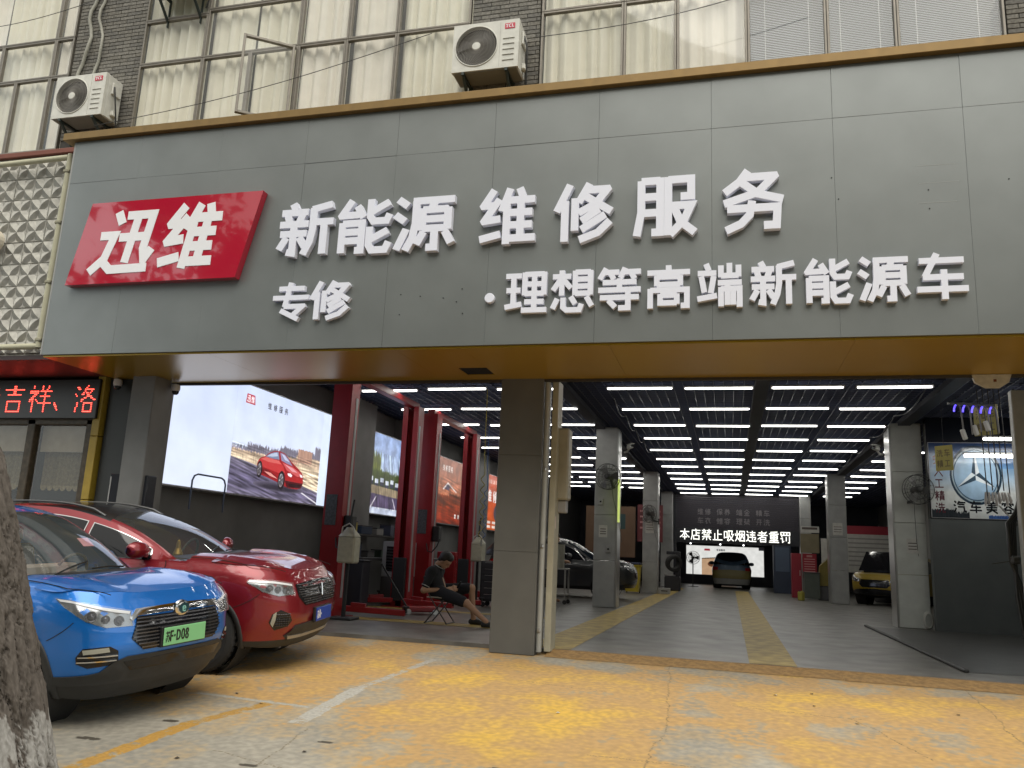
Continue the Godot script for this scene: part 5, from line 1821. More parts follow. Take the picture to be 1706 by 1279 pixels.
# ---------------------------------------------------------------- the driving lane and its far end
func wall_fan(at: Vector3, turn: float, label: String, stand: float) -> void:
	var t := thing("cage_fan", label, "fan", at, turn, "black cage fans")
	var black := mat("fan_black", 0.03, 0.032, 0.03, 0.45)
	var st := begin()
	for z in [0.07, -0.07]:
		for r in [0.30, 0.2, 0.1]:
			var rr: float = r if z > 0 else r
			var p := []
			for k in 33:
				p.append(Vector3(rr * cos(TAU * k / 32.0), rr * sin(TAU * k / 32.0), z * (1.15 - r)))
			tube(st, p, 0.005 if r < 0.3 else 0.008, 5, false)
	for k in 20:
		var a := TAU * k / 20.0
		var d := Vector3(cos(a), sin(a), 0)
		tube(st, [d * 0.05 + Vector3(0, 0, 0.08), d * 0.2 + Vector3(0, 0, 0.07), d * 0.3 + Vector3(0, 0, 0.06), d * 0.31, d * 0.3 - Vector3(0, 0, 0.06), d * 0.1 - Vector3(0, 0, 0.08)], 0.003, 4, false)
	part("cage", st.commit(), black, t)
	for k in 3:
		st = begin()
		var g := []
		for i in 6:
			var r := lerpf(0.05, 0.27, i / 5.0)
			var row := []
			for j in 5:
				var a := TAU * k / 3.0 + lerpf(-0.35, 0.4, j / 4.0)
				row.append(Vector3(r * cos(a), r * sin(a), 0.02 * (j - 2) * 0.8))
			g.append(row)
		sheet(st, g, Vector3(0, 0, 1))
		part("blade", st.commit(), mat("blade_grey", 0.12, 0.12, 0.115, 0.4), t)
	st = begin()
	lathe(st, [Vector2(0, 0.1), Vector2(0.05, 0.09), Vector2(0.07, 0.05), Vector2(0.07, -0.2), Vector2(0.05, -0.24), Vector2(0, -0.24)], 16, Transform3D(Basis(Vector3.RIGHT, PI / 2), Vector3.ZERO))
	part("motor", st.commit(), black, t)
	st = begin()
	if stand > 0.0:
		bar(st, Vector3(0, -stand, -0.16), Vector3(0, -0.03, -0.16), 0.045, 0.045)
		lathe(st, [Vector2(0, 0.05), Vector2(0.08, 0.04), Vector2(0.26, 0.02), Vector2(0.26, 0.0)], 20, pos(0, -stand, -0.16))
		part("stand", st.commit(), black, t)
	else:
		bar(st, Vector3(0, -0.02, -0.14), Vector3(0, -0.22, -0.26), 0.05, 0.05)
		bar(st, Vector3(0, -0.22, -0.24), Vector3(0, -0.24, -0.5), 0.05, 0.05)
		box(st, Vector3(0, -0.24, -0.5), Vector3(0.14, 0.2, 0.03), 0.006)
		tube(st, [Vector3(0, -0.2, -0.2), Vector3(0.02, -0.5, -0.25), Vector3(0.1, -1.0, -0.4), Vector3(0.16, -1.5, -0.45)], 0.006, 5)
		part("wall_arm", st.commit(), black, t)


func bullet_camera(at: Vector3, turn: float, label: String) -> void:
	var t := thing("bullet_camera", label, "camera", at, turn, "security cameras")
	part("body", box_mesh(Vector3(0.09, 0.1, 0.26), 0.02), mat("plastic_white", 0.6, 0.6, 0.58, 0.5), t)
	part("visor", box_mesh(Vector3(0.11, 0.012, 0.3), 0.004), mat("plastic_white"), t, pos(0, 0.06, 0.02))
	var st := begin()
	lathe(st, [Vector2(0, 0.004), Vector2(0.035, 0.003), Vector2(0.04, 0.0)], 14, Transform3D(Basis(Vector3.RIGHT, PI / 2), Vector3(0, 0, 0.13)))
	part("lens", st.commit(), mat("dome_black", 0.012, 0.012, 0.014, 0.08), t)
	st = begin()
	bar(st, Vector3(0, -0.05, -0.05), Vector3(0.0, -0.1, -0.2), 0.03, 0.03)
	bar(st, Vector3(0, -0.1, -0.19), Vector3(0.0, -0.1, -0.36), 0.04, 0.04)
	part("bracket", st.commit(), mat("plastic_white"), t)


func sheet_board(called: String, label: String, cat: String, a: Vector3, w: float, h: float, m: Material, lines: Array, turn := 0.0, frame := 0.02) -> Node3D:
	# a thin board facing +z with printed lines: [y from top 0..1, height, from, to, material]
	var t := thing(called, label, cat, a, turn)
	part("board", span_mesh(Vector3(0, 0, -frame), Vector3(w, h, 0.0), 0.003), m, t)
	for l in lines:
		part("printed_line", span_mesh(Vector3(l[2] * w, h * (1.0 - l[0] - l[1]), 0.0008), Vector3(l[3] * w, h * (1.0 - l[0]), 0.0025)), l[4], t)
	return t


func make_aisle() -> void:
	# yellow wheeled bin
	var b := thing("wheeled_bin", "yellow wheeled bin beside the third column", "bin", Vector3(-3.22, 0, -28.9))
	var yel := worn("bin_yellow", 0.42, 0.32, 0.02, 0.45, 0.0, "soft", 1.5)
	var st := begin()
	var g := []
	for i in 2:
		var k := lerpf(0.8, 1.0, float(i))
		var row := []
		for q in [[-1, -1], [1, -1], [1, 1], [-1, 1], [-1, -1]]:
			row.append(Vector3(q[0] * 0.27 * k, 0.05 + i * 0.85, q[1] * 0.27 * k))
		g.append(row)
	for j in 4:
		var n: Vector3 = (g[0][j] + g[0][j + 1]) * Vector3(1, 0, 1)
		quad(st, g[0][j], g[0][j + 1], g[1][j + 1], g[1][j], n.normalized())
	part("body", st.commit(), yel, b)
	part("rim", span_mesh(Vector3(-0.3, 0.88, -0.3), Vector3(0.3, 0.95, 0.3), 0.015), yel, b)
	part("lid", span_mesh(Vector3(-0.29, 0.952, -0.3), Vector3(0.29, 1.02, 0.32), 0.02), mat("lid_navy", 0.03, 0.04, 0.09, 0.45), b)
	for s in [-1.0, 1.0]:
		part("wheel", wheel_mesh(0.09, 0.04), mat("tyre_black", 0.02, 0.02, 0.02, 0.7), b, turned(0.22 * s, 0.09, -0.26, 0, PI / 2, 0))
	# steel drum on a cart
	var c := thing("tool_cart", "steel cart with one shelf at the second column", "cart", Vector3(-4.08, 0, -20.0))
	var steel := worn("cart_steel", 0.36, 0.35, 0.32, 0.4, 0.5, "soft", 2.0)
	part("cart_top", span_mesh(Vector3(-0.42, 0.8, -0.26), Vector3(0.3, 0.84, 0.26), 0.006), steel, c)
	part("cart_shelf", span_mesh(Vector3(-0.42, 0.2, -0.26), Vector3(0.3, 0.24, 0.26), 0.006), steel, c)
	for s in [[-0.39, -0.23], [0.27, -0.23], [-0.39, 0.23], [0.27, 0.23]]:
		part("leg", span_mesh(Vector3(s[0] - 0.018, 0.1, s[1] - 0.018), Vector3(s[0] + 0.018, 0.8, s[1] + 0.018)), steel, c)
		part("caster", wheel_mesh(0.05, 0.03), mat("tyre_black"), c, pos(s[0], 0.05, s[1]))
	st = begin()
	lathe(st, [Vector2(0.0, 0.0), Vector2(0.235, 0.0), Vector2(0.24, 0.02), Vector2(0.24, 0.54), Vector2(0.247, 0.56), Vector2(0.23, 0.56), Vector2(0.225, 0.5), Vector2(0, 0.5)], 28)
	solo("steel_drum", st.commit(), worn("drum_steel", 0.36, 0.35, 0.29, 0.42, 0.5, "soft", 2.0), "open steel drum standing on the cart", "drum", pos(-4.12, 0.842, -19.98))
	# fans, cameras
	wall_fan(Vector3(-2.75, 3.0, -19.2), -0.35, "black cage fan high on the second left column", 0.0)
	wall_fan(Vector3(3.74, 2.78, -18.35), 0.25, "black cage fan on the nearest right column beside the star poster", 0.0)
	wall_fan(Vector3(-2.72, 2.7, -29.1), -0.6, "black cage fan on the column behind the yellow bin", 0.0)
	wall_fan(Vector3(-1.66, 1.33, -40.2), 0.1, "black fan on a floor stand before the far light screen", 1.33)
	bullet_camera(Vector3(-2.3, 3.78, -19.7), 0.5, "white bullet camera at the top of the second left column")
	bullet_camera(Vector3(3.1, 3.72, -19.1), -0.5, "white bullet camera at the top of the nearest right column")
	# yellow lit strip sign on the second column
	var ys := thing("strip_sign", "tall yellow green strip sign sticking out from the second column", "sign", Vector3(-2.50, 1.95, -19.42))
	part("sign_panel", span_mesh(Vector3(-0.015, 0, 0.0), Vector3(0.015, 1.0, 0.2), 0.004), glow("strip_sign_glow", 0.55, 0.72, 0.02, 0.3), ys)
	part("sign_bracket", span_mesh(Vector3(-0.02, 0.2, -0.05), Vector3(0.02, 0.8, -0.002)), mat("steel_trim", 0.45, 0.45, 0.44, 0.3, 0.8), ys)
	# junction plates on columns
	for q in [[-2.95, 2.35, -19.49, "small grey switch box on the second left column"], [-2.75, 1.25, -19.49, "pale switch box low on the second left column"]]:
		var sb := thing("switch_box", q[3], "switch", Vector3(q[0], q[1], q[2]))
		part("case", span_mesh(Vector3(-0.06, 0, 0), Vector3(0.06, 0.16, 0.03), 0.008), mat("box_grey", 0.28, 0.28, 0.27, 0.5), sb)
		part("switch", span_mesh(Vector3(-0.02, 0.06, 0.0305), Vector3(0.02, 0.1, 0.038), 0.003), mat("dome_black"), sb)
	# far end: dark shutter with faint characters, glowing text, light screen
	var sh := thing("roller_shutter", "dark roller shutter hanging at the far end of the lane", "shutter", Vector3(0.32, 0, -38.55))
	st = begin()
	for k in 17:
		box(st, Vector3(0, 2.66 + k * 0.092, 0), Vector3(5.4, 0.084, 0.03), 0.012)
	var sl := part("slats", st.commit(), mat("shutter_dark", 0.045, 0.04, 0.05, 0.28, 0.4), sh)
	sl.set_meta("kind", "stuff")
	part("lower_beam", span_mesh(Vector3(-2.7, 1.98, -0.1), Vector3(2.75, 2.65, 0.06), 0.01), mat("beam_black", 0.012, 0.013, 0.02, 0.4), sh)
	for s in [-2.72, 2.72]:
		part("guide", span_mesh(Vector3(s - 0.05, 0.0, -0.06), Vector3(s + 0.05, 4.2, 0.05)), mat("beam_black"), sh)
	var faint := mat("faint_print", 0.17, 0.16, 0.17, 0.5)
	for r in 2:
		for k in 8:
			var gk: String = [["keep", "repair", "guard", "nurture", "end", "metal", "fine", "car"], ["car", "cloth", "wax", "face", "reason", "pretty", "open", "wash"]][r][k]
			part("painted_character", glyph_mesh(gk, 0.26, 0.28, 0.004, 6.0), faint, sh, pos(-1.72 + k * 0.33 + (k / 2) * 0.19, 3.25 - r * 0.4, 0.0165))
	var led := thing("warning_text_sign", "glowing white line of ten characters at the far end of the lane", "sign", Vector3(-2.18, 2.1, -38.45))
	part("sign_strip", span_mesh(Vector3(-0.05, -0.04, -0.03), Vector3(4.86, 0.56, 0.0)), mat("beam_black"), led)
	var k := 0
	for gk in ["root", "shop", "forbid", "stop", "inhale", "smoke", "violate", "who", "heavy", "punish"]:
		part("lit_sign_character", glyph_mesh(gk, 0.44, 0.5, 0.012, 4.2), glow("text_glow", 1.0, 1.0, 0.9, 0.7), led, pos(k * 0.482, 0.01, 0.002))
		k += 1
	light_panel(led, 4.6, 0.4, turned(2.4, 0.25, 0.05, 0, PI, 0), 0.06, Color(1, 1, 0.95))
	var img := Image.create_empty(384, 144, false, Image.FORMAT_RGB8)
	img.fill(Color8(226, 226, 222))
	shape(img, [78, 62, 190, 52, 250, 60, 250, 144, 78, 144], Color8(186, 152, 120))
	shape(img, [78, 62, 190, 52, 190, 58, 78, 66], Color8(70, 58, 52))
	oval(img, 130, 90, 22, 14, Color8(96, 60, 40))
	shape(img, [92, 14, 118, 14, 120, 24, 90, 24], Color8(150, 40, 52))
	for q in 4:
		write_glyph(img, ["keep", "repair", "serve", "affair"][q], 152 + q * 11, 14, 9, 10, Color8(50, 50, 56), 7)
	img.fill_rect(Rect2i(360, 0, 24, 14), Color8(30, 30, 34))
	mottle(img, 0.03, 0.06, 33)
	var ss := thing("far_light_screen", "large white light screen at the far end of the workshop", "light box", Vector3(-2.25, 0.51, -45.85))
	part("screen_frame", span_mesh(Vector3(-0.03, -0.03, -0.1), Vector3(4.01, 1.53, -0.004)), mat("alu_edge", 0.35, 0.35, 0.36, 0.4, 0.6), ss)
	part("screen_face", card(3.98, 1.5), picture(img, "far_screen_light", 0.45), ss)
	light_panel(ss, 3.8, 1.4, turned(2.0, 0.75, 0.03, 0, PI, 0), 0.14, Color(1, 1, 1))
	for x in [-1.7, -0.4, 0.6]:
		var sp := thing("spot_lamp", "small white spot lamp under the far beam, %s" % ["left", "middle", "right"][int(x + 1.9)], "lamp", Vector3(x, 1.95, -38.45), 0.0, "spot lamps over the far screen")
		part("lamp_head", box_mesh(Vector3(0.07, 0.07, 0.1), 0.02), glow("spot_lamp_glow", 1, 1, 1, 1.5), sp)
		part("lamp_arm", span_mesh(Vector3(-0.01, 0.03, -0.06), Vector3(0.01, 0.1, -0.03)), mat("beam_black"), sp)
	# right hand side things
	var door := thing("glazed_cabinet", "dark blue cabinet with a glazed door at the far right", "cabinet", Vector3(2.15, 0, -37.3))
	part("case", span_mesh(Vector3(-0.36, 0, -0.25), Vector3(0.36, 1.98, 0.22), 0.01), mat("cabinet_blue", 0.02, 0.03, 0.055, 0.4), door)
	part("pane", span_mesh(Vector3(-0.28, 0.9, 0.221), Vector3(0.28, 1.9, 0.226)), mat("pane_blue", 0.09, 0.12, 0.17, 0.1), door)
	var white := worn("board_white", 0.5, 0.49, 0.45, 0.6, 0.0, "soft", 1.0)
	var red := mat("board_red", 0.26, 0.015, 0.03, 0.45)
	var rl := []
	for q in 6:
		rl.append([0.2 + q * 0.1, 0.04, 0.12, 0.88, mat("print_pink", 0.45, 0.2, 0.2, 0.6)])
	rl.append([0.06, 0.08, 0.3, 0.7, mat("print_pink")])
	sheet_board("notice_board", "red notice board with pale lines of print on the right", "notice board", Vector3(2.62, 0.72, -32.9), 0.5, 0.9, red, rl)
	var rc := thing("red_cabinet", "tall narrow red cabinet left of the red notice board", "cabinet", Vector3(2.42, 0, -33.2))
	part("case", span_mesh(Vector3(-0.18, 0, -0.2), Vector3(0.17, 1.62, 0.2), 0.012), red, rc)
	part("handle", span_mesh(Vector3(0.1, 0.8, 0.201), Vector3(0.12, 1.0, 0.22)), mat("steel_trim"), rc)
	var gc := thing("green_cabinet", "grey green metal cabinet on the floor at the right", "cabinet", Vector3(2.84, 0, -31.9))
	part("case", span_mesh(Vector3(-0.27, 0.04, -0.25), Vector3(0.25, 0.92, 0.25), 0.012), worn("cab_green", 0.085, 0.1, 0.085, 0.5), gc)
	part("cover", span_mesh(Vector3(-0.29, 0.92, -0.27), Vector3(0.27, 0.96, 0.27), 0.01), mat("bench_top", 0.05, 0.05, 0.05, 0.5), gc)
	var yc := thing("yellow_machine", "ochre yellow workshop machine beside the second right column", "machine", Vector3(3.35, 0, -32.2))
	st = begin()
	prism(st, PackedVector2Array([Vector2(-0.3, 0.5), Vector2(0.35, 0.5), Vector2(0.35, 1.45), Vector2(0.1, 1.5), Vector2(-0.22, 1.2)]), 0.4)
	part("hood", st.commit(), worn("machine_ochre", 0.2, 0.16, 0.03, 0.5), yc)
	part("cradle", span_mesh(Vector3(-0.3, 0.0, 0.02), Vector3(0.35, 0.498, 0.38), 0.02), mat("bench_leg", 0.08, 0.08, 0.085, 0.5), yc)
	sheet_board("paper_notice", "pale paper notice on the far right column", "notice", Vector3(2.45, 2.32, -31.0), 0.6, 0.22, white, [[0.15, 0.35, 0.05, 0.9, mat("print_dark", 0.1, 0.08, 0.07, 0.7)]])
	sheet_board("tan_notice", "tan notice board below the pale paper notice", "notice", Vector3(2.42, 1.62, -31.0), 0.62, 0.66, worn("board_tan", 0.2, 0.17, 0.1, 0.6), [])
	var ml := [[0.0, 0.18, 0.0, 1.0, red]]
	for q in 7:
		ml.append([0.26 + q * 0.095, 0.03, 0.08, 0.92, mat("print_grey", 0.25, 0.24, 0.23, 0.7)])
	sheet_board("white_notice_board", "large white notice board with a red header behind the yellow car", "notice board", Vector3(4.6, 1.0, -37.0), 2.0, 1.9, white, ml)
	sheet_board("white_plan_board", "white board low between the right columns", "notice board", Vector3(3.6, 0.8, -36.0), 0.7, 1.5, white, [])
	sheet_board("red_rule_board", "dark red rule board beside the farthest left column", "notice board", Vector3(-3.9, 1.9, -36.6), 1.1, 1.6, mat("rule_red", 0.12, 0.015, 0.02, 0.5), [[0.15, 0.05, 0.1, 0.9, mat("print_pink")], [0.3, 0.05, 0.1, 0.9, mat("print_pink")], [0.45, 0.05, 0.1, 0.9, mat("print_pink")], [0.6, 0.05, 0.1, 0.9, mat("print_pink")]])
	sheet_board("brown_wall_panel", "brown wall panel with a dark crest behind the left bay", "panel", Vector3(-6.2, 1.2, -36.7), 2.2, 2.2, worn("panel_brown", 0.16, 0.09, 0.05, 0.6), [[0.15, 0.3, 0.5, 0.8, mat("crest_teal", 0.02, 0.06, 0.06, 0.5)]])
	# tyre changer silhouette and a light floor box on the left of the lane
	var tc := thing("tyre_changer", "black tyre changing machine beside the far left column", "machine", Vector3(-2.1, 0, -33.2))
	part("base", span_mesh(Vector3(-0.35, 0, -0.3), Vector3(0.25, 0.55, 0.3), 0.03), mat("machine_black", 0.018, 0.018, 0.022, 0.45), tc)
	part("column", span_mesh(Vector3(0.06, 0.55, -0.2), Vector3(0.24, 1.5, 0.0), 0.02), mat("machine_black"), tc)
	part("arm", span_mesh(Vector3(-0.3, 1.38, -0.16), Vector3(0.058, 1.5, -0.04), 0.02), mat("machine_black"), tc)
	part("tyre", tyre_mesh(), mat("tyre_black"), tc, turned(0.0, 1.05, 0.15, 0.25, 0.5, 0))
	part("turntable", wheel_mesh(0.22, 0.05), mat("steel_trim"), tc, turned(-0.16, 0.58, 0.02, PI / 2, 0, 0))
	var fb := thing("floor_box", "small pale box on the floor at the foot of the third column", "box", Vector3(-2.2, 0, -29.6))
	part("case", span_mesh(Vector3(-0.2, 0, -0.15), Vector3(0.2, 0.2, 0.15), 0.01), mat("box_grey"), fb)
	part("slot", span_mesh(Vector3(-0.1, 0.09, 0.151), Vector3(0.12, 0.12, 0.154)), mat("dome_black"), fb)


func tyre_mesh() -> Mesh:
	if not meshes.has("tyre"):
		var st := begin()
		lathe(st, [Vector2(0.2, 0.1), Vector2(0.29, 0.11), Vector2(0.325, 0.08), Vector2(0.33, 0.0), Vector2(0.325, -0.08), Vector2(0.29, -0.11), Vector2(0.2, -0.1), Vector2(0.2, 0.1)], 28, Transform3D(Basis(Vector3.RIGHT, PI / 2), Vector3.ZERO))
		meshes["tyre"] = st.commit()
	return meshes["tyre"]


func make_clutter() -> void:
	var black := mat("machine_black", 0.018, 0.018, 0.022, 0.45)
	# stacks of tyres: every tyre is a thing
	for q in [[-7.45, -12.9, 3, "under the long light box"], [-3.75, -31.5, 4, "behind the yellow bin"], [5.4, -33.0, 4, "behind the yellow car"]]:
		for k in q[2]:
			solo("tyre", tyre_mesh(), mat("tyre_black", 0.02, 0.02, 0.02, 0.7), "black tyre, %s from the floor in the stack %s" % [["first", "second", "third", "fourth"][k], q[3]], "tyre", turned(q[0] + 0.02 * (k % 2), 0.115 + k * 0.225, q[1], PI / 2, 0, 0), "stacked tyres")
	# floor jack by the first lift
	var j := thing("floor_jack", "low red floor jack with a long handle by the first lift", "jack", Vector3(-5.3, 0, -14.1), 0.6)
	part("frame", span_mesh(Vector3(-0.3, 0.05, -0.13), Vector3(0.3, 0.14, 0.13), 0.02), worn("lift_red"), j)
	var st := begin()
	tube(st, [Vector3(-0.25, 0.13, 0), Vector3(-0.75, 0.85, 0)], 0.016, 8)
	part("handle", st.commit(), black, j)
	for s in [[-0.24, -0.13], [-0.24, 0.13], [0.24, -0.13], [0.24, 0.13]]:
		part("roller", wheel_mesh(0.05, 0.04), mat("steel_trim"), j, pos(s[0], 0.05, s[1]))
	# air hoses dropping from the ceiling
	for q in [[-4.6, -15.2, 1.35, 0.30, 0.24, 0.03, "yellow"], [-5.6, -18.8, 1.3, 0.03, 0.10, 0.3, "blue"], [-3.4, -22.0, 1.5, 0.30, 0.05, 0.03, "red"]]:
		var h := thing("air_hose", q[6] + " coiled air hose hanging from the ceiling of the left bay", "hose", Vector3(q[0], 0, q[1]))
		var pts := [Vector3(0, CEIL + 0.1, 0), Vector3(0.01, 3.0, 0)]
		for k in 61:
			pts.append(Vector3(0.035 * cos(k * 0.63), 2.6 - k * (2.6 - q[2]) / 60.0, 0.035 * sin(k * 0.63)))
		st = begin()
		tube(st, pts, 0.008, 5)
		part("hose", st.commit(), mat("air_hose_" + q[6], q[3], q[4], q[5], 0.5), h)
		part("coupling", box_mesh(Vector3(0.03, 0.12, 0.03), 0.008), mat("steel_trim"), h, pos(0.03, q[2] - 0.05, 0))
	# red tool chest, jerrycans and a stool
	var tc := thing("tool_chest", "red roller tool chest against the left wall behind the rear lift", "tool chest", Vector3(-7.2, 0, -21.2), PI / 2)
	part("carcass", span_mesh(Vector3(-0.4, 0.1, -0.25), Vector3(0.4, 1.1, 0.25), 0.015), worn("lift_red"), tc)
	for k in 5:
		part("drawer", span_mesh(Vector3(-0.36, 0.16 + k * 0.18, 0.251), Vector3(0.36, 0.325 + k * 0.18, 0.266), 0.006), worn("lift_red"), tc)
		part("handle", span_mesh(Vector3(-0.3, 0.29 + k * 0.18, 0.267), Vector3(0.3, 0.3 + k * 0.18, 0.285)), mat("steel_trim"), tc)
	for q in [[-6.9, -13.3, 0.42, 0.43, 0.45, "white"], [-6.6, -13.45, 0.03, 0.08, 0.25, "blue"], [2.35, -30.4, 0.30, 0.28, 0.05, "yellow"]]:
		var c := thing("oil_can", q[5] + " plastic oil can standing on the workshop floor", "can", Vector3(q[0], 0, q[1]), q[0])
		part("can_body", span_mesh(Vector3(-0.1, 0, -0.08), Vector3(0.1, 0.3, 0.08), 0.025), mat("can_" + q[5], q[2], q[3], q[4], 0.4), c)
		part("cap", span_mesh(Vector3(0.03, 0.3, -0.025), Vector3(0.08, 0.34, 0.025), 0.008), black, c)
		part("grip", span_mesh(Vector3(-0.08, 0.3, -0.012), Vector3(0.0, 0.33, 0.012), 0.006), mat("can_" + q[5]), c)
	# paper slips on the columns
	var paper := worn("paper_white", 0.55, 0.54, 0.5, 0.7, 0.0, "soft", 2.0)
	for q in [[-2.98, 1.6, -19.49, 0.2, 0.28, "white paper slip at eye height on the second left column"], [-2.86, 2.05, -29.49, 0.3, 0.42, "dark framed sheet on the third left column"], [3.55, 1.5, -18.79, 0.22, 0.3, "white paper slip on the nearest right column"], [3.3, 2.2, -29.19, 0.3, 0.4, "white sheet on the second right column"]]:
		var n := thing("paper_slip", q[5], "paper", Vector3(q[0], q[1], q[2]), 0.0, "papers on the columns")
		part("sheet", span_mesh(Vector3(0, 0, 0), Vector3(q[3], q[4], 0.004)), paper, n)
		for k in 3:
			part("printed_line", span_mesh(Vector3(0.03, q[4] * (0.25 + 0.2 * k), 0.0042), Vector3(q[3] - 0.03, q[4] * (0.25 + 0.2 * k) + 0.02, 0.0052)), mat("print_dark", 0.1, 0.08, 0.07, 0.7), n)
	# cable loops along the ceiling of the lane
	for q in [[-2.2, -16.0, -24.0], [3.3, -15.0, -27.0]]:
		var c := thing("ceiling_cable", "slack black cable under the ceiling %s of the driving lane" % ("left" if q[0] < 0 else "right"), "cable", Vector3(q[0], 0, 0), 0.0, "slack ceiling cables")
		var pts := []
		for k in 33:
			pts.append(Vector3(0, CEIL + 0.08 - 0.16 * absf(sin(k * PI / 8.0)), lerpf(q[1], q[2], k / 32.0)))
		st = begin()
		tube(st, pts, 0.012, 5)
		part("cable", st.commit(), black, c)


# ---------------------------------------------------------------- wash bay at the right
func make_wash_bay() -> void:
	var w := thing("wash_bay_wall", "dark grey partition wall of the wash bay under the star poster", "wall", Vector3(0, 0, -18.4))
	part("lower_wall", span_mesh(Vector3(3.95, 0, -0.2), Vector3(7.4, 2.2, 0.0)), worn("wash_grey", 0.085, 0.095, 0.095, 0.4, 0.0, "soft", 0.4), w)
	part("upper_wall", span_mesh(Vector3(3.95, 2.2, -0.2), Vector3(7.4, 4.6, -0.01)), mat("wash_upper", 0.012, 0.014, 0.02, 0.12), w)
	part("side_wall", span_mesh(Vector3(7.0, 0, 0.002), Vector3(7.2, 4.6, 7.6)), worn("wash_side", 0.12, 0.12, 0.115, 0.5), w)
	# the poster
	var img := Image.create_empty(512, 384, false, Image.FORMAT_RGB8)
	vertical_fade(img, 0, 130, Color8(40, 62, 104), Color8(110, 150, 196))
	vertical_fade(img, 130, 250, Color8(130, 164, 200), Color8(206, 212, 214))
	vertical_fade(img, 250, 384, Color8(208, 212, 212), Color8(200, 204, 204))
	ragged(img, [0, 345, 60, 342, 140, 356, 220, 374], 14, 60, Color8(46, 52, 58), 40)
	ragged(img, [330, 368, 512, 362], 6, 40, Color8(60, 92, 150), 41)
	oval(img, 270, 165, 152, 152, Color8(40, 58, 74))
	oval(img, 270, 165, 140, 140, Color8(150, 166, 176))
	oval(img, 270, 165, 132, 132, Color8(62, 88, 112))
	oval(img, 270, 165, 126, 126, Color8(150, 178, 204))
	for q in 3:
		var a := -PI / 2 + q * TAU / 3
		var d := Vector2(cos(a), sin(a))
		var s := Vector2(-d.y, d.x)
		var c := Vector2(270, 165)
		var tip := c + d * 130
		var l := c + (d * 0.5 + s * 0.866) * 26
		var r := c + (d * 0.5 - s * 0.866) * 26
		shape(img, [c.x, c.y, l.x, l.y, tip.x, tip.y], Color8(206, 214, 220))
		shape(img, [c.x, c.y, r.x, r.y, tip.x, tip.y], Color8(54, 72, 88))
	var y := 60
	for gk in ["wax", "person", "work", "fine", "wash"]:
		write_glyph(img, gk, 24, y, 56, 54, Color8(84, 40, 50), 5.5)
		y += 62
	var x := 130
	for gk in ["steam", "car", "beauty", "face"]:
		write_glyph(img, gk, x, 296, 72, 62, Color8(20, 26, 32), 6.5)
		x += 92
	mottle(img, 0.015, 0.08, 44)
	var p := thing("star_poster", "wash bay poster with a ringed three pointed star and black characters", "poster", Vector3(3.97, 2.22, -18.395))
	part("board", span_mesh(Vector3(0, 0, -0.004), Vector3(1.62, 1.54, 0.008)), mat("alu_edge", 0.35, 0.35, 0.36, 0.4, 0.6), p)
	part("print", card(1.6, 1.52), picture(img, "star_print", 0.0, 0.12), p, pos(0.01, 0.01, 0.009))
	var wl := thing("reflection_strip", "broad white glowing strip imitating a reflection above the star poster", "lamp", Vector3(5.1, 3.44, -18.0), 0.0, "reflection strips of the wash bay")  # both glowing strips stand in for reflections in the dark glossy wall
	part("light_face", box_mesh(Vector3(1.1, 0.06, 0.1), 0.01), glow("lamp_glow"), wl)
	part("light_housing", box_mesh(Vector3(1.14, 0.03, 0.14), 0.01), mat("plastic_white", 0.6, 0.6, 0.58, 0.5), wl, pos(0, 0.047, 0))
	light_panel(wl, 1.0, 0.08, turned(0, -0.035, 0, -PI / 2, 0, 0), LAMP_ENERGY, Color(1, 0.99, 0.95))
	var wl2 := thing("reflection_strip", "thin white glowing strip imitating a reflection higher above the star poster", "lamp", Vector3(5.3, 3.72, -17.6), 0.0, "reflection strips of the wash bay")
	part("light_face", box_mesh(Vector3(1.0, 0.05, 0.08), 0.01), glow("lamp_glow"), wl2)
	part("light_housing", box_mesh(Vector3(1.04, 0.03, 0.12), 0.01), mat("plastic_white"), wl2, pos(0, 0.042, 0))
	light_panel(wl2, 0.9, 0.06, turned(0, -0.03, 0, -PI / 2, 0, 0), LAMP_ENERGY, Color(1, 0.99, 0.95))
	for q in 3:  # lamps out of view, placed to light the nearest right column
		var wf := thing("unseen_wash_lamp", "unseen broad wash bay lamp lighting the nearest right column, %s from the street" % ["first", "second", "third"][q], "lamp", Vector3(5.3, 3.95, -11.9 - q * 1.5), 0.0, "reflection strips of the wash bay")
		part("light_face", box_mesh(Vector3(1.5, 0.05, 0.14), 0.01), glow("lamp_glow"), wf)
		part("light_housing", box_mesh(Vector3(1.54, 0.04, 0.18), 0.01), mat("plastic_white"), wf, pos(0, 0.047, 0))
		light_panel(wf, 1.4, 0.12, turned(0, -0.03, 0, -PI / 2, 0, 0), LAMP_ENERGY * 2.6, Color(1, 0.99, 0.95))
	# hanging yellow notices
	for q in [[3.48, 2.80, -15.0, 0.30, 0.42, "lower yellow notice board hanging in the wash bay"], [4.15, 3.40, -15.0, 0.40, 0.50, "upper yellow notice board hanging in the wash bay"]]:
		var nb := thing("hanging_notice", q[5], "notice", Vector3(q[0], q[1], q[2]), -0.75, "yellow notices of the wash bay")
		part("board", box_mesh(Vector3(q[3], q[4], 0.012), 0.003), worn("notice_yellow", 0.36, 0.31, 0.06, 0.3, 0.0, "soft", 2.0), nb, pos(0, q[4] / 2, 0))
		for r in 2:
			for c in 2:
				part("character", glyph_mesh(["wash", "car", "fine", "work"][r * 2 + c], q[3] * 0.34, q[4] * 0.3, 0.002, 6.0), mat("print_brown", 0.12, 0.09, 0.03, 0.6), nb, pos(-q[3] * 0.4 + c * q[3] * 0.42, q[4] * 0.55 - r * q[4] * 0.42, 0.0065))
		var cs := begin()
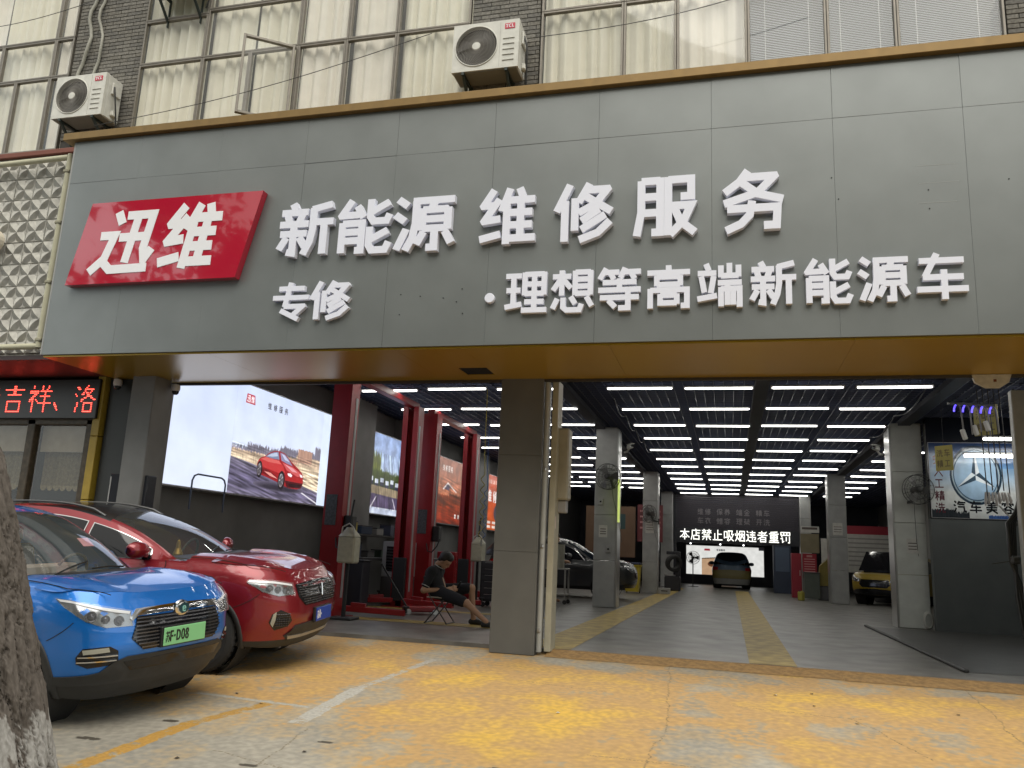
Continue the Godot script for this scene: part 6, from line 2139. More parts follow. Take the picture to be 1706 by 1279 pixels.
		tube(cs, [Vector3(0, q[4], 0), Vector3(0, CEIL - q[1], 0)], 0.003, 4)
		part("cord", cs.commit(), mat("cable_black", 0.03, 0.03, 0.03, 0.6), nb)
	# row of hooks with hoses, cords and a blue glowing edge
	var hk := thing("hose_rack", "overhead rack of air hoses with a blue glowing edge", "rack", Vector3(3.4, 3.45, -14.2), 0.35)
	part("rail", span_mesh(Vector3(0, 0.32, -0.03), Vector3(0.75, 0.36, 0.03)), mat("fan_black", 0.03, 0.032, 0.03, 0.45), hk)
	for q in 5:
		var cs := begin()
		var xx := 0.06 + q * 0.15
		var pts := []
		for i in 9:
			var a := PI * i / 8.0
			pts.append(Vector3(xx - 0.06 * cos(a) + 0.06, 0.2 + 0.12 * sin(a), 0.05))
		pts.append(Vector3(xx + 0.14, -0.1 - 0.05 * (q % 2), 0.05))
		tube(cs, pts, 0.012, 6)
		part("hose_hook", cs.commit(), mat("hook_grey", 0.2, 0.19, 0.19, 0.5), hk)
		var gl := begin()
		tube(gl, pts.slice(0, 4), 0.0135, 6)
		part("blue_light_tube", gl.commit(), glow("blue_glow", 0.06, 0.03, 1.0, 1.0), hk)
	for q in 3:
		part("nozzle", box_mesh(Vector3(0.07, 0.17, 0.06), 0.015), mat("plastic_white"), hk, turned(0.2 + q * 0.2, -0.16 + 0.08 * q, 0.05, 0, 0, 0.3))
	var cd := thing("hanging_bundle", "bundle of black cords with grey gloves hanging before the star poster", "cord", Vector3(4.1, 0, -14.6))
	for q in 5:
		var cs := begin()
		var x0 := -0.12 + q * 0.08
		tube(cs, [Vector3(x0 - 0.05, 4.1, 0), Vector3(x0 - 0.02, 3.2, 0.02), Vector3(x0, 2.35 + 0.1 * (q % 2), 0)], 0.009, 5)
		part("cord", cs.commit(), mat("cable_black"), cd)
	var gv := begin()
	for q in 8:
		tube(gv, [Vector3(-0.14 + q * 0.045, 2.42, 0.01 * (q % 3)), Vector3(-0.15 + q * 0.05, 2.3, 0.03), Vector3(-0.16 + q * 0.052, 2.2 + 0.04 * (q % 3), 0.02)], [0.014, 0.025, 0.013], 7)
	part("gloves", gv.commit(), mat("glove_grey", 0.4, 0.38, 0.36, 0.8), cd)
	var sg := thing("spray_gun", "thin spray lance hanging below the gloves", "spray gun", Vector3(4.2, 1.95, -14.6))
	var ls := begin()
	tube(ls, [Vector3(-0.06, 0.26, 0), Vector3(0.1, 0.06, 0)], 0.012, 6)
	part("lance", ls.commit(), mat("steel_trim", 0.45, 0.45, 0.44, 0.3, 0.8), sg)
	ls = begin()
	tube(ls, [Vector3(0.1, 0.06, 0), Vector3(0.17, -0.04, 0)], [0.016, 0.03], 8)
	part("tip", ls.commit(), mat("cable_black"), sg)
	# right post, hose bundle, white shutter end box
	var rp := thing("right_post", "pale steel post at the right end of the opening", "post", Vector3(3.38, 0, -11.0))
	part("post", span_mesh(Vector3(-0.06, 0, -0.06), Vector3(0.1, 3.34, 0.06), 0.008), worn("rail_pale"), rp)
	part("base_plate", span_mesh(Vector3(-0.1, 0, -0.1), Vector3(0.14, 0.012, 0.1)), mat("steel_trim"), rp)
	var eb := thing("shutter_bracket", "white metal shutter bracket under the right end of the soffit", "bracket", Vector3(2.86, 3.18, -10.06))
	var es := begin()
	prism(es, PackedVector2Array([Vector2(-0.2, 0.15), Vector2(-0.17, 0.06), Vector2(-0.06, 0.0), Vector2(0.08, 0.0), Vector2(0.17, 0.06), Vector2(0.2, 0.15)]), 0.05)
	part("plate", es.commit(), worn("bracket_white", 0.5, 0.49, 0.43, 0.5, 0.0, "soft", 3.0), eb)
	part("rust_spot", box_mesh(Vector3(0.03, 0.03, 0.004), 0.001), mat("rust", 0.16, 0.05, 0.02, 0.8), eb, pos(0.03, 0.08, 0.052))
	var hb := thing("black_hose", "thick black hoses hanging from the right post to the floor", "hose", Vector3(3.3, 0, -11.35))
	for q in 4:
		var hs := begin()
		var o := 0.03 * q
		tube(hs, [Vector3(0.14, 2.05 - o, 0), Vector3(0.06 - o, 1.75, 0.03 * q), Vector3(0.03 - o * 0.5, 1.3, 0.05), Vector3(0.02 + o, 0.9, 0.06), Vector3(0.05 + o, 0.45, 0.1), Vector3(0.15 + o, 0.12, 0.2), Vector3(0.5, 0.04 + o * 0.2, 0.4)], 0.026, 8)
		part("hose", hs.commit(), mat("hose_black", 0.015, 0.017, 0.018, 0.4), hb)
	var vl := begin()
	box(vl, Vector3(0.02, 1.32, 0.1), Vector3(0.1, 0.1, 0.1), 0.02)
	tube(vl, [Vector3(-0.05, 1.3, 0.12), Vector3(-0.25, 1.26, 0.14)], 0.008, 5)
	part("valve", vl.commit(), mat("fan_black"), hb)
	var cl := thing("coiled_hose", "coil of pale hose leaning at the foot of the nearest right column", "hose", Vector3(3.86, 0.0, -18.68))
	for q in 3:
		var hs := begin()
		var pts := []
		for i in 25:
			var a := TAU * i / 24.0
			pts.append(Vector3((0.09 - 0.012 * q) * cos(a), 0.18 + (0.17 - 0.015 * q) * sin(a), 0.02 * q))
		tube(hs, pts, 0.012, 6, false)
		part("coil", hs.commit(), mat("hose_pale", 0.42, 0.42, 0.38, 0.5), cl)


# ---------------------------------------------------------------- cars. Local frame: nose at x = 0, tail at -length, +z is the car's right side, wheels on y = 0
class CarShape:
	var length := 4.36
	var half := 0.885
	var low := 0.33
	var corner := 0.58
	var hood_front := 0.94
	var cowl_x := -1.02
	var cowl_y := 1.085
	var wheel_front := -0.86
	var wheel_back := -3.40
	var wheel_r := 0.335
	var arch_r := 0.385
	var roof: Array = []
	var half_roof := 0.60
	var crease := 0.02
	var mirror := -0.85

	func nose(y: float) -> float:
		# how far the front stands back at each height
		var k := [[0.18, -0.20], [0.33, -0.09], [0.45, -0.03], [0.58, 0.0], [0.72, -0.01], [0.86, -0.045], [0.95, -0.11], [1.2, -0.30]]
		for i in k.size() - 1:
			if y <= k[i + 1][0]:
				return lerpf(k[i][1], k[i + 1][1], smoothstep(0.0, 1.0, clampf((y - k[i][0]) / (k[i + 1][0] - k[i][0]), 0, 1)))
		return -0.3

	func width(y: float) -> float:
		var k := [[0.18, -0.10], [0.34, -0.045], [0.5, -0.02], [0.68, -0.012], [0.80, 0.0], [0.90, -0.004], [1.0, -0.028], [1.12, -0.07]]
		for i in k.size() - 1:
			if y <= k[i + 1][0]:
				return half + lerpf(k[i][1], k[i + 1][1], clampf((y - k[i][0]) / (k[i + 1][0] - k[i][0]), 0, 1))
		return half - 0.08

	# height of the bonnet and of the waist behind it
	func top(x: float, r: float) -> float:
		var t := clampf(-x / -cowl_x, 0.0, 1.0)
		var y: float
		if x > cowl_x:
			y = hood_front + (cowl_y - hood_front) * (1.0 - pow(1.0 - t, 1.9))
			var q := absf(r) / half
			y += 0.035 * (1.0 - q * q) * sin(PI * clampf(t * 0.9 + 0.12, 0, 1))
			# raised shoulders along the wings
			y += crease * exp(-pow((q - 0.68 + 0.12 * (1.0 - t)) / 0.09, 2.0)) * smoothstep(0.05, 0.4, t)
			y -= 0.05 * smoothstep(0.85, 1.0, q)
		else:
			y = cowl_y - 0.05 + 0.05 * clampf((cowl_x - x) / (length + cowl_x), 0, 1)
		return y

	# the wall of the body: s 0..1 front centre to corner, 1..2 along the side, 2..3 round the tail; y height
	func wall(s: float, y: float) -> Vector3:
		var w := width(y)
		if s <= 1.0:
			var a := s * PI / 2
			return Vector3(nose(y) - corner + corner * pow(maxf(cos(a), 0.0), 2.0 / 3.0), y, w * pow(maxf(sin(a), 0.0), 2.0 / 3.0))
		if s <= 2.0:
			var x0 := nose(y) - corner
			var x1 := -length + 0.5 + (0.02 if y < 0.6 else 0.02 + (y - 0.6) * 0.25)
			var x := lerpf(x0, x1, s - 1.0)
			var bulge := 0.018 * exp(-pow((x - wheel_front) / 0.45, 2.0)) + 0.022 * exp(-pow((x - wheel_back) / 0.5, 2.0))
			var door := exp(-pow((x + length * 0.5) / 0.9, 2.0)) * -0.018 * smoothstep(0.85, 0.6, y) * smoothstep(0.35, 0.5, y)
			return Vector3(x, y, w + bulge * smoothstep(0.3, 0.6, y) * smoothstep(1.0, 0.8, y) + door)
		var a2 := (s - 2.0) * PI / 2
		var back := -length + (0.02 if y < 0.6 else 0.02 + (y - 0.6) * 0.25)
		return Vector3(back + 0.5 - 0.5 * pow(maxf(sin(a2), 0.0), 2.0 / 3.2), y, w * pow(maxf(cos(a2), 0.0), 2.0 / 3.2))

	func wall_normal(s: float, y: float) -> Vector3:
		var a := wall(maxf(s - 0.01, 0.0), y)
		var b := wall(minf(s + 0.01, 3.0), y)
		var c := wall(s, y - 0.02)
		var d := wall(s, y + 0.02)
		var n := (b - a).cross(d - c)
		if n.length() < 1e-9:
			return Vector3.RIGHT
		n = n.normalized()
		var centre := Vector3(-length * 0.5, y, 0)
		if n.dot(wall(s, y) - centre) < 0.0:
			n = -n
		return n

	func edge(s: float) -> Vector3:
		# the upper edge of the wall: the height where it meets the bonnet
		var y := 0.95
		for i in 6:
			var p := wall(s, y)
			y = top(p.x, p.z)
		return wall(s, y)

	func roof_y(x: float) -> float:
		if x >= roof[0].x:
			return roof[0].y
		for i in roof.size() - 1:
			if x >= roof[i + 1].x:
				var p0: Vector2 = roof[maxi(i - 1, 0)]
				var p1: Vector2 = roof[i]
				var p2: Vector2 = roof[i + 1]
				var p3: Vector2 = roof[mini(i + 2, roof.size() - 1)]
				var t := (x - p1.x) / (p2.x - p1.x)
				var m1 := (p2.y - p0.y) / (p2.x - p0.x) * (p2.x - p1.x)
				var m2 := (p3.y - p1.y) / (p3.x - p1.x) * (p2.x - p1.x)
				if i == 0:
					m1 = p2.y - p1.y
				return (2 * t * t * t - 3 * t * t + 1) * p1.y + (t * t * t - 2 * t * t + t) * m1 + (-2 * t * t * t + 3 * t * t) * p2.y + (t * t * t - t * t) * m2
		return roof[-1].y

	func cabin_half(y: float) -> float:
		return lerpf(half - 0.085, half_roof, clampf((y - cowl_y + 0.05) / 0.6, 0.0, 1.2))

	func cabin(x: float, b: float) -> Vector3:
		# b -1..1 across the roof skin
		var hw := cabin_half(roof_y(x)) - 0.02
		var r := b * hw
		var y := roof_y(minf(x + 0.20 * r * r / (hw * hw), roof[0].x))
		var q := absf(b)
		y -= 0.035 * q * q + 0.02 * smoothstep(0.86, 1.0, q)
		return Vector3(x, maxf(y, cowl_y - 0.05), r)


func wall_patch(shape_: CarShape, outline: Array, off: float, side := 1.0, depth := 0.02) -> Mesh:
	# a piece that follows the body wall: outline in (s, y), lifted by off, with edges depth deep
	var poly := PackedVector2Array()
	for i in range(0, outline.size(), 2):
		poly.append(Vector2(outline[i], outline[i + 1]))
	var st := begin()
	var idx := Geometry2D.triangulate_polygon(poly)
	var stack := []
	for i in range(0, idx.size(), 3):
		stack.append([poly[idx[i]], poly[idx[i + 1]], poly[idx[i + 2]]])
	while stack:
		var t = stack.pop_back()
		var worst := 0
		var far := 0.0
		for k in 3:
			var d: Vector2 = t[(k + 1) % 3] - t[k]
			var m := d.length()
			if m > far:
				far = m
				worst = k
		if far > 0.11:
			var a: Vector2 = t[worst]
			var b: Vector2 = t[(worst + 1) % 3]
			var c: Vector2 = t[(worst + 2) % 3]
			var mid := (a + b) * 0.5
			stack.append([a, mid, c])
			stack.append([mid, b, c])
			continue
		var p := []
		var n := []
		for k in 3:
			var nn := shape_.wall_normal(t[k].x, t[k].y)
			var q := shape_.wall(t[k].x, t[k].y) + nn * off
			p.append(Vector3(q.x, q.y, q.z * side))
			n.append(Vector3(nn.x, nn.y, nn.z * side))
		tris(st, p[0], p[1], p[2], n[0], n[1], n[2])
	for i in poly.size():
		var a := poly[i]
		var b := poly[(i + 1) % poly.size()]
		var steps := maxi(1, int(a.distance_to(b) / 0.08))
		for k in steps:
			var u := a.lerp(b, float(k) / steps)
			var v := a.lerp(b, float(k + 1) / steps)
			var nu := shape_.wall_normal(u.x, u.y)
			var nv := shape_.wall_normal(v.x, v.y)
			var pu := shape_.wall(u.x, u.y)
			var pv := shape_.wall(v.x, v.y)
			var q := [pu + nu * off, pv + nv * off, pv + nv * (off - depth), pu + nu * (off - depth)]
			for z in 4:
				q[z] = Vector3(q[z].x, q[z].y, q[z].z * side)
			var c := poly[0]
			for z in range(1, poly.size()):
				c += poly[z]
			c /= poly.size()
			var pc := shape_.wall(c.x, c.y)
			var out: Vector3 = (q[0] + q[1]) * 0.5 - Vector3(pc.x, pc.y, pc.z * side)
			var n: Vector3 = (q[1] - q[0]).cross(q[3] - q[0]).normalized()
			if n.dot(out) < 0.0:
				n = -n
			quad(st, q[0], q[1], q[2], q[3], n)
	return st.commit()


func both(shape_: CarShape, t: Node3D, called: String, outline: Array, off: float, m: Material, depth := 0.02, parent: Node3D = null) -> Array:
	var made := []
	for s in [1.0, -1.0]:
		made.append(part(called, wall_patch(shape_, outline, off, s, depth), m, parent if parent else t))
	return made


func car_body(t: Node3D, c: CarShape, m: Material, roof_m: Material, glass_m: Material, trim: Material) -> void:
	# lower body wall
	var st := begin()
	for side in [1.0, -1.0]:
		var rows := 18
		var ss := []
		for i in 45:
			ss.append(i / 44.0)
		for i in 76:
			ss.append(1.0 + (i + 1) / 76.0)
		for i in 14:
			ss.append(2.0 + (i + 1) / 14.0)
		var tops := []
		for s in ss:
			tops.append(c.edge(s).y)
		var g := []
		for r in rows + 1:
			var row := []
			for k in ss.size():
				var v := float(r) / rows
				var y: float = lerpf(c.low, tops[k], v)
				var p := c.wall(ss[k], y)
				# roll the upper edge inwards a little
				if v > 0.92:
					p.z -= 0.012
				for wx in [c.wheel_front, c.wheel_back]:
					var d := Vector2(p.x - wx, p.y - c.wheel_r)
					if ss[k] > 0.6 and ss[k] < 2.3 and absf(d.length() - c.arch_r) < 0.034 and d.y > -0.12:
						d = d.normalized() * c.arch_r
						p.x = wx + d.x
						p.y = c.wheel_r + d.y
				p.z *= side
				row.append(p)
			g.append(row)
		var keep := func(i: int, j: int) -> bool:
			var q: Vector3 = (g[i][j] + g[i + 1][j + 1] + g[i + 1][j] + g[i][j + 1]) * 0.25
			for wx in [c.wheel_front, c.wheel_back]:
				if Vector2(q.x - wx, q.y - c.wheel_r).length() < c.arch_r - 0.004 and absf(q.z) > 0.5:
					return false
			return true
		sheet(st, g, Vector3.ZERO, keep, false, side < 0)
	part("body", st.commit(), m, t)
	# bonnet
	st = begin()
	for side in [1.0, -1.0]:
		var g := []
		var last := 1.0
		for i in 40:
			var f := i / 39.0
			var s := f * 1.0 if f < 0.5 else 0.5 + (f - 0.5) * 2.0
			s = lerpf(0.0, 1.0, minf(f * 1.55, 1.0))
			var e := c.edge(minf(s, 1.0))
			if f * 1.55 > 1.0:
				var x := lerpf(c.wall(1.0, 0.95).x, c.cowl_x, (f * 1.55 - 1.0) / 0.55)
				e = Vector3(x, c.top(x, c.half), c.width(1.0))
				var y := c.top(x, e.z)
				e = Vector3(x, y, c.width(y) - 0.012)
			var cx := lerpf(c.nose(c.hood_front) - 0.0, c.cowl_x + 0.06, f)
			if i == 0:
				cx = e.x
			var row := []
			for j in 13:
				var q := j / 12.0
				var p := Vector3(lerpf(cx, e.x, q * q), 0, e.z * q)
				p.y = c.top(p.x, p.z) if j < 12 else e.y
				if i == 0:
					p = c.edge(0.0).lerp(e, q)
				p.z *= side
				row.append(p)
			g.append(row)
		sheet(st, g, Vector3.UP)
	part("bonnet", st.commit(), m, t)
	# cabin: windscreen, roof, tailgate glass
	var x_ws: float = c.roof[2].x
	var x_end: float = c.roof[-1].x
	var spans := [["windscreen", c.roof[0].x, x_ws, glass_m, 0.93], ["roof", x_ws, c.roof[-3].x, roof_m, 1.0], ["rear_window", c.roof[-3].x, c.roof[-2].x, glass_m, 0.9], ["tailgate", c.roof[-2].x, x_end, m, 1.0]]
	for sp in spans:
		var g := []
		for i in 15:
			var x: float = lerpf(sp[1], sp[2], i / 14.0)
			var row := []
			for j in 19:
				row.append(c.cabin(x, lerpf(-sp[4], sp[4], j / 18.0)))
			g.append(row)
		st = begin()
		sheet(st, g, Vector3(0.2, 1, 0))
		part(sp[0], st.commit(), sp[3], t)
		if sp[4] < 1.0:
			for side in [-1.0, 1.0]:
				g = []
				for i in 15:
					var x: float = lerpf(sp[1], sp[2], i / 14.0)
					g.append([c.cabin(x, side * sp[4]) + Vector3(0, 0.003, 0), c.cabin(x, side * (sp[4] + 1.0) * 0.5) + Vector3(0, 0.004, 0), c.cabin(x, side)])
				st = begin()
				sheet(st, g, Vector3(0, 1, side))
				part("pillar", st.commit(), m, t)
	# cabin sides
	for side in [1.0, -1.0]:
		var g := []
		for i in 41:
			var x: float = lerpf(c.roof[0].x, x_end, i / 40.0)
			var e := c.cabin(x, 1.0)
			var y0 := c.top(x - 0.02, c.half) - 0.02
			var base := Vector3(x, y0, c.width(y0) - 0.012)
			var row := []
			for j in 7:
				var q := j / 6.0
				var p := base.lerp(e, q)
				p.z += 0.025 * sin(PI * q) * clampf((e.y - base.y) / 0.4, 0, 1)
				p.z *= side
				row.append(p)
			g.append(row)
		st = begin()
		sheet(st, g, Vector3(0, 0.2, side))
		part("cabin_side", st.commit(), m, t)
		# side windows: two panes set on the cabin side with a bright surround
		for win in [[c.roof[0].x - 0.42, c.roof[0].x - 1.22, 0.0], [c.roof[0].x - 1.28, x_end + 0.62, 1.0]]:
			for lay in [[0.006, 0.0, trim, "window_trim"], [0.011, 0.014, mat("car_side_glass", 0.008, 0.009, 0.011, 0.04), "side_window"]]:
				var g2 := []
				for i in 15:
					var x: float = lerpf(win[0] - lay[1], win[1] + lay[1], i / 14.0)
					var e := c.cabin(x, 1.0)
					var y0 := c.top(x - 0.02, c.half) - 0.02
					var base := Vector3(x, y0, c.width(y0) - 0.012)
					var row := []
					var hi: float = 0.86 - lay[1] * 1.2
					var lo: float = 0.06 + lay[1] * 1.2
					var h: float = e.y - base.y
					if win[2] == 1.0:
						hi = minf(hi, 0.86 - 0.5 * pow(maxf(0.0, (i / 14.0 - 0.55) / 0.45), 2.0))
					if h < 0.12:
						hi = lo
					for j in 5:
						var q := lerpf(lo, maxf(hi, lo), j / 4.0)
						var p := base.lerp(e, q)
						p.z += 0.025 * sin(PI * q) * clampf(h / 0.4, 0, 1) + lay[0]
						p.z *= side
						row.append(p)
					g2.append(row)
				st = begin()
				sheet(st, g2, Vector3(0, 0.2, side))
				part(lay[3], st.commit(), lay[2], t)
	# underside, wheel housings, cabin floor, dashboard, seats
	st = begin()
	span(st, Vector3(-c.length + 0.25, 0.24, -c.half + 0.16), Vector3(-0.5, 0.46, c.half - 0.16))
	span(st, Vector3(-c.length + 0.5, 0.46, -c.half + 0.24), Vector3(c.cowl_x + 0.1, 0.62, c.half - 0.24))
	part("underbody", st.commit(), mat("underbody_black", 0.012, 0.012, 0.012, 0.8), t)
	for wx in [c.wheel_front, c.wheel_back]:
		for side in [1.0, -1.0]:
			st = begin()
			lathe(st, [Vector2(c.arch_r + 0.01, 0.0), Vector2(c.arch_r + 0.01, 0.34)], 28, Transform3D(Basis(Vector3.RIGHT, -PI / 2 * side), Vector3(wx, c.wheel_r, (c.half - 0.06) * side)))
			part("wheel_housing", st.commit(), mat("underbody_black"), t)
	st = begin()
	var dash := PackedVector2Array([Vector2(c.cowl_x + 0.02, c.cowl_y - 0.10), Vector2(c.cowl_x - 0.55, c.cowl_y - 0.06), Vector2(c.cowl_x - 0.62, c.cowl_y - 0.14), Vector2(c.cowl_x - 0.5, 0.62), Vector2(c.cowl_x + 0.02, 0.62)])
	prism(st, dash, c.half * 2 - 0.36, pos(0, 0, -c.half + 0.18))
	part("dashboard", st.commit(), mat("dash_black", 0.03, 0.028, 0.026, 0.7), t)
	for z in [-0.36, 0.36]:
		st = begin()
		var x := c.cowl_x - 1.1
		box(st, Vector3(x, 0.66, z), Vector3(0.5, 0.16, 0.5), 0.05)
		box(st, Vector3(x - 0.28, 0.98, z), Vector3(0.14, 0.6, 0.46), 0.05, Basis(Vector3(0, 0, 1), 0.22))
		box(st, Vector3(x - 0.38, 1.36, z), Vector3(0.1, 0.17, 0.26), 0.04, Basis(Vector3(0, 0, 1), 0.15))
		part("seat", st.commit(), mat("seat_fabric", 0.09, 0.06, 0.055, 0.8), t)
	st = begin()
	var ring := []
	for k in 25:
		var a := TAU * k / 24.0
		ring.append(Vector3(c.cowl_x - 0.66 + 0.06 * sin(a), c.cowl_y - 0.06 + 0.18 * sin(a), -0.36 + 0.18 * cos(a)))
	tube(st, ring, 0.014, 7, false)
	part("steering_wheel", st.commit(), mat("dash_black"), t)
	# wipers and mirrors
	st = begin()
	for q in [[0.55, -0.05], [0.0, -0.62]]:
		var a := c.cabin(c.roof[0].x - 0.05, q[0]) + Vector3(0.02, 0.03, 0)
		var b := c.cabin(c.roof[0].x - 0.14, q[1]) + Vector3(0, 0.022, 0)
		tube(st, [a, a.lerp(b, 0.5) + Vector3(0.01, 0.012, 0), b], 0.008, 5)
	part("wiper", st.commit(), mat("wiper_black", 0.012, 0.012, 0.012, 0.5), t)
	st = begin()
	var cowl := []
	for i in 3:
		var row := []
		for j in 13:
			var b := lerpf(-1.0, 1.0, j / 12.0)
			var p := c.cabin(c.roof[0].x - 0.0, b)
			row.append(Vector3(c.roof[0].x + 0.10 - 0.1 * i - 0.12 * b * b, c.cowl_y - 0.01 + 0.012 * i - 0.02 * b * b, p.z * 1.0))
		cowl.append(row)
	sheet(st, cowl, Vector3.UP)
	part("cowl_panel", st.commit(), mat("wiper_black"), t)
	for side in [1.0, -1.0]:
		st = begin()
		var mir := []
		for i in 9:
			var a := PI * i / 8.0
			var row := []
			for j in 13:
				var b := TAU * j / 12.0
				row.append(Vector3(c.cowl_x + c.mirror + (0.095 if cos(b) > 0.0 else 0.04) * pow(sin(a), 0.7) * cos(b) + 0.03 * cos(a), c.cowl_y + 0.05 + 0.085 * pow(sin(a), 0.7) * sin(b), (c.half + 0.055 - 0.125 * cos(a)) * 1.0))
			for j in 13:
				row[j].z *= side
			mir.append(row)
		sheet(st, mir, Vector3.ZERO, null, false, side > 0)
		bar(st, Vector3(c.cowl_x + c.mirror + 0.02, c.cowl_y - 0.02, side * (c.half - 0.12)), Vector3(c.cowl_x + c.mirror, c.cowl_y + 0.0, side * (c.half + 0.02)), 0.06, 0.03)
		part("mirror", st.commit(), m, t)


func car_wheels(t: Node3D, c: CarShape, rim_m: Material, spokes: int) -> void:
	for wx in [c.wheel_front, c.wheel_back]:
		for side in [1.0, -1.0]:
			var wheel := Node3D.new()
			wheel.name = "wheel"
			t.add_child(wheel, true)
			wheel.transform = Transform3D(Basis(Vector3.UP, 0.0 if side > 0 else PI), Vector3(wx, c.wheel_r, side * (c.half - 0.145)))
			var st := begin()
			var r := c.wheel_r
			lathe(st, [Vector2(r * 0.64, 0.10), Vector2(r * 0.80, 0.112), Vector2(r * 0.93, 0.105), Vector2(r * 0.985, 0.085), Vector2(r, 0.05), Vector2(r, -0.05), Vector2(r * 0.985, -0.085), Vector2(r * 0.9, -0.11), Vector2(r * 0.64, -0.1)], 40, Transform3D(Basis(Vector3.RIGHT, PI / 2), Vector3.ZERO))
			for k in 36:
				var a := TAU * k / 36.0
				box(st, Vector3(cos(a) * r * 0.998, sin(a) * r * 0.998, 0.052), Vector3(0.03, 0.012, 0.05), 0.0, Basis(Vector3(0, 0, 1), a + PI / 2))
			part("tyre", st.commit(), worn("tyre_rubber", 0.022, 0.022, 0.022, 0.8, 0.0, "soft", 3.0), wheel)
			st = begin()
			lathe(st, [Vector2(r * 0.66, 0.1), Vector2(r * 0.64, 0.105), Vector2(r * 0.6, 0.09), Vector2(r * 0.58, -0.08), Vector2(0, -0.08)], 32, Transform3D(Basis(Vector3.RIGHT, PI / 2), Vector3.ZERO))
			for k in spokes:
				var a := TAU * k / spokes
				var d := Vector3(cos(a), sin(a), 0)
				bar(st, d * 0.03 + Vector3(0, 0, 0.075), d * r * 0.6 + Vector3(0, 0, 0.09), 0.045, 0.025, 0.006, Vector3(0, 0, 1))
			lathe(st, [Vector2(0, 0.1), Vector2(0.035, 0.098), Vector2(0.05, 0.07)], 16, Transform3D(Basis(Vector3.RIGHT, PI / 2), Vector3.ZERO))
			part("rim", st.commit(), rim_m, wheel)


func arch_trim(t: Node3D, c: CarShape, m: Material, w: float, lift: float) -> void:
	for wx in [c.wheel_front, c.wheel_back]:
		for side in [1.0, -1.0]:
			var st := begin()
			var g := []
			for i in 29:
				var a := lerpf(-0.25, PI + 0.25, i / 28.0)
				var row := []
				for q in [[c.arch_r - 0.012, lift - 0.06], [c.arch_r - 0.012, lift], [c.arch_r + w * 0.6, lift], [c.arch_r + w, lift - 0.006], [c.arch_r + w, lift - 0.03]]:
					var x: float = wx + q[0] * cos(a)
					var y: float = c.wheel_r + q[0] * sin(a)
					# depth of the body side at that place
					var z := 0.0
					var best := 1e9
					for k in 60:
						var s := lerpf(0.55, 2.35, k / 59.0)
						var p := c.wall(s, y)
						if absf(p.x - x) < best:
							best = absf(p.x - x)
							z = p.z
					row.append(Vector3(x, y, (z + q[1]) * side))
				g.append(row)
			sheet(st, g, Vector3.ZERO, null, false, side > 0)
			part("arch_trim", st.commit(), m, t)


func number_plate(t: Node3D, c: CarShape, y: float, plate: Material, ink: Material, province: bool, text: String, w: float) -> void:
	var n := Node3D.new()
	n.name = "number_plate"
	t.add_child(n, true)
	n.transform = Transform3D(Basis(Vector3.UP, PI / 2), Vector3(c.nose(y) + 0.035, y, 0))
	part("plate", box_mesh(Vector3(w, 0.14, 0.008), 0.004), plate, n)
	part("holder", box_mesh(Vector3(w + 0.03, 0.16, 0.03), 0.006), mat("wiper_black", 0.012, 0.012, 0.012, 0.5), n, pos(0, 0, -0.021))
	var x := -w / 2 + 0.018
	if province:
		part("plate_character", glyph_mesh("province", 0.045, 0.09, 0.002, 5.5), ink, n, pos(x, -0.045, 0.0045))
	part("plate_lettering", letters(text, 0.085, 0.003), ink, n, Transform3D(Basis.from_scale(Vector3(0.72, 1, 1)), Vector3(-w / 2 + 0.06 + 0.022 * text.length(), 0.0, 0.0055)))


func blue_car_shape() -> CarShape:
	var c := CarShape.new()
	c.roof = [Vector2(-1.0, 1.055), Vector2(-1.46, 1.37), Vector2(-1.95, 1.59), Vector2(-2.5, 1.665), Vector2(-3.2, 1.655), Vector2(-3.75, 1.57), Vector2(-4.12, 1.22), Vector2(-4.26, 1.06)]
	return c


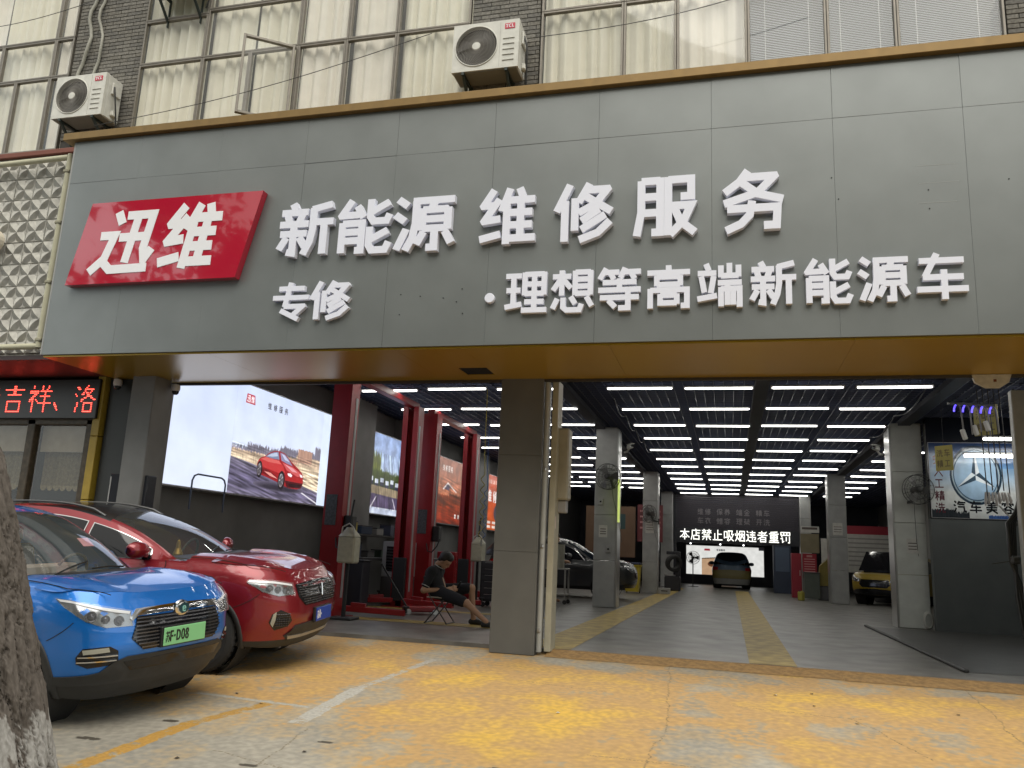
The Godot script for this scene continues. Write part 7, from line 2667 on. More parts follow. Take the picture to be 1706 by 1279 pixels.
func make_parked_cars() -> void:
	# blue electric crossover
	var y0 := ground_y(-6.1) + 0.003
	var t := thing("parked_car", "bright blue crossover car with a green number plate, parked by the tree", "car", Vector3(-4.38, y0, -6.17), -0.0885)
	t.rotation.x = 0.052
	var c := blue_car_shape()
	var blue := paint("car_blue", 0.005, 0.165, 0.60, 0.45)
	var black := worn("cladding_black", 0.03, 0.031, 0.032, 0.55, 0.0, "soft", 3.0)
	var chrome := mat("chrome", 0.72, 0.72, 0.73, 0.1, 1.0)
	var gloss := mat("gloss_black", 0.012, 0.012, 0.014, 0.08)
	car_body(t, c, blue, blue, glass("windscreen_glass", 0.25, 0.28, 0.26, 0.16), chrome)
	car_wheels(t, c, mat("rim_silver", 0.3, 0.3, 0.31, 0.25, 0.9), 10)
	arch_trim(t, c, black, 0.055, 0.012)
	# black lower bumper
	both(c, t, "lower_bumper", [0.0, 0.335, 0.30, 0.335, 0.62, 0.335, 0.86, 0.335, 0.86, 0.40, 0.60, 0.415, 0.50, 0.43, 0.40, 0.50, 0.30, 0.535, 0.0, 0.535], 0.012, black)
	both(c, t, "air_intake", [0.0, 0.43, 0.27, 0.43, 0.33, 0.50, 0.0, 0.505], 0.016, gloss)
	both(c, t, "lip_spoiler", [0.0, 0.20, 0.5, 0.21, 0.86, 0.25, 0.86, 0.336, 0.0, 0.336], 0.0, black)
	# grille with cross bars and a bright upper band
	both(c, t, "grille", [0.0, 0.57, 0.20, 0.57, 0.285, 0.66, 0.235, 0.82, 0.0, 0.82], 0.006, gloss)
	for k in 9:
		var y := 0.585 + k * 0.0265
		var e := 0.205 + 0.075 * clampf((y - 0.57) / 0.09, 0, 1) - 0.045 * clampf((y - 0.66) / 0.16, 0, 1)
		both(c, t, "grille_bar", [0.0, y, e, y, e, y + 0.010, 0.0, y + 0.010], 0.016, mat("bar_grey", 0.14, 0.14, 0.15, 0.25, 0.8), 0.014)
	both(c, t, "chrome_band", [0.0, 0.835, 0.23, 0.825, 0.275, 0.79, 0.29, 0.81, 0.245, 0.875, 0.0, 0.885], 0.014, chrome)
	var em := begin()
	lathe(em, [Vector2(0, 0.03), Vector2(0.05, 0.028), Vector2(0.058, 0.02), Vector2(0.075, 0.016), Vector2(0.08, 0.0)], 28, Transform3D(Basis(Vector3(0, 0, 1), -PI / 2) * Basis.from_scale(Vector3(0.8, 1.0, 1.12)), Vector3(c.nose(0.85) + 0.01, 0.85, 0)))
	var emb := part("emblem", em.commit(), chrome, t)
	em = begin()
	lathe(em, [Vector2(0, 0.0), Vector2(0.052, 0.0)], 24, Transform3D(Basis(Vector3(0, 0, 1), -PI / 2) * Basis.from_scale(Vector3(0.8, 1.0, 1.12)), Vector3(c.nose(0.85) + 0.0415, 0.85, 0)))
	part("emblem_field", em.commit(), mat("emblem_teal", 0.02, 0.06, 0.075, 0.2), emb)
	part("emblem_lettering", letters("e", 0.06, 0.004), mat("emblem_mint", 0.25, 0.55, 0.5, 0.3), emb, Transform3D(Basis(Vector3.UP, PI / 2), Vector3(c.nose(0.85) + 0.044, 0.85, 0)))
	# headlights
	headlight(t, c, [0.275, 0.755, 0.48, 0.755, 0.63, 0.805, 0.78, 0.90, 0.84, 0.965, 0.72, 0.955, 0.48, 0.90, 0.28, 0.865], [[0.37, 0.80, 0.036], [0.47, 0.815, 0.03], [0.58, 0.84, 0.038]], [0.285, 0.862, 0.48, 0.897, 0.72, 0.952, 0.83, 0.962, 0.80, 0.945, 0.70, 0.932, 0.48, 0.878, 0.295, 0.845])
	# fog lamp recess
	for o in both(c, t, "fog_recess", [0.36, 0.485, 0.60, 0.465, 0.70, 0.50, 0.72, 0.55, 0.67, 0.61, 0.45, 0.62, 0.385, 0.585], 0.006, gloss):
		pass
	both(c, t, "fog_lamp", [0.45, 0.58, 0.66, 0.568, 0.67, 0.60, 0.46, 0.612], 0.012, mat("lamp_glassy", 0.35, 0.34, 0.28, 0.08), 0.01)
	for y in [0.515, 0.55]:
		both(c, t, "fog_trim", [0.385, y, 0.70, y - 0.004, 0.70, y + 0.005, 0.39, y + 0.009], 0.018, chrome, 0.016)
	number_plate(t, c, 0.645, mat("plate_green", 0.24, 0.58, 0.27, 0.35), mat("plate_black", 0.012, 0.012, 0.012, 0.5), true, "F·D08", 0.48)
	bonnet_gap(t, c)
	car_tail(t, c, black)
	# things behind the windscreen
	part("sticker", box_mesh(Vector3(0.004, 0.12, 0.12), 0.001), mat("sticker_pink", 0.55, 0.25, 0.28, 0.6), t, Transform3D(Basis(Vector3(0, 0, 1), 0.92), c.cabin(-1.5, -0.55) + Vector3(-0.03, -0.03, 0)))
	part("dash_box", box_mesh(Vector3(0.16, 0.12, 0.6), 0.02), mat("dash_tan", 0.22, 0.18, 0.14, 0.7), t, pos(-1.72, 1.06, -0.12))
	part("dash_cloth", box_mesh(Vector3(0.2, 0.05, 0.3), 0.02), mat("cloth_pink", 0.35, 0.2, 0.2, 0.9), t, pos(-1.5, 1.04, 0.42))
	# red SUV
	var y1 := ground_y(-8.5) + 0.003
	var r := thing("parked_car", "dark red sport utility car with black roof parked nearer the workshop", "car", Vector3(-4.36, y1, -8.54), 0.125)
	r.rotation.x = 0.05
	var d := CarShape.new()
	d.length = 4.46
	d.half = 0.915
	d.corner = 0.70
	d.hood_front = 0.955
	d.cowl_x = -1.16
	d.cowl_y = 1.135
	d.wheel_front = -0.93
	d.wheel_back = -3.61
	d.wheel_r = 0.36
	d.arch_r = 0.405
	d.crease = 0.03
	d.mirror = -0.5
	d.half_roof = 0.62
	d.roof = [Vector2(-1.14, 1.105), Vector2(-1.66, 1.385), Vector2(-2.2, 1.56), Vector2(-2.7, 1.635), Vector2(-3.4, 1.62), Vector2(-3.9, 1.53), Vector2(-4.24, 1.22), Vector2(-4.36, 1.08)]
	var red := paint("car_red", 0.22, 0.008, 0.016, 0.4)
	car_body(r, d, red, paint("roof_black", 0.012, 0.012, 0.014, 0.0), glass("windscreen_dark", 0.10, 0.11, 0.11, 0.3), chrome)
	car_wheels(r, d, mat("rim_silver"), 5)
	arch_trim(r, d, black, 0.035, 0.006)
	both(d, r, "lower_bumper", [0.0, 0.31, 0.32, 0.31, 0.40, 0.37, 0.30, 0.47, 0.0, 0.49], 0.012, black)
	both(d, r, "splitter", [0.0, 0.335, 0.34, 0.335, 0.36, 0.375, 0.0, 0.37], 0.02, mat("splitter_silver", 0.4, 0.4, 0.4, 0.3, 0.6))
	both(d, r, "lip_spoiler", [0.0, 0.24, 0.5, 0.25, 0.86, 0.28, 0.86, 0.336, 0.0, 0.336], 0.0, black)
	both(d, r, "grille", [0.0, 0.665, 0.20, 0.665, 0.285, 0.755, 0.30, 0.88, 0.0, 0.905], 0.006, gloss)
	# mesh of small studs
	var st := begin()
	for row in 9:
		for k in 22:
			var y := 0.68 + row * 0.024
			var s := (k + (0.5 if row % 2 else 0.0)) * 0.0125
			if s < 0.20 + 0.09 * clampf((y - 0.665) / 0.12, 0, 1) - 0.01:
				for side in ([1.0, -1.0] if s > 0.001 else [1.0]):
					var n := d.wall_normal(s, y)
					var p := d.wall(s, y) + n * 0.012
					box(st, Vector3(p.x, p.y, p.z * side), Vector3(0.014, 0.010, 0.011), 0.003)
	part("grille_studs", st.commit(), mat("bar_grey"), r).set_meta("kind", "stuff")
	part("emblem", box_mesh(Vector3(0.02, 0.14, 0.022), 0.005), chrome, r, turned(d.nose(0.80) + 0.02, 0.80, 0, 0, 0, 0.12))
	headlight(r, d, [0.34, 0.785, 0.54, 0.775, 0.70, 0.82, 0.82, 0.905, 0.78, 0.935, 0.54, 0.92, 0.35, 0.885], [[0.44, 0.83, 0.034], [0.53, 0.838, 0.034], [0.62, 0.852, 0.034]], [0.355, 0.882, 0.54, 0.915, 0.78, 0.932, 0.81, 0.91, 0.77, 0.908, 0.54, 0.895, 0.36, 0.868])
	both(d, r, "side_intake", [0.40, 0.47, 0.56, 0.44, 0.64, 0.52, 0.62, 0.60, 0.52, 0.64, 0.42, 0.60, 0.37, 0.53], 0.006, gloss)
	both(d, r, "day_lamp", [0.585, 0.475, 0.62, 0.51, 0.61, 0.60, 0.575, 0.62], 0.016, mat("lamp_glassy", 0.35, 0.34, 0.28, 0.08), 0.014)
	st = begin()
	for row in 6:
		for k in 8:
			var s := 0.41 + k * 0.02 + (0.01 if row % 2 else 0.0)
			var y := 0.485 + row * 0.022
			for side in [1.0, -1.0]:
				var n := d.wall_normal(s, y)
				var p := d.wall(s, y) + n * 0.012
				box(st, Vector3(p.x, p.y, p.z * side), Vector3(0.014, 0.010, 0.012), 0.003)
	part("intake_studs", st.commit(), mat("bar_grey"), r).set_meta("kind", "stuff")
	number_plate(r, d, 0.545, mat("plate_blue", 0.02, 0.06, 0.38, 0.35), mat("plate_white", 0.75, 0.75, 0.78, 0.5), true, "A·", 0.44)
	bonnet_gap(r, d)
	car_tail(r, d, black)
	for z in [-1.0, 1.0]:
		var rl := begin()
		var pts := []
		for k in 12:
			var x := lerpf(-2.3, -3.95, k / 11.0)
			pts.append(d.cabin(x, 0.92 * z) + Vector3(0, 0.035 if k > 0 and k < 11 else 0.0, 0))
		tube(rl, pts, 0.014, 6)
		part("roof_rail", rl.commit(), mat("rail_grey", 0.12, 0.12, 0.12, 0.35, 0.5), r)
	var fl := begin()
	lathe(fl, [Vector2(0, 0), Vector2(0.05, 0.0), Vector2(0.055, 0.06), Vector2(0.03, 0.12), Vector2(0.02, 0.2), Vector2(0, 0.22)], 14)
	part("dash_figure", fl.commit(), worn("figure_gold", 0.35, 0.22, 0.04, 0.35, 0.6), r, pos(-1.72, 1.045, 0.05))
	# cars further inside
	inside_car(Vector3(-2.55, 0, -24.1), 0.06, paint("car_black", 0.008, 0.009, 0.011, 0.0), "black estate car standing across behind the second left column")
	inside_car(Vector3(0.08, 0.0, -44.4), PI / 2, paint("car_navy", 0.06, 0.10, 0.15, 0.2), "blue hatchback seen from behind at the far end of the lane")
	inside_car(Vector3(4.55, 0.0, -29.6), -2.1, paint("car_yellow", 0.35, 0.24, 0.012, 0.1), "yellow car under repair with its bonnet propped open")


func headlight(t: Node3D, c: CarShape, outline: Array, lenses: Array, strip: Array) -> void:
	for o in both(c, t, "headlight", outline, 0.004, mat("lamp_reflector", 0.26, 0.27, 0.28, 0.2, 0.85)):
		pass
	var k := 0
	for side in [1.0, -1.0]:
		var host: Node3D = t.get_node("headlight") if side > 0 else t.get_node("headlight2")
		for l in lenses:
			var n := c.wall_normal(l[0], l[1])
			var p := c.wall(l[0], l[1]) + n * 0.004
			n.z *= side
			p.z *= side
			var st := begin()
			var up := Vector3.UP
			var x := up.cross(n).normalized()
			lathe(st, [Vector2(0, 0.02), Vector2(l[2] * 0.55, 0.014), Vector2(l[2] * 0.7, 0.005), Vector2(l[2], 0.012), Vector2(l[2] * 1.1, 0.0)], 18, Transform3D(Basis(x, n, x.cross(n)), p))
			part("lens", st.commit(), mat("lens_dark", 0.05, 0.05, 0.06, 0.05, 0.4), host)
		part("light_strip", wall_patch(c, strip, 0.013, side, 0.01), mat("drl_white", 0.75, 0.76, 0.78, 0.12), host)
		part("cover", wall_patch(c, outline, 0.03, side, 0.026), glass("lamp_cover", 0.9, 0.92, 0.95, 0.06), host)


func bonnet_gap(t: Node3D, c: CarShape) -> void:
	# the dark shut lines: bonnet to wing, front door edge, bumper to wing
	var m := mat("gap_black", 0.008, 0.008, 0.008, 0.8)
	for side in [1.0, -1.0]:
		var st := begin()
		var p := []
		for i in 22:
			var x := lerpf(c.wall(0.42, 0.9).x, c.cowl_x + 0.02, i / 21.0)
			var r := lerpf(c.wall(0.42, 0.9).z, c.half - 0.10, smoothstep(0.0, 0.35, i / 21.0))
			p.append(Vector3(x, c.top(x, r) + 0.0015, r * side))
		tube(st, p, 0.0035, 5)
		part("shut_line", st.commit(), m, t)
		st = begin()
		p = []
		for i in 14:
			var y := lerpf(0.42, c.top(c.cowl_x - 0.25, c.half), i / 13.0)
			var s := 1.0
			var best := 1e9
			for k in 80:
				var q := c.wall(1.0 + k / 80.0, y)
				if absf(q.x - (c.cowl_x - 0.22)) < best:
					best = absf(q.x - (c.cowl_x - 0.22))
					s = 1.0 + k / 80.0
			var w := c.wall(s, y)
			p.append(Vector3(w.x, y, (w.z + 0.0015) * side))
		tube(st, p, 0.0035, 5)
		part("shut_line", st.commit(), m, t)
		st = begin()
		p = []
		for i in 10:
			var s := lerpf(0.73, 0.96, i / 9.0)
			var y := lerpf(0.80, 0.66, i / 9.0)
			var w := c.wall(s, y) + c.wall_normal(s, y) * 0.001
			p.append(Vector3(w.x, w.y, w.z * side))
		tube(st, p, 0.003, 5)
		part("shut_line", st.commit(), m, t)


func car_tail(t: Node3D, c: CarShape, black: Material) -> void:
	both(c, t, "tail_lamp", [2.25, 0.78, 2.62, 0.80, 2.62, 0.95, 2.25, 0.97], 0.008, mat("tail_red", 0.3, 0.01, 0.012, 0.08))
	both(c, t, "rear_bumper", [2.1, 0.34, 3.0, 0.34, 3.0, 0.56, 2.1, 0.52], 0.008, black)


func inside_car(at: Vector3, turn: float, m: Material, label: String) -> void:
	var t := thing("workshop_car", label, "car", at, turn)
	var c := blue_car_shape()
	car_body(t, c, m, m, mat("inside_glass", 0.01, 0.014, 0.02, 0.05), mat("chrome"))
	car_wheels(t, c, mat("rim_silver"), 8)
	both(c, t, "grille", [0.0, 0.57, 0.20, 0.57, 0.285, 0.66, 0.235, 0.82, 0.0, 0.82], 0.006, mat("gloss_black"))
	both(c, t, "lower_bumper", [0.0, 0.335, 0.86, 0.335, 0.86, 0.40, 0.40, 0.50, 0.0, 0.535], 0.012, mat("gloss_black"))
	headlight(t, c, [0.265, 0.735, 0.47, 0.745, 0.60, 0.80, 0.72, 0.90, 0.66, 0.95, 0.46, 0.885, 0.27, 0.845], [[0.40, 0.80, 0.038]], [0.275, 0.845, 0.46, 0.882, 0.66, 0.948, 0.66, 0.925, 0.47, 0.862, 0.285, 0.828])
	if m.resource_name == "car_navy":
		both(c, t, "tail_lamp", [2.25, 0.78, 2.62, 0.80, 2.62, 0.95, 2.25, 0.97], 0.008, mat("tail_red"))
		both(c, t, "rear_bumper", [2.1, 0.45, 3.0, 0.45, 3.0, 0.85, 2.1, 0.8], 0.01, worn("bumper_ochre", 0.16, 0.13, 0.035, 0.5))
		both(c, t, "apron", [2.2, 0.2, 3.0, 0.2, 3.0, 0.44, 2.2, 0.44], 0.012, worn("apron_grey", 0.2, 0.2, 0.19, 0.6))
	else:
		car_tail(t, c, mat("gloss_black"))
	if m.resource_name == "car_yellow":
		part("open_bonnet", box_mesh(Vector3(0.95, 0.03, 1.3), 0.012), mat("gloss_black"), t, turned(-0.75, 1.42, 0, 0, 0, -0.75))
		part("engine_cover", box_mesh(Vector3(0.6, 0.12, 0.9), 0.03), mat("gloss_black"), t, pos(-0.6, 1.05, 0))


# ---------------------------------------------------------------- people: tapered bones joined by a smooth minimum and meshed as surface nets
func field(p: Vector3, bones: Array, k: float) -> float:
	var d := 1e9
	for b in bones:
		var a: Vector3 = b[0]
		var ab: Vector3 = b[1] - a
		var t := clampf((p - a).dot(ab) / maxf(ab.length_squared(), 1e-9), 0.0, 1.0)
		var e := (p - a - ab * t).length() - lerpf(b[2], b[3], t)
		if d > 9.0:
			d = e
		else:
			var h := clampf(0.5 + 0.5 * (d - e) / k, 0.0, 1.0)
			d = lerpf(d, e, h) - k * h * (1.0 - h)
	return d


func net_mesh(bones: Array, cell: float, k: float) -> Mesh:
	var lo := Vector3.ONE * 1e9
	var hi := -lo
	for b in bones:
		var r := maxf(b[2], b[3]) + cell * 2 + k * 0.3
		for q in [b[0], b[1]]:
			lo = lo.min(q - Vector3.ONE * r)
			hi = hi.max(q + Vector3.ONE * r)
	var n := Vector3i(((hi - lo) / cell).ceil()) + Vector3i.ONE
	var vals := PackedFloat32Array()
	vals.resize(n.x * n.y * n.z)
	vals.fill(1.0)
	var near := PackedByteArray()
	near.resize(vals.size())
	for b in bones:
		var r: float = maxf(b[2], b[3]) + cell * 2.5 + k * 0.5
		var a := Vector3i(((b[0].min(b[1]) - Vector3.ONE * r - lo) / cell).floor()).max(Vector3i.ZERO)
		var z := Vector3i(((b[0].max(b[1]) + Vector3.ONE * r - lo) / cell).ceil()).min(n - Vector3i.ONE)
		var ab: Vector3 = b[1] - b[0]
		for i in range(a.x, z.x + 1):
			for j in range(a.y, z.y + 1):
				for l in range(a.z, z.z + 1):
					var id := (i * n.y + j) * n.z + l
					if near[id]:
						continue
					var p := lo + Vector3(i, j, l) * cell
					var t := clampf((p - b[0]).dot(ab) / maxf(ab.length_squared(), 1e-9), 0.0, 1.0)
					if (p - b[0] - ab * t).length() < r:
						near[id] = 1
						vals[id] = field(p, bones, k)
	var verts := {}
	var st := begin()
	var at := func(i: int, j: int, l: int) -> Vector3:
		var id := (i * n.y + j) * n.z + l
		if verts.has(id):
			return verts[id]
		var s := Vector3.ZERO
		var c := 0
		for e in [[0, 0, 0, 1, 0, 0], [0, 0, 0, 0, 1, 0], [0, 0, 0, 0, 0, 1], [1, 0, 0, 1, 1, 0], [1, 0, 0, 1, 0, 1], [0, 1, 0, 1, 1, 0], [0, 1, 0, 0, 1, 1], [0, 0, 1, 1, 0, 1], [0, 0, 1, 0, 1, 1], [1, 1, 0, 1, 1, 1], [1, 0, 1, 1, 1, 1], [0, 1, 1, 1, 1, 1]]:
			var u := vals[((i + e[0]) * n.y + j + e[1]) * n.z + l + e[2]]
			var v := vals[((i + e[3]) * n.y + j + e[4]) * n.z + l + e[5]]
			if (u < 0.0) != (v < 0.0):
				s += Vector3(e[0], e[1], e[2]).lerp(Vector3(e[3], e[4], e[5]), u / (u - v))
				c += 1
		var p := lo + (Vector3(i, j, l) + s / maxf(c, 1)) * cell
		verts[id] = p
		return p
	var nor := func(p: Vector3) -> Vector3:
		var e := cell * 0.6
		return Vector3(field(p + Vector3(e, 0, 0), bones, k) - field(p - Vector3(e, 0, 0), bones, k), field(p + Vector3(0, e, 0), bones, k) - field(p - Vector3(0, e, 0), bones, k), field(p + Vector3(0, 0, e), bones, k) - field(p - Vector3(0, 0, e), bones, k)).normalized()
	var cache := {}
	for i in range(1, n.x - 1):
		for j in range(1, n.y - 1):
			for l in range(1, n.z - 1):
				var id := (i * n.y + j) * n.z + l
				if not near[id]:
					continue
				var v := vals[id]
				for ax in 3:
					var o := [n.y * n.z, n.z, 1]
					var w := vals[id + o[ax]]
					if (v < 0.0) == (w < 0.0):
						continue
					var q := []
					for s in [[0, 0], [1, 0], [1, 1], [0, 1]]:
						var d := [Vector3i(0, -s[0], -s[1]), Vector3i(-s[0], 0, -s[1]), Vector3i(-s[0], -s[1], 0)][ax] as Vector3i
						var p: Vector3 = at.call(i + d.x, j + d.y, l + d.z)
						if not cache.has(p):
							cache[p] = nor.call(p)
						q.append(p)
					tris(st, q[0], q[1], q[2], cache[q[0]], cache[q[1]], cache[q[2]])
					tris(st, q[0], q[2], q[3], cache[q[0]], cache[q[2]], cache[q[3]])
	return st.commit()


func hand_bones(wrist: Vector3, along: Vector3, palm_down: Vector3, size: float) -> Array:
	var a := along.normalized()
	var dn := (palm_down - a * palm_down.dot(a)).normalized()
	var side := a.cross(dn).normalized()
	var b := []
	var knuckle := wrist + a * 0.085 * size
	for k in 4:
		var o := side * (k - 1.5) * 0.021 * size
		var root := knuckle + o
		b.append([wrist + o * 0.5, root, 0.017 * size, 0.012 * size])
		var L: float = [0.036, 0.042, 0.040, 0.030][k] * size
		var m := root + (a * 0.8 + dn * 0.6).normalized() * L
		var e := m + (a * 0.15 + dn * 1.0).normalized() * L * 0.8
		b.append([root, m, 0.0095 * size, 0.0085 * size])
		b.append([m, e, 0.0085 * size, 0.0072 * size])
	var t0 := wrist + a * 0.03 * size - side * 0.03 * size
	var t1 := t0 + (a * 0.7 - side * 0.6 + dn * 0.4).normalized() * 0.045 * size
	b.append([wrist, t0, 0.017 * size, 0.013 * size])
	b.append([t0, t1, 0.012 * size, 0.010 * size])
	b.append([t1, t1 + (a * 0.7 + dn * 0.7).normalized() * 0.032 * size, 0.010 * size, 0.008 * size])
	return b


func head_parts(t: Node3D, centre: Vector3, bas: Basis, skin: Material, hair: Material) -> void:
	# the head faces local +x of bas; centre is the middle of the skull
	var f := func(x: float, y: float, z: float) -> Vector3: return centre + bas * Vector3(x, y, z)
	var bones := [
		[f.call(-0.015, 0.035, 0.0), f.call(-0.01, 0.03, 0), 0.092, 0.092], [f.call(0.02, 0.01, 0.0), f.call(0.03, -0.06, 0), 0.074, 0.056], [f.call(0.045, -0.085, 0.0), f.call(0.05, -0.09, 0), 0.038, 0.034],
		[f.call(0.086, 0.0, 0.0), f.call(0.103, -0.028, 0), 0.010, 0.014], [f.call(0.06, 0.022, 0.035), f.call(0.06, 0.022, -0.035), 0.030, 0.030],
		[f.call(-0.01, -0.01, 0.078), f.call(-0.012, -0.045, 0.076), 0.014, 0.010], [f.call(-0.01, -0.01, -0.078), f.call(-0.012, -0.045, -0.076), 0.014, 0.010],
		[f.call(-0.03, -0.05, 0), f.call(-0.045, -0.13, 0), 0.056, 0.055], [f.call(0.082, -0.058, 0.018), f.call(0.082, -0.058, -0.018), 0.013, 0.013],
	]
	var h := part("head", net_mesh(bones, 0.0085, 0.02), skin, t)
	for z in [0.03, -0.03]:
		var st := begin()
		lathe(st, [Vector2(0, 0.009), Vector2(0.008, 0.005), Vector2(0.011, 0.0)], 10, Transform3D(bas * Basis(Vector3(0, 0, 1), -PI / 2), f.call(0.083, 0.006, z)))
		part("eye", st.commit(), mat("eye_dark", 0.02, 0.015, 0.012, 0.2), h)
	part("mouth", box_mesh(Vector3(0.006, 0.006, 0.038), 0.002), mat("lip", 0.22, 0.08, 0.07, 0.5), h, Transform3D(bas, f.call(0.093, -0.056, 0)))
	var hb := [[f.call(-0.03, 0.055, 0.0), f.call(-0.02, 0.06, 0), 0.093, 0.092], [f.call(-0.055, 0.03, 0.0), f.call(-0.06, -0.03, 0), 0.085, 0.06], [f.call(0.03, 0.085, 0.03), f.call(0.03, 0.085, -0.03), 0.055, 0.055], [f.call(-0.03, 0.03, 0.045), f.call(-0.03, 0.03, -0.045), 0.066, 0.066]]
	part("hair", net_mesh(hb, 0.011, 0.02), hair, h)


func make_people() -> void:
	var skin := mat("skin", 0.42, 0.24, 0.15, 0.55)
	var hair := mat("hair_black", 0.012, 0.011, 0.01, 0.55)
	var shirt := worn("shirt_black", 0.014, 0.014, 0.018, 0.85, 0.0, "soft", 4.0)
	# folding chair
	var ch := thing("folding_chair", "light folding chair with thin black legs under the seated person", "chair", Vector3(-4.42, 0, -12.7), 0.0)
	part("seat", box_mesh(Vector3(0.38, 0.022, 0.4), 0.008), mat("seat_pale", 0.4, 0.36, 0.3, 0.5), ch, pos(0.0, 0.40, 0))
	part("backrest", box_mesh(Vector3(0.03, 0.2, 0.36), 0.012), mat("chair_black", 0.02, 0.02, 0.02, 0.5), ch, turned(-0.24, 0.62, 0, 0, 0, 0.25))
	for s in [-1.0, 1.0]:
		var st := begin()
		tube(st, [Vector3(-0.25, 0.66, 0.19 * s), Vector3(-0.13, 0.4, 0.19 * s), Vector3(0.16, 0.012, 0.19 * s)], 0.011, 8)
		part("leg", st.commit(), mat("chair_steel", 0.1, 0.1, 0.1, 0.35, 0.7), ch)
		st = begin()
		tube(st, [Vector3(0.12, 0.4, 0.17 * s), Vector3(-0.2, 0.012, 0.17 * s)], 0.011, 8)
		part("leg", st.commit(), mat("chair_steel"), ch)
	for x in [0.16, -0.2]:
		var st := begin()
		tube(st, [Vector3(x, 0.013, -0.2), Vector3(x, 0.013, 0.2)], 0.011, 8)
		part("floor_bar", st.commit(), mat("chair_steel"), ch)
	# seated person, facing right, bent over a phone. x forward
	var t := thing("person", "person in a black polo shirt and shorts slouching on a folding chair", "person", Vector3(-4.42, 0, -12.7))
	var hip := Vector3(-0.06, 0.50, 0)
	var chest := Vector3(-0.15, 0.74, 0)
	var neck := Vector3(-0.09, 0.87, 0)
	var body := []
	for s in [-1.0, 1.0]:
		var z: float = s * 0.1
		var knee := Vector3(0.44, 0.56, z * 1.3) if s < 0 else Vector3(0.46, 0.34, z * 1.6)
		var ankle := Vector3(0.50, 0.10, z * 1.2) if s < 0 else Vector3(0.80, 0.09, z * 2.0)
		body.append([hip + Vector3(0.02, 0, z * 0.9), knee, 0.085, 0.058])
		body.append([knee, ankle, 0.055, 0.036])
		body.append([ankle, ankle + Vector3(0.03, -0.05, 0), 0.036, 0.03])
		var sh := neck + Vector3(-0.03, -0.07, s * 0.19)
		var elbow := Vector3(-0.22, 0.50, s * 0.27)
		var wrist := Vector3(0.14, 0.53, s * 0.1)
		body.append([sh, elbow, 0.05, 0.04])
		body.append([elbow, wrist, 0.040, 0.026])
		body += hand_bones(wrist, Vector3(1, 0.25, -s * 0.5), Vector3(0, -0.4, -s), 0.95)
	body.append([hip, chest, 0.125, 0.12])
	body.append([chest, neck, 0.12, 0.06])
	var b := part("body", net_mesh(body, 0.012, 0.03), skin, t)
	var sb := [[hip + Vector3(0, 0.02, -0.07), chest + Vector3(0, 0, -0.09), 0.105, 0.1], [hip + Vector3(0, 0.02, 0.07), chest + Vector3(0, 0, 0.09), 0.105, 0.1], [hip + Vector3(-0.02, 0.0, 0), chest + Vector3(-0.02, 0, 0), 0.14, 0.14], [chest, neck + Vector3(0, -0.03, 0), 0.13, 0.075]]
	for s in [-1.0, 1.0]:
		var sh := neck + Vector3(-0.03, -0.07, s * 0.19)
		var elbow := Vector3(-0.22, 0.50, s * 0.27)
		sb.append([sh + Vector3(0, 0, -s * 0.07), sh, 0.085, 0.068])
		sb.append([sh, sh.lerp(elbow, 0.72), 0.068, 0.062])
	part("polo_shirt", net_mesh(sb, 0.014, 0.035), shirt, t)
	var so := []
	for s in [-1.0, 1.0]:
		var z: float = s * 0.1
		var knee := Vector3(0.44, 0.56, z * 1.3) if s < 0 else Vector3(0.46, 0.34, z * 1.6)
		so.append([hip + Vector3(0.0, -0.01, z * 0.9), (hip + Vector3(0.02, 0, z)).lerp(knee, 0.86), 0.115, 0.085])
	so.append([hip + Vector3(-0.02, 0, -0.06), hip + Vector3(-0.02, 0, 0.06), 0.125, 0.125])
	part("shorts", net_mesh(so, 0.014, 0.03), worn("shorts_black", 0.012, 0.013, 0.02, 0.85, 0.0, "soft", 4.0), t)
	head_parts(t, Vector3(0.02, 0.965, 0.0), Basis(Vector3(0, 0, 1), -0.75), skin, hair)
	# pale piping on collar and sleeves
	var pw := mat("piping_white", 0.5, 0.5, 0.48, 0.7)
	var st2 := begin()
	var col := []
	for k in 17:
		var a := TAU * k / 16.0
		col.append(Vector3(-0.075, 0.875, 0) + Basis(Vector3(0, 0, 1), -0.5) * Vector3(0.075 * cos(a), 0, 0.078 * sin(a)))
	tube(st2, col, 0.007, 6, false)
	part("collar", st2.commit(), pw, t)
	for s in [-1.0, 1.0]:
		st2 = begin()
		var sh := neck + Vector3(-0.03, -0.07, s * 0.19)
		var elbow := Vector3(-0.22, 0.50, s * 0.27)
		var c0 := sh.lerp(elbow, 0.76)
		var d := (elbow - sh).normalized()
		var u := d.cross(Vector3(1, 0, 0)).normalized()
		var v := d.cross(u)
		var ring := []
		for k in 17:
			ring.append(c0 + (u * cos(TAU * k / 16.0) + v * sin(TAU * k / 16.0)) * 0.064)
		tube(st2, ring, 0.006, 6, false)
		part("sleeve_edge", st2.commit(), pw, t)
	for s in [-1.0, 1.0]:
		var ankle := Vector3(0.50, 0.10, s * 0.12) if s < 0 else Vector3(0.80, 0.09, s * 0.2)
		var sb2 := [[ankle + Vector3(-0.04, -0.055, 0), ankle + Vector3(0.16, -0.065, 0), 0.04, 0.032], [ankle + Vector3(-0.02, -0.04, 0), ankle + Vector3(0.08, -0.045, 0), 0.042, 0.036]]
		part("shoe", net_mesh(sb2, 0.011, 0.015), mat("shoe_black", 0.02, 0.02, 0.02, 0.6), t)
	var ph := solo("phone", box_mesh(Vector3(0.012, 0.15, 0.075), 0.005), mat("phone_black", 0.012, 0.012, 0.014, 0.15), "dark phone held by the seated person", "phone", turned(-4.42 + 0.27, 0.60, -12.7, 0, 0, -0.5))
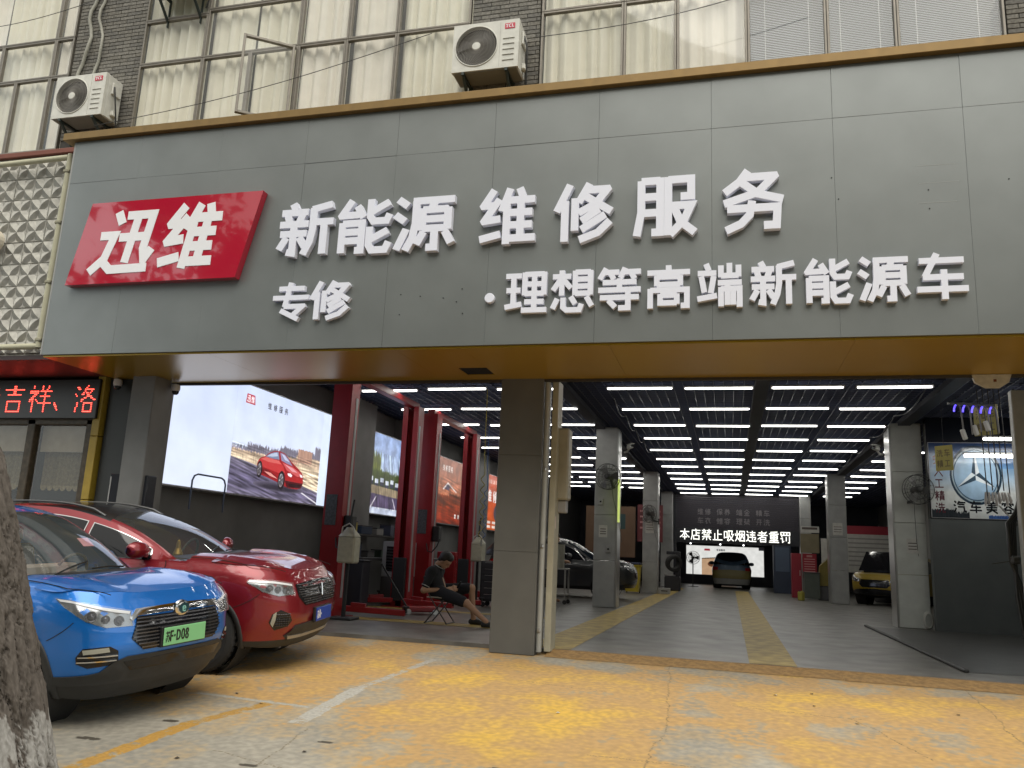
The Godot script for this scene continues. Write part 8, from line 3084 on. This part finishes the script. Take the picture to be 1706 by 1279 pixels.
	# person in a white shirt standing behind the steel drum
	var w := thing("person", "person in a white shirt standing behind the steel drum", "person", Vector3(-4.32, 0, -20.75), 0.4)
	var pb := []
	for s in [-1.0, 1.0]:
		pb.append([Vector3(0, 0.9, s * 0.09), Vector3(0.02, 0.5, s * 0.1), 0.09, 0.065])
		pb.append([Vector3(0.02, 0.5, s * 0.1), Vector3(0, 0.09, s * 0.1), 0.06, 0.04])
		pb.append([Vector3(0, 0.05, s * 0.1), Vector3(0.16, 0.035, s * 0.1), 0.04, 0.032])
		pb.append([Vector3(0.02, 1.3, s * 0.18), Vector3(0.05, 1.06, s * 0.24), 0.05, 0.04])
		pb.append([Vector3(0.05, 1.06, s * 0.24), Vector3(0.28, 1.0, s * 0.18), 0.038, 0.026])
		pb += hand_bones(Vector3(0.28, 1.0, s * 0.18), Vector3(1, 0, -s * 0.2), Vector3(0, -1, 0), 0.95)
	pb.append([Vector3(0, 0.92, 0), Vector3(0, 1.2, 0), 0.12, 0.13])
	pb.append([Vector3(0, 1.2, 0), Vector3(0.03, 1.42, 0), 0.12, 0.055])
	part("body", net_mesh(pb, 0.016, 0.03), skin, w)
	var ws := [[Vector3(0, 0.9, -0.06), Vector3(0, 1.22, -0.09), 0.12, 0.11], [Vector3(0, 0.9, 0.06), Vector3(0, 1.22, 0.09), 0.12, 0.11], [Vector3(0, 1.2, 0), Vector3(0.02, 1.36, 0), 0.13, 0.075]]
	for s in [-1.0, 1.0]:
		ws.append([Vector3(0.02, 1.31, s * 0.16), Vector3(0.04, 1.12, s * 0.23), 0.07, 0.06])
	part("white_shirt", net_mesh(ws, 0.018, 0.035), worn("shirt_white", 0.5, 0.48, 0.47, 0.85, 0.0, "soft", 4.0), w)
	var tr := []
	for s in [-1.0, 1.0]:
		tr.append([Vector3(0, 0.9, s * 0.08), Vector3(0.02, 0.5, s * 0.1), 0.11, 0.085])
		tr.append([Vector3(0.02, 0.5, s * 0.1), Vector3(0, 0.1, s * 0.1), 0.085, 0.065])
	part("trousers", net_mesh(tr, 0.02, 0.03), mat("trousers_navy", 0.02, 0.022, 0.035, 0.85), w)
	head_parts(w, Vector3(0.05, 1.55, 0), Basis(Vector3(0, 0, 1), -0.25), skin, hair)


# ---------------------------------------------------------------- the street tree and what stands behind the camera
func make_tree() -> void:
	var base := Vector3(-3.82, ground_y(-4.0) - 0.02, -4.0)
	var t := thing("street_tree", "rough barked tree trunk with a whitewashed foot at the left edge", "tree", base)
	# trunk: a deeply furrowed tapering tube that leans to the left
	var n := FastNoiseLite.new()
	n.seed = 3
	n.noise_type = FastNoiseLite.TYPE_CELLULAR
	n.cellular_return_type = FastNoiseLite.RETURN_DISTANCE2_SUB
	n.frequency = 6.5
	n.fractal_type = FastNoiseLite.FRACTAL_NONE
	n.domain_warp_enabled = true
	n.domain_warp_amplitude = 0.12
	n.domain_warp_frequency = 3.0
	var f := FastNoiseLite.new()
	f.seed = 8
	f.frequency = 9.0
	f.fractal_octaves = 3
	var path := func(h: float) -> Vector3: return Vector3(-0.24 * h - 0.06 * h * h, h, 0.02 * sin(h * 1.3) + 0.22 * pow(maxf(h - 1.9, 0.0), 2.0))
	var radius := func(h: float) -> float: return 0.25 + 0.07 * exp(-h * 5.0) - 0.022 * h
	var around := 220
	var e := FastNoiseLite.new()
	e.seed = 15
	e.frequency = 5.0
	e.fractal_octaves = 4
	var st0 := begin()
	var g := []
	var tint := []
	var rows := 330
	for i in rows + 1:
		var h: float = 3.4 * float(i) / rows
		var row := []
		var shade := []
		for j in around + 1:
			var a := TAU * j / around
			var d := Vector3(cos(a), 0, sin(a))
			# long plates: cells stretched upwards with deep furrows between them
			var v := n.get_noise_3d(d.x * 0.42, h * 0.36, d.z * 0.42)
			var w := f.get_noise_3d(d.x * 0.6, h * 0.42, d.z * 0.6)
			var cut := exp(-(v + 1.0) * 6.0)
			row.append(path.call(h) + d * (radius.call(h) - 0.042 * cut + 0.016 * w))
			# whitewash: brushed on up to a ragged edge, missing in the furrows and where it has flaked off
			var flake := e.get_noise_3d(d.x * 0.5, h * 0.8, d.z * 0.5)
			var wash := h < 0.50 + 0.10 * flake and cut < 0.62 and flake > -0.42
			shade.append(Color(0.46, 0.45, 0.425) if wash else Color(0.165, 0.145, 0.125))
		g.append(row)
		tint.append(shade)
	sheet(st0, g, Vector3.ZERO, null, false, false, tint)
	var tm := bark_material("trunk_bark", Color(1.0, 1.0, 1.0), Color(0.33, 0.31, 0.29), 0.5)
	tm.vertex_color_use_as_albedo = true
	part("trunk", st0.commit(), tm, t)
	bark_material("bark", Color(0.165, 0.145, 0.125), Color(0.045, 0.038, 0.032), 0.5)
	# limbs and crown above the frame
	var limbs := []
	var tips := []
	for k in 6:
		var a := k * 1.07
		var p0: Vector3 = path.call(3.3)
		var p1 := p0 + Vector3(cos(a) * 0.5 - 0.8, 1.2, sin(a) * 0.5 + 0.8)
		var p2 := p1 + Vector3(cos(a + 0.3) * 1.0, 0.9, sin(a + 0.3) * 1.0)
		var p3 := p2 + Vector3(cos(a) * 0.9, 0.7, sin(a) * 0.9)
		var st := begin()
		tube(st, [p0 - Vector3(0, 0.2, 0), p1 + Vector3(-0.5, 0.3, 0.8), p2 + Vector3(-0.9, 0.5, 1.4), p3 + Vector3(-0.9, 0.3, 1.6)], [0.12, 0.085, 0.05, 0.02], 9)
		part("limb", st.commit(), bark_material("bark", Color(), Color(), 0.5), t)
		tips += [p1 + Vector3(-0.9, 0.5, 1.3), p2 + Vector3(-0.9, 0.5, 1.5), p3 + Vector3(-0.9, 0.3, 1.6)]
	part("crown", leaf_cloud(tips, 0.8, 3200, 0.085, 17), leaf_material(), t)


func bark_material(key: String, a: Color, b: Color, cut: float) -> StandardMaterial3D:
	if mats.has(key):
		return mats[key]
	var n := FastNoiseLite.new()
	n.seed = 31
	n.frequency = 0.03
	n.fractal_octaves = 5
	var t := NoiseTexture2D.new()
	t.width = 512
	t.height = 512
	t.seamless = true
	t.noise = n
	var g := Gradient.new()
	g.set_color(0, b.linear_to_srgb())
	g.set_color(1, a.linear_to_srgb())
	g.add_point(cut, b.lerp(a, 0.45).linear_to_srgb())
	t.color_ramp = g
	var m := mat(key, 1, 1, 1, 0.95)
	m.albedo_color = Color.WHITE
	m.albedo_texture = t
	m.uv1_triplanar = true
	m.uv1_world_triplanar = true
	m.uv1_scale = Vector3(2.6, 0.9, 2.6)
	return m


func leaf_material() -> StandardMaterial3D:
	var m := mat("leaf_green", 0.05, 0.085, 0.03, 0.55)
	m.backlight_enabled = true
	m.backlight = Color(0.18, 0.24, 0.08)
	return m


func leaf_cloud(centres: Array, spread: float, count: int, size: float, sd: int) -> Mesh:
	var r := RandomNumberGenerator.new()
	r.seed = sd
	var st := begin()
	for k in count:
		var c: Vector3 = centres[r.randi() % centres.size()]
		var d := Vector3(r.randfn(), r.randfn() * 0.7, r.randfn()) * spread * 0.42
		var p := c + d
		var n := Vector3(r.randf_range(-1, 1), r.randf_range(0.1, 1), r.randf_range(-1, 1)).normalized()
		var u := n.cross(Vector3(r.randf_range(-1, 1), r.randf_range(-1, 1), r.randf_range(-1, 1))).normalized()
		var v := n.cross(u)
		var s := size * r.randf_range(0.6, 1.3)
		quad(st, p - u * s, p + v * s * 0.45, p + u * s, p - v * s * 0.45, n)
	return st.commit()


func make_street_behind() -> void:
	# unseen trees across the street, tall enough to darken the lower fascia; the glossy red sign, the cars and the window panes mirror them
	for q in [[-20.0, 10.0, 16.0, "tall unseen street tree across the road mirrored in the red sign"], [-13.5, 11.5, 13.5, "unseen street tree across the road left of the viewer"], [-7.5, 9.5, 13.0, "unseen street tree across the road behind the blue car"], [-1.5, 11.0, 14.5, "unseen street tree across the road straight behind the viewer"], [4.0, 10.0, 14.0, "unseen street tree across the road right of the viewer"], [10.0, 11.0, 14.5, "unseen street tree across the road mirrored in the right windows"], [17.0, 10.0, 13.5, "rightmost unseen street tree across the road"]]:
		var t := thing("unseen_roadside_tree", q[3], "tree", Vector3(q[0], -0.45, q[1]), q[0], "unseen trees across the street")
		var st := begin()
		tube(st, [Vector3(0, 0, 0), Vector3(0.1, 2.0, 0), Vector3(-0.1, 3.6, 0.1)], [0.24, 0.19, 0.15], 10)
		part("trunk", st.commit(), bark_material("bark", Color(), Color(), 0.5), t)
		var tips := []
		for k in 11:
			var a: float = k * 2.4 + q[0]
			tips.append(Vector3(cos(a) * (0.7 + 0.26 * k), 3.8 + (q[2] - 4.6) * (k % 5) / 4.0, sin(a) * (0.7 + 0.26 * k)))
			st = begin()
			tube(st, [Vector3(-0.1, 3.4, 0.1), tips[-1]], [0.1, 0.03], 6)
			part("limb", st.commit(), bark_material("bark", Color(), Color(), 0.5), t)
		part("crown", leaf_cloud(tips, 2.5, 5500, 0.34, 40 + int(q[0])), leaf_material(), t)
	var b := thing("unseen_opposite_building", "unseen pale building across the street behind the viewer", "building", Vector3(-4, -0.45, 24))  # building out of view, placed for glossy surfaces to mirror
	part("wall", span_mesh(Vector3(-26, 0, 0), Vector3(24, 11, 8)), worn("opposite_wall", 0.34, 0.32, 0.28, 0.8, 0.0, "soft", 0.3), b)
	for r in 3:
		for c in 12:
			part("window", span_mesh(Vector3(-24.5 + c * 4.0, 1.4 + r * 3.3, -0.06), Vector3(-22.2 + c * 4.0, 3.2 + r * 3.3, -0.003)), mat("opposite_glass", 0.03, 0.04, 0.045, 0.1), b)
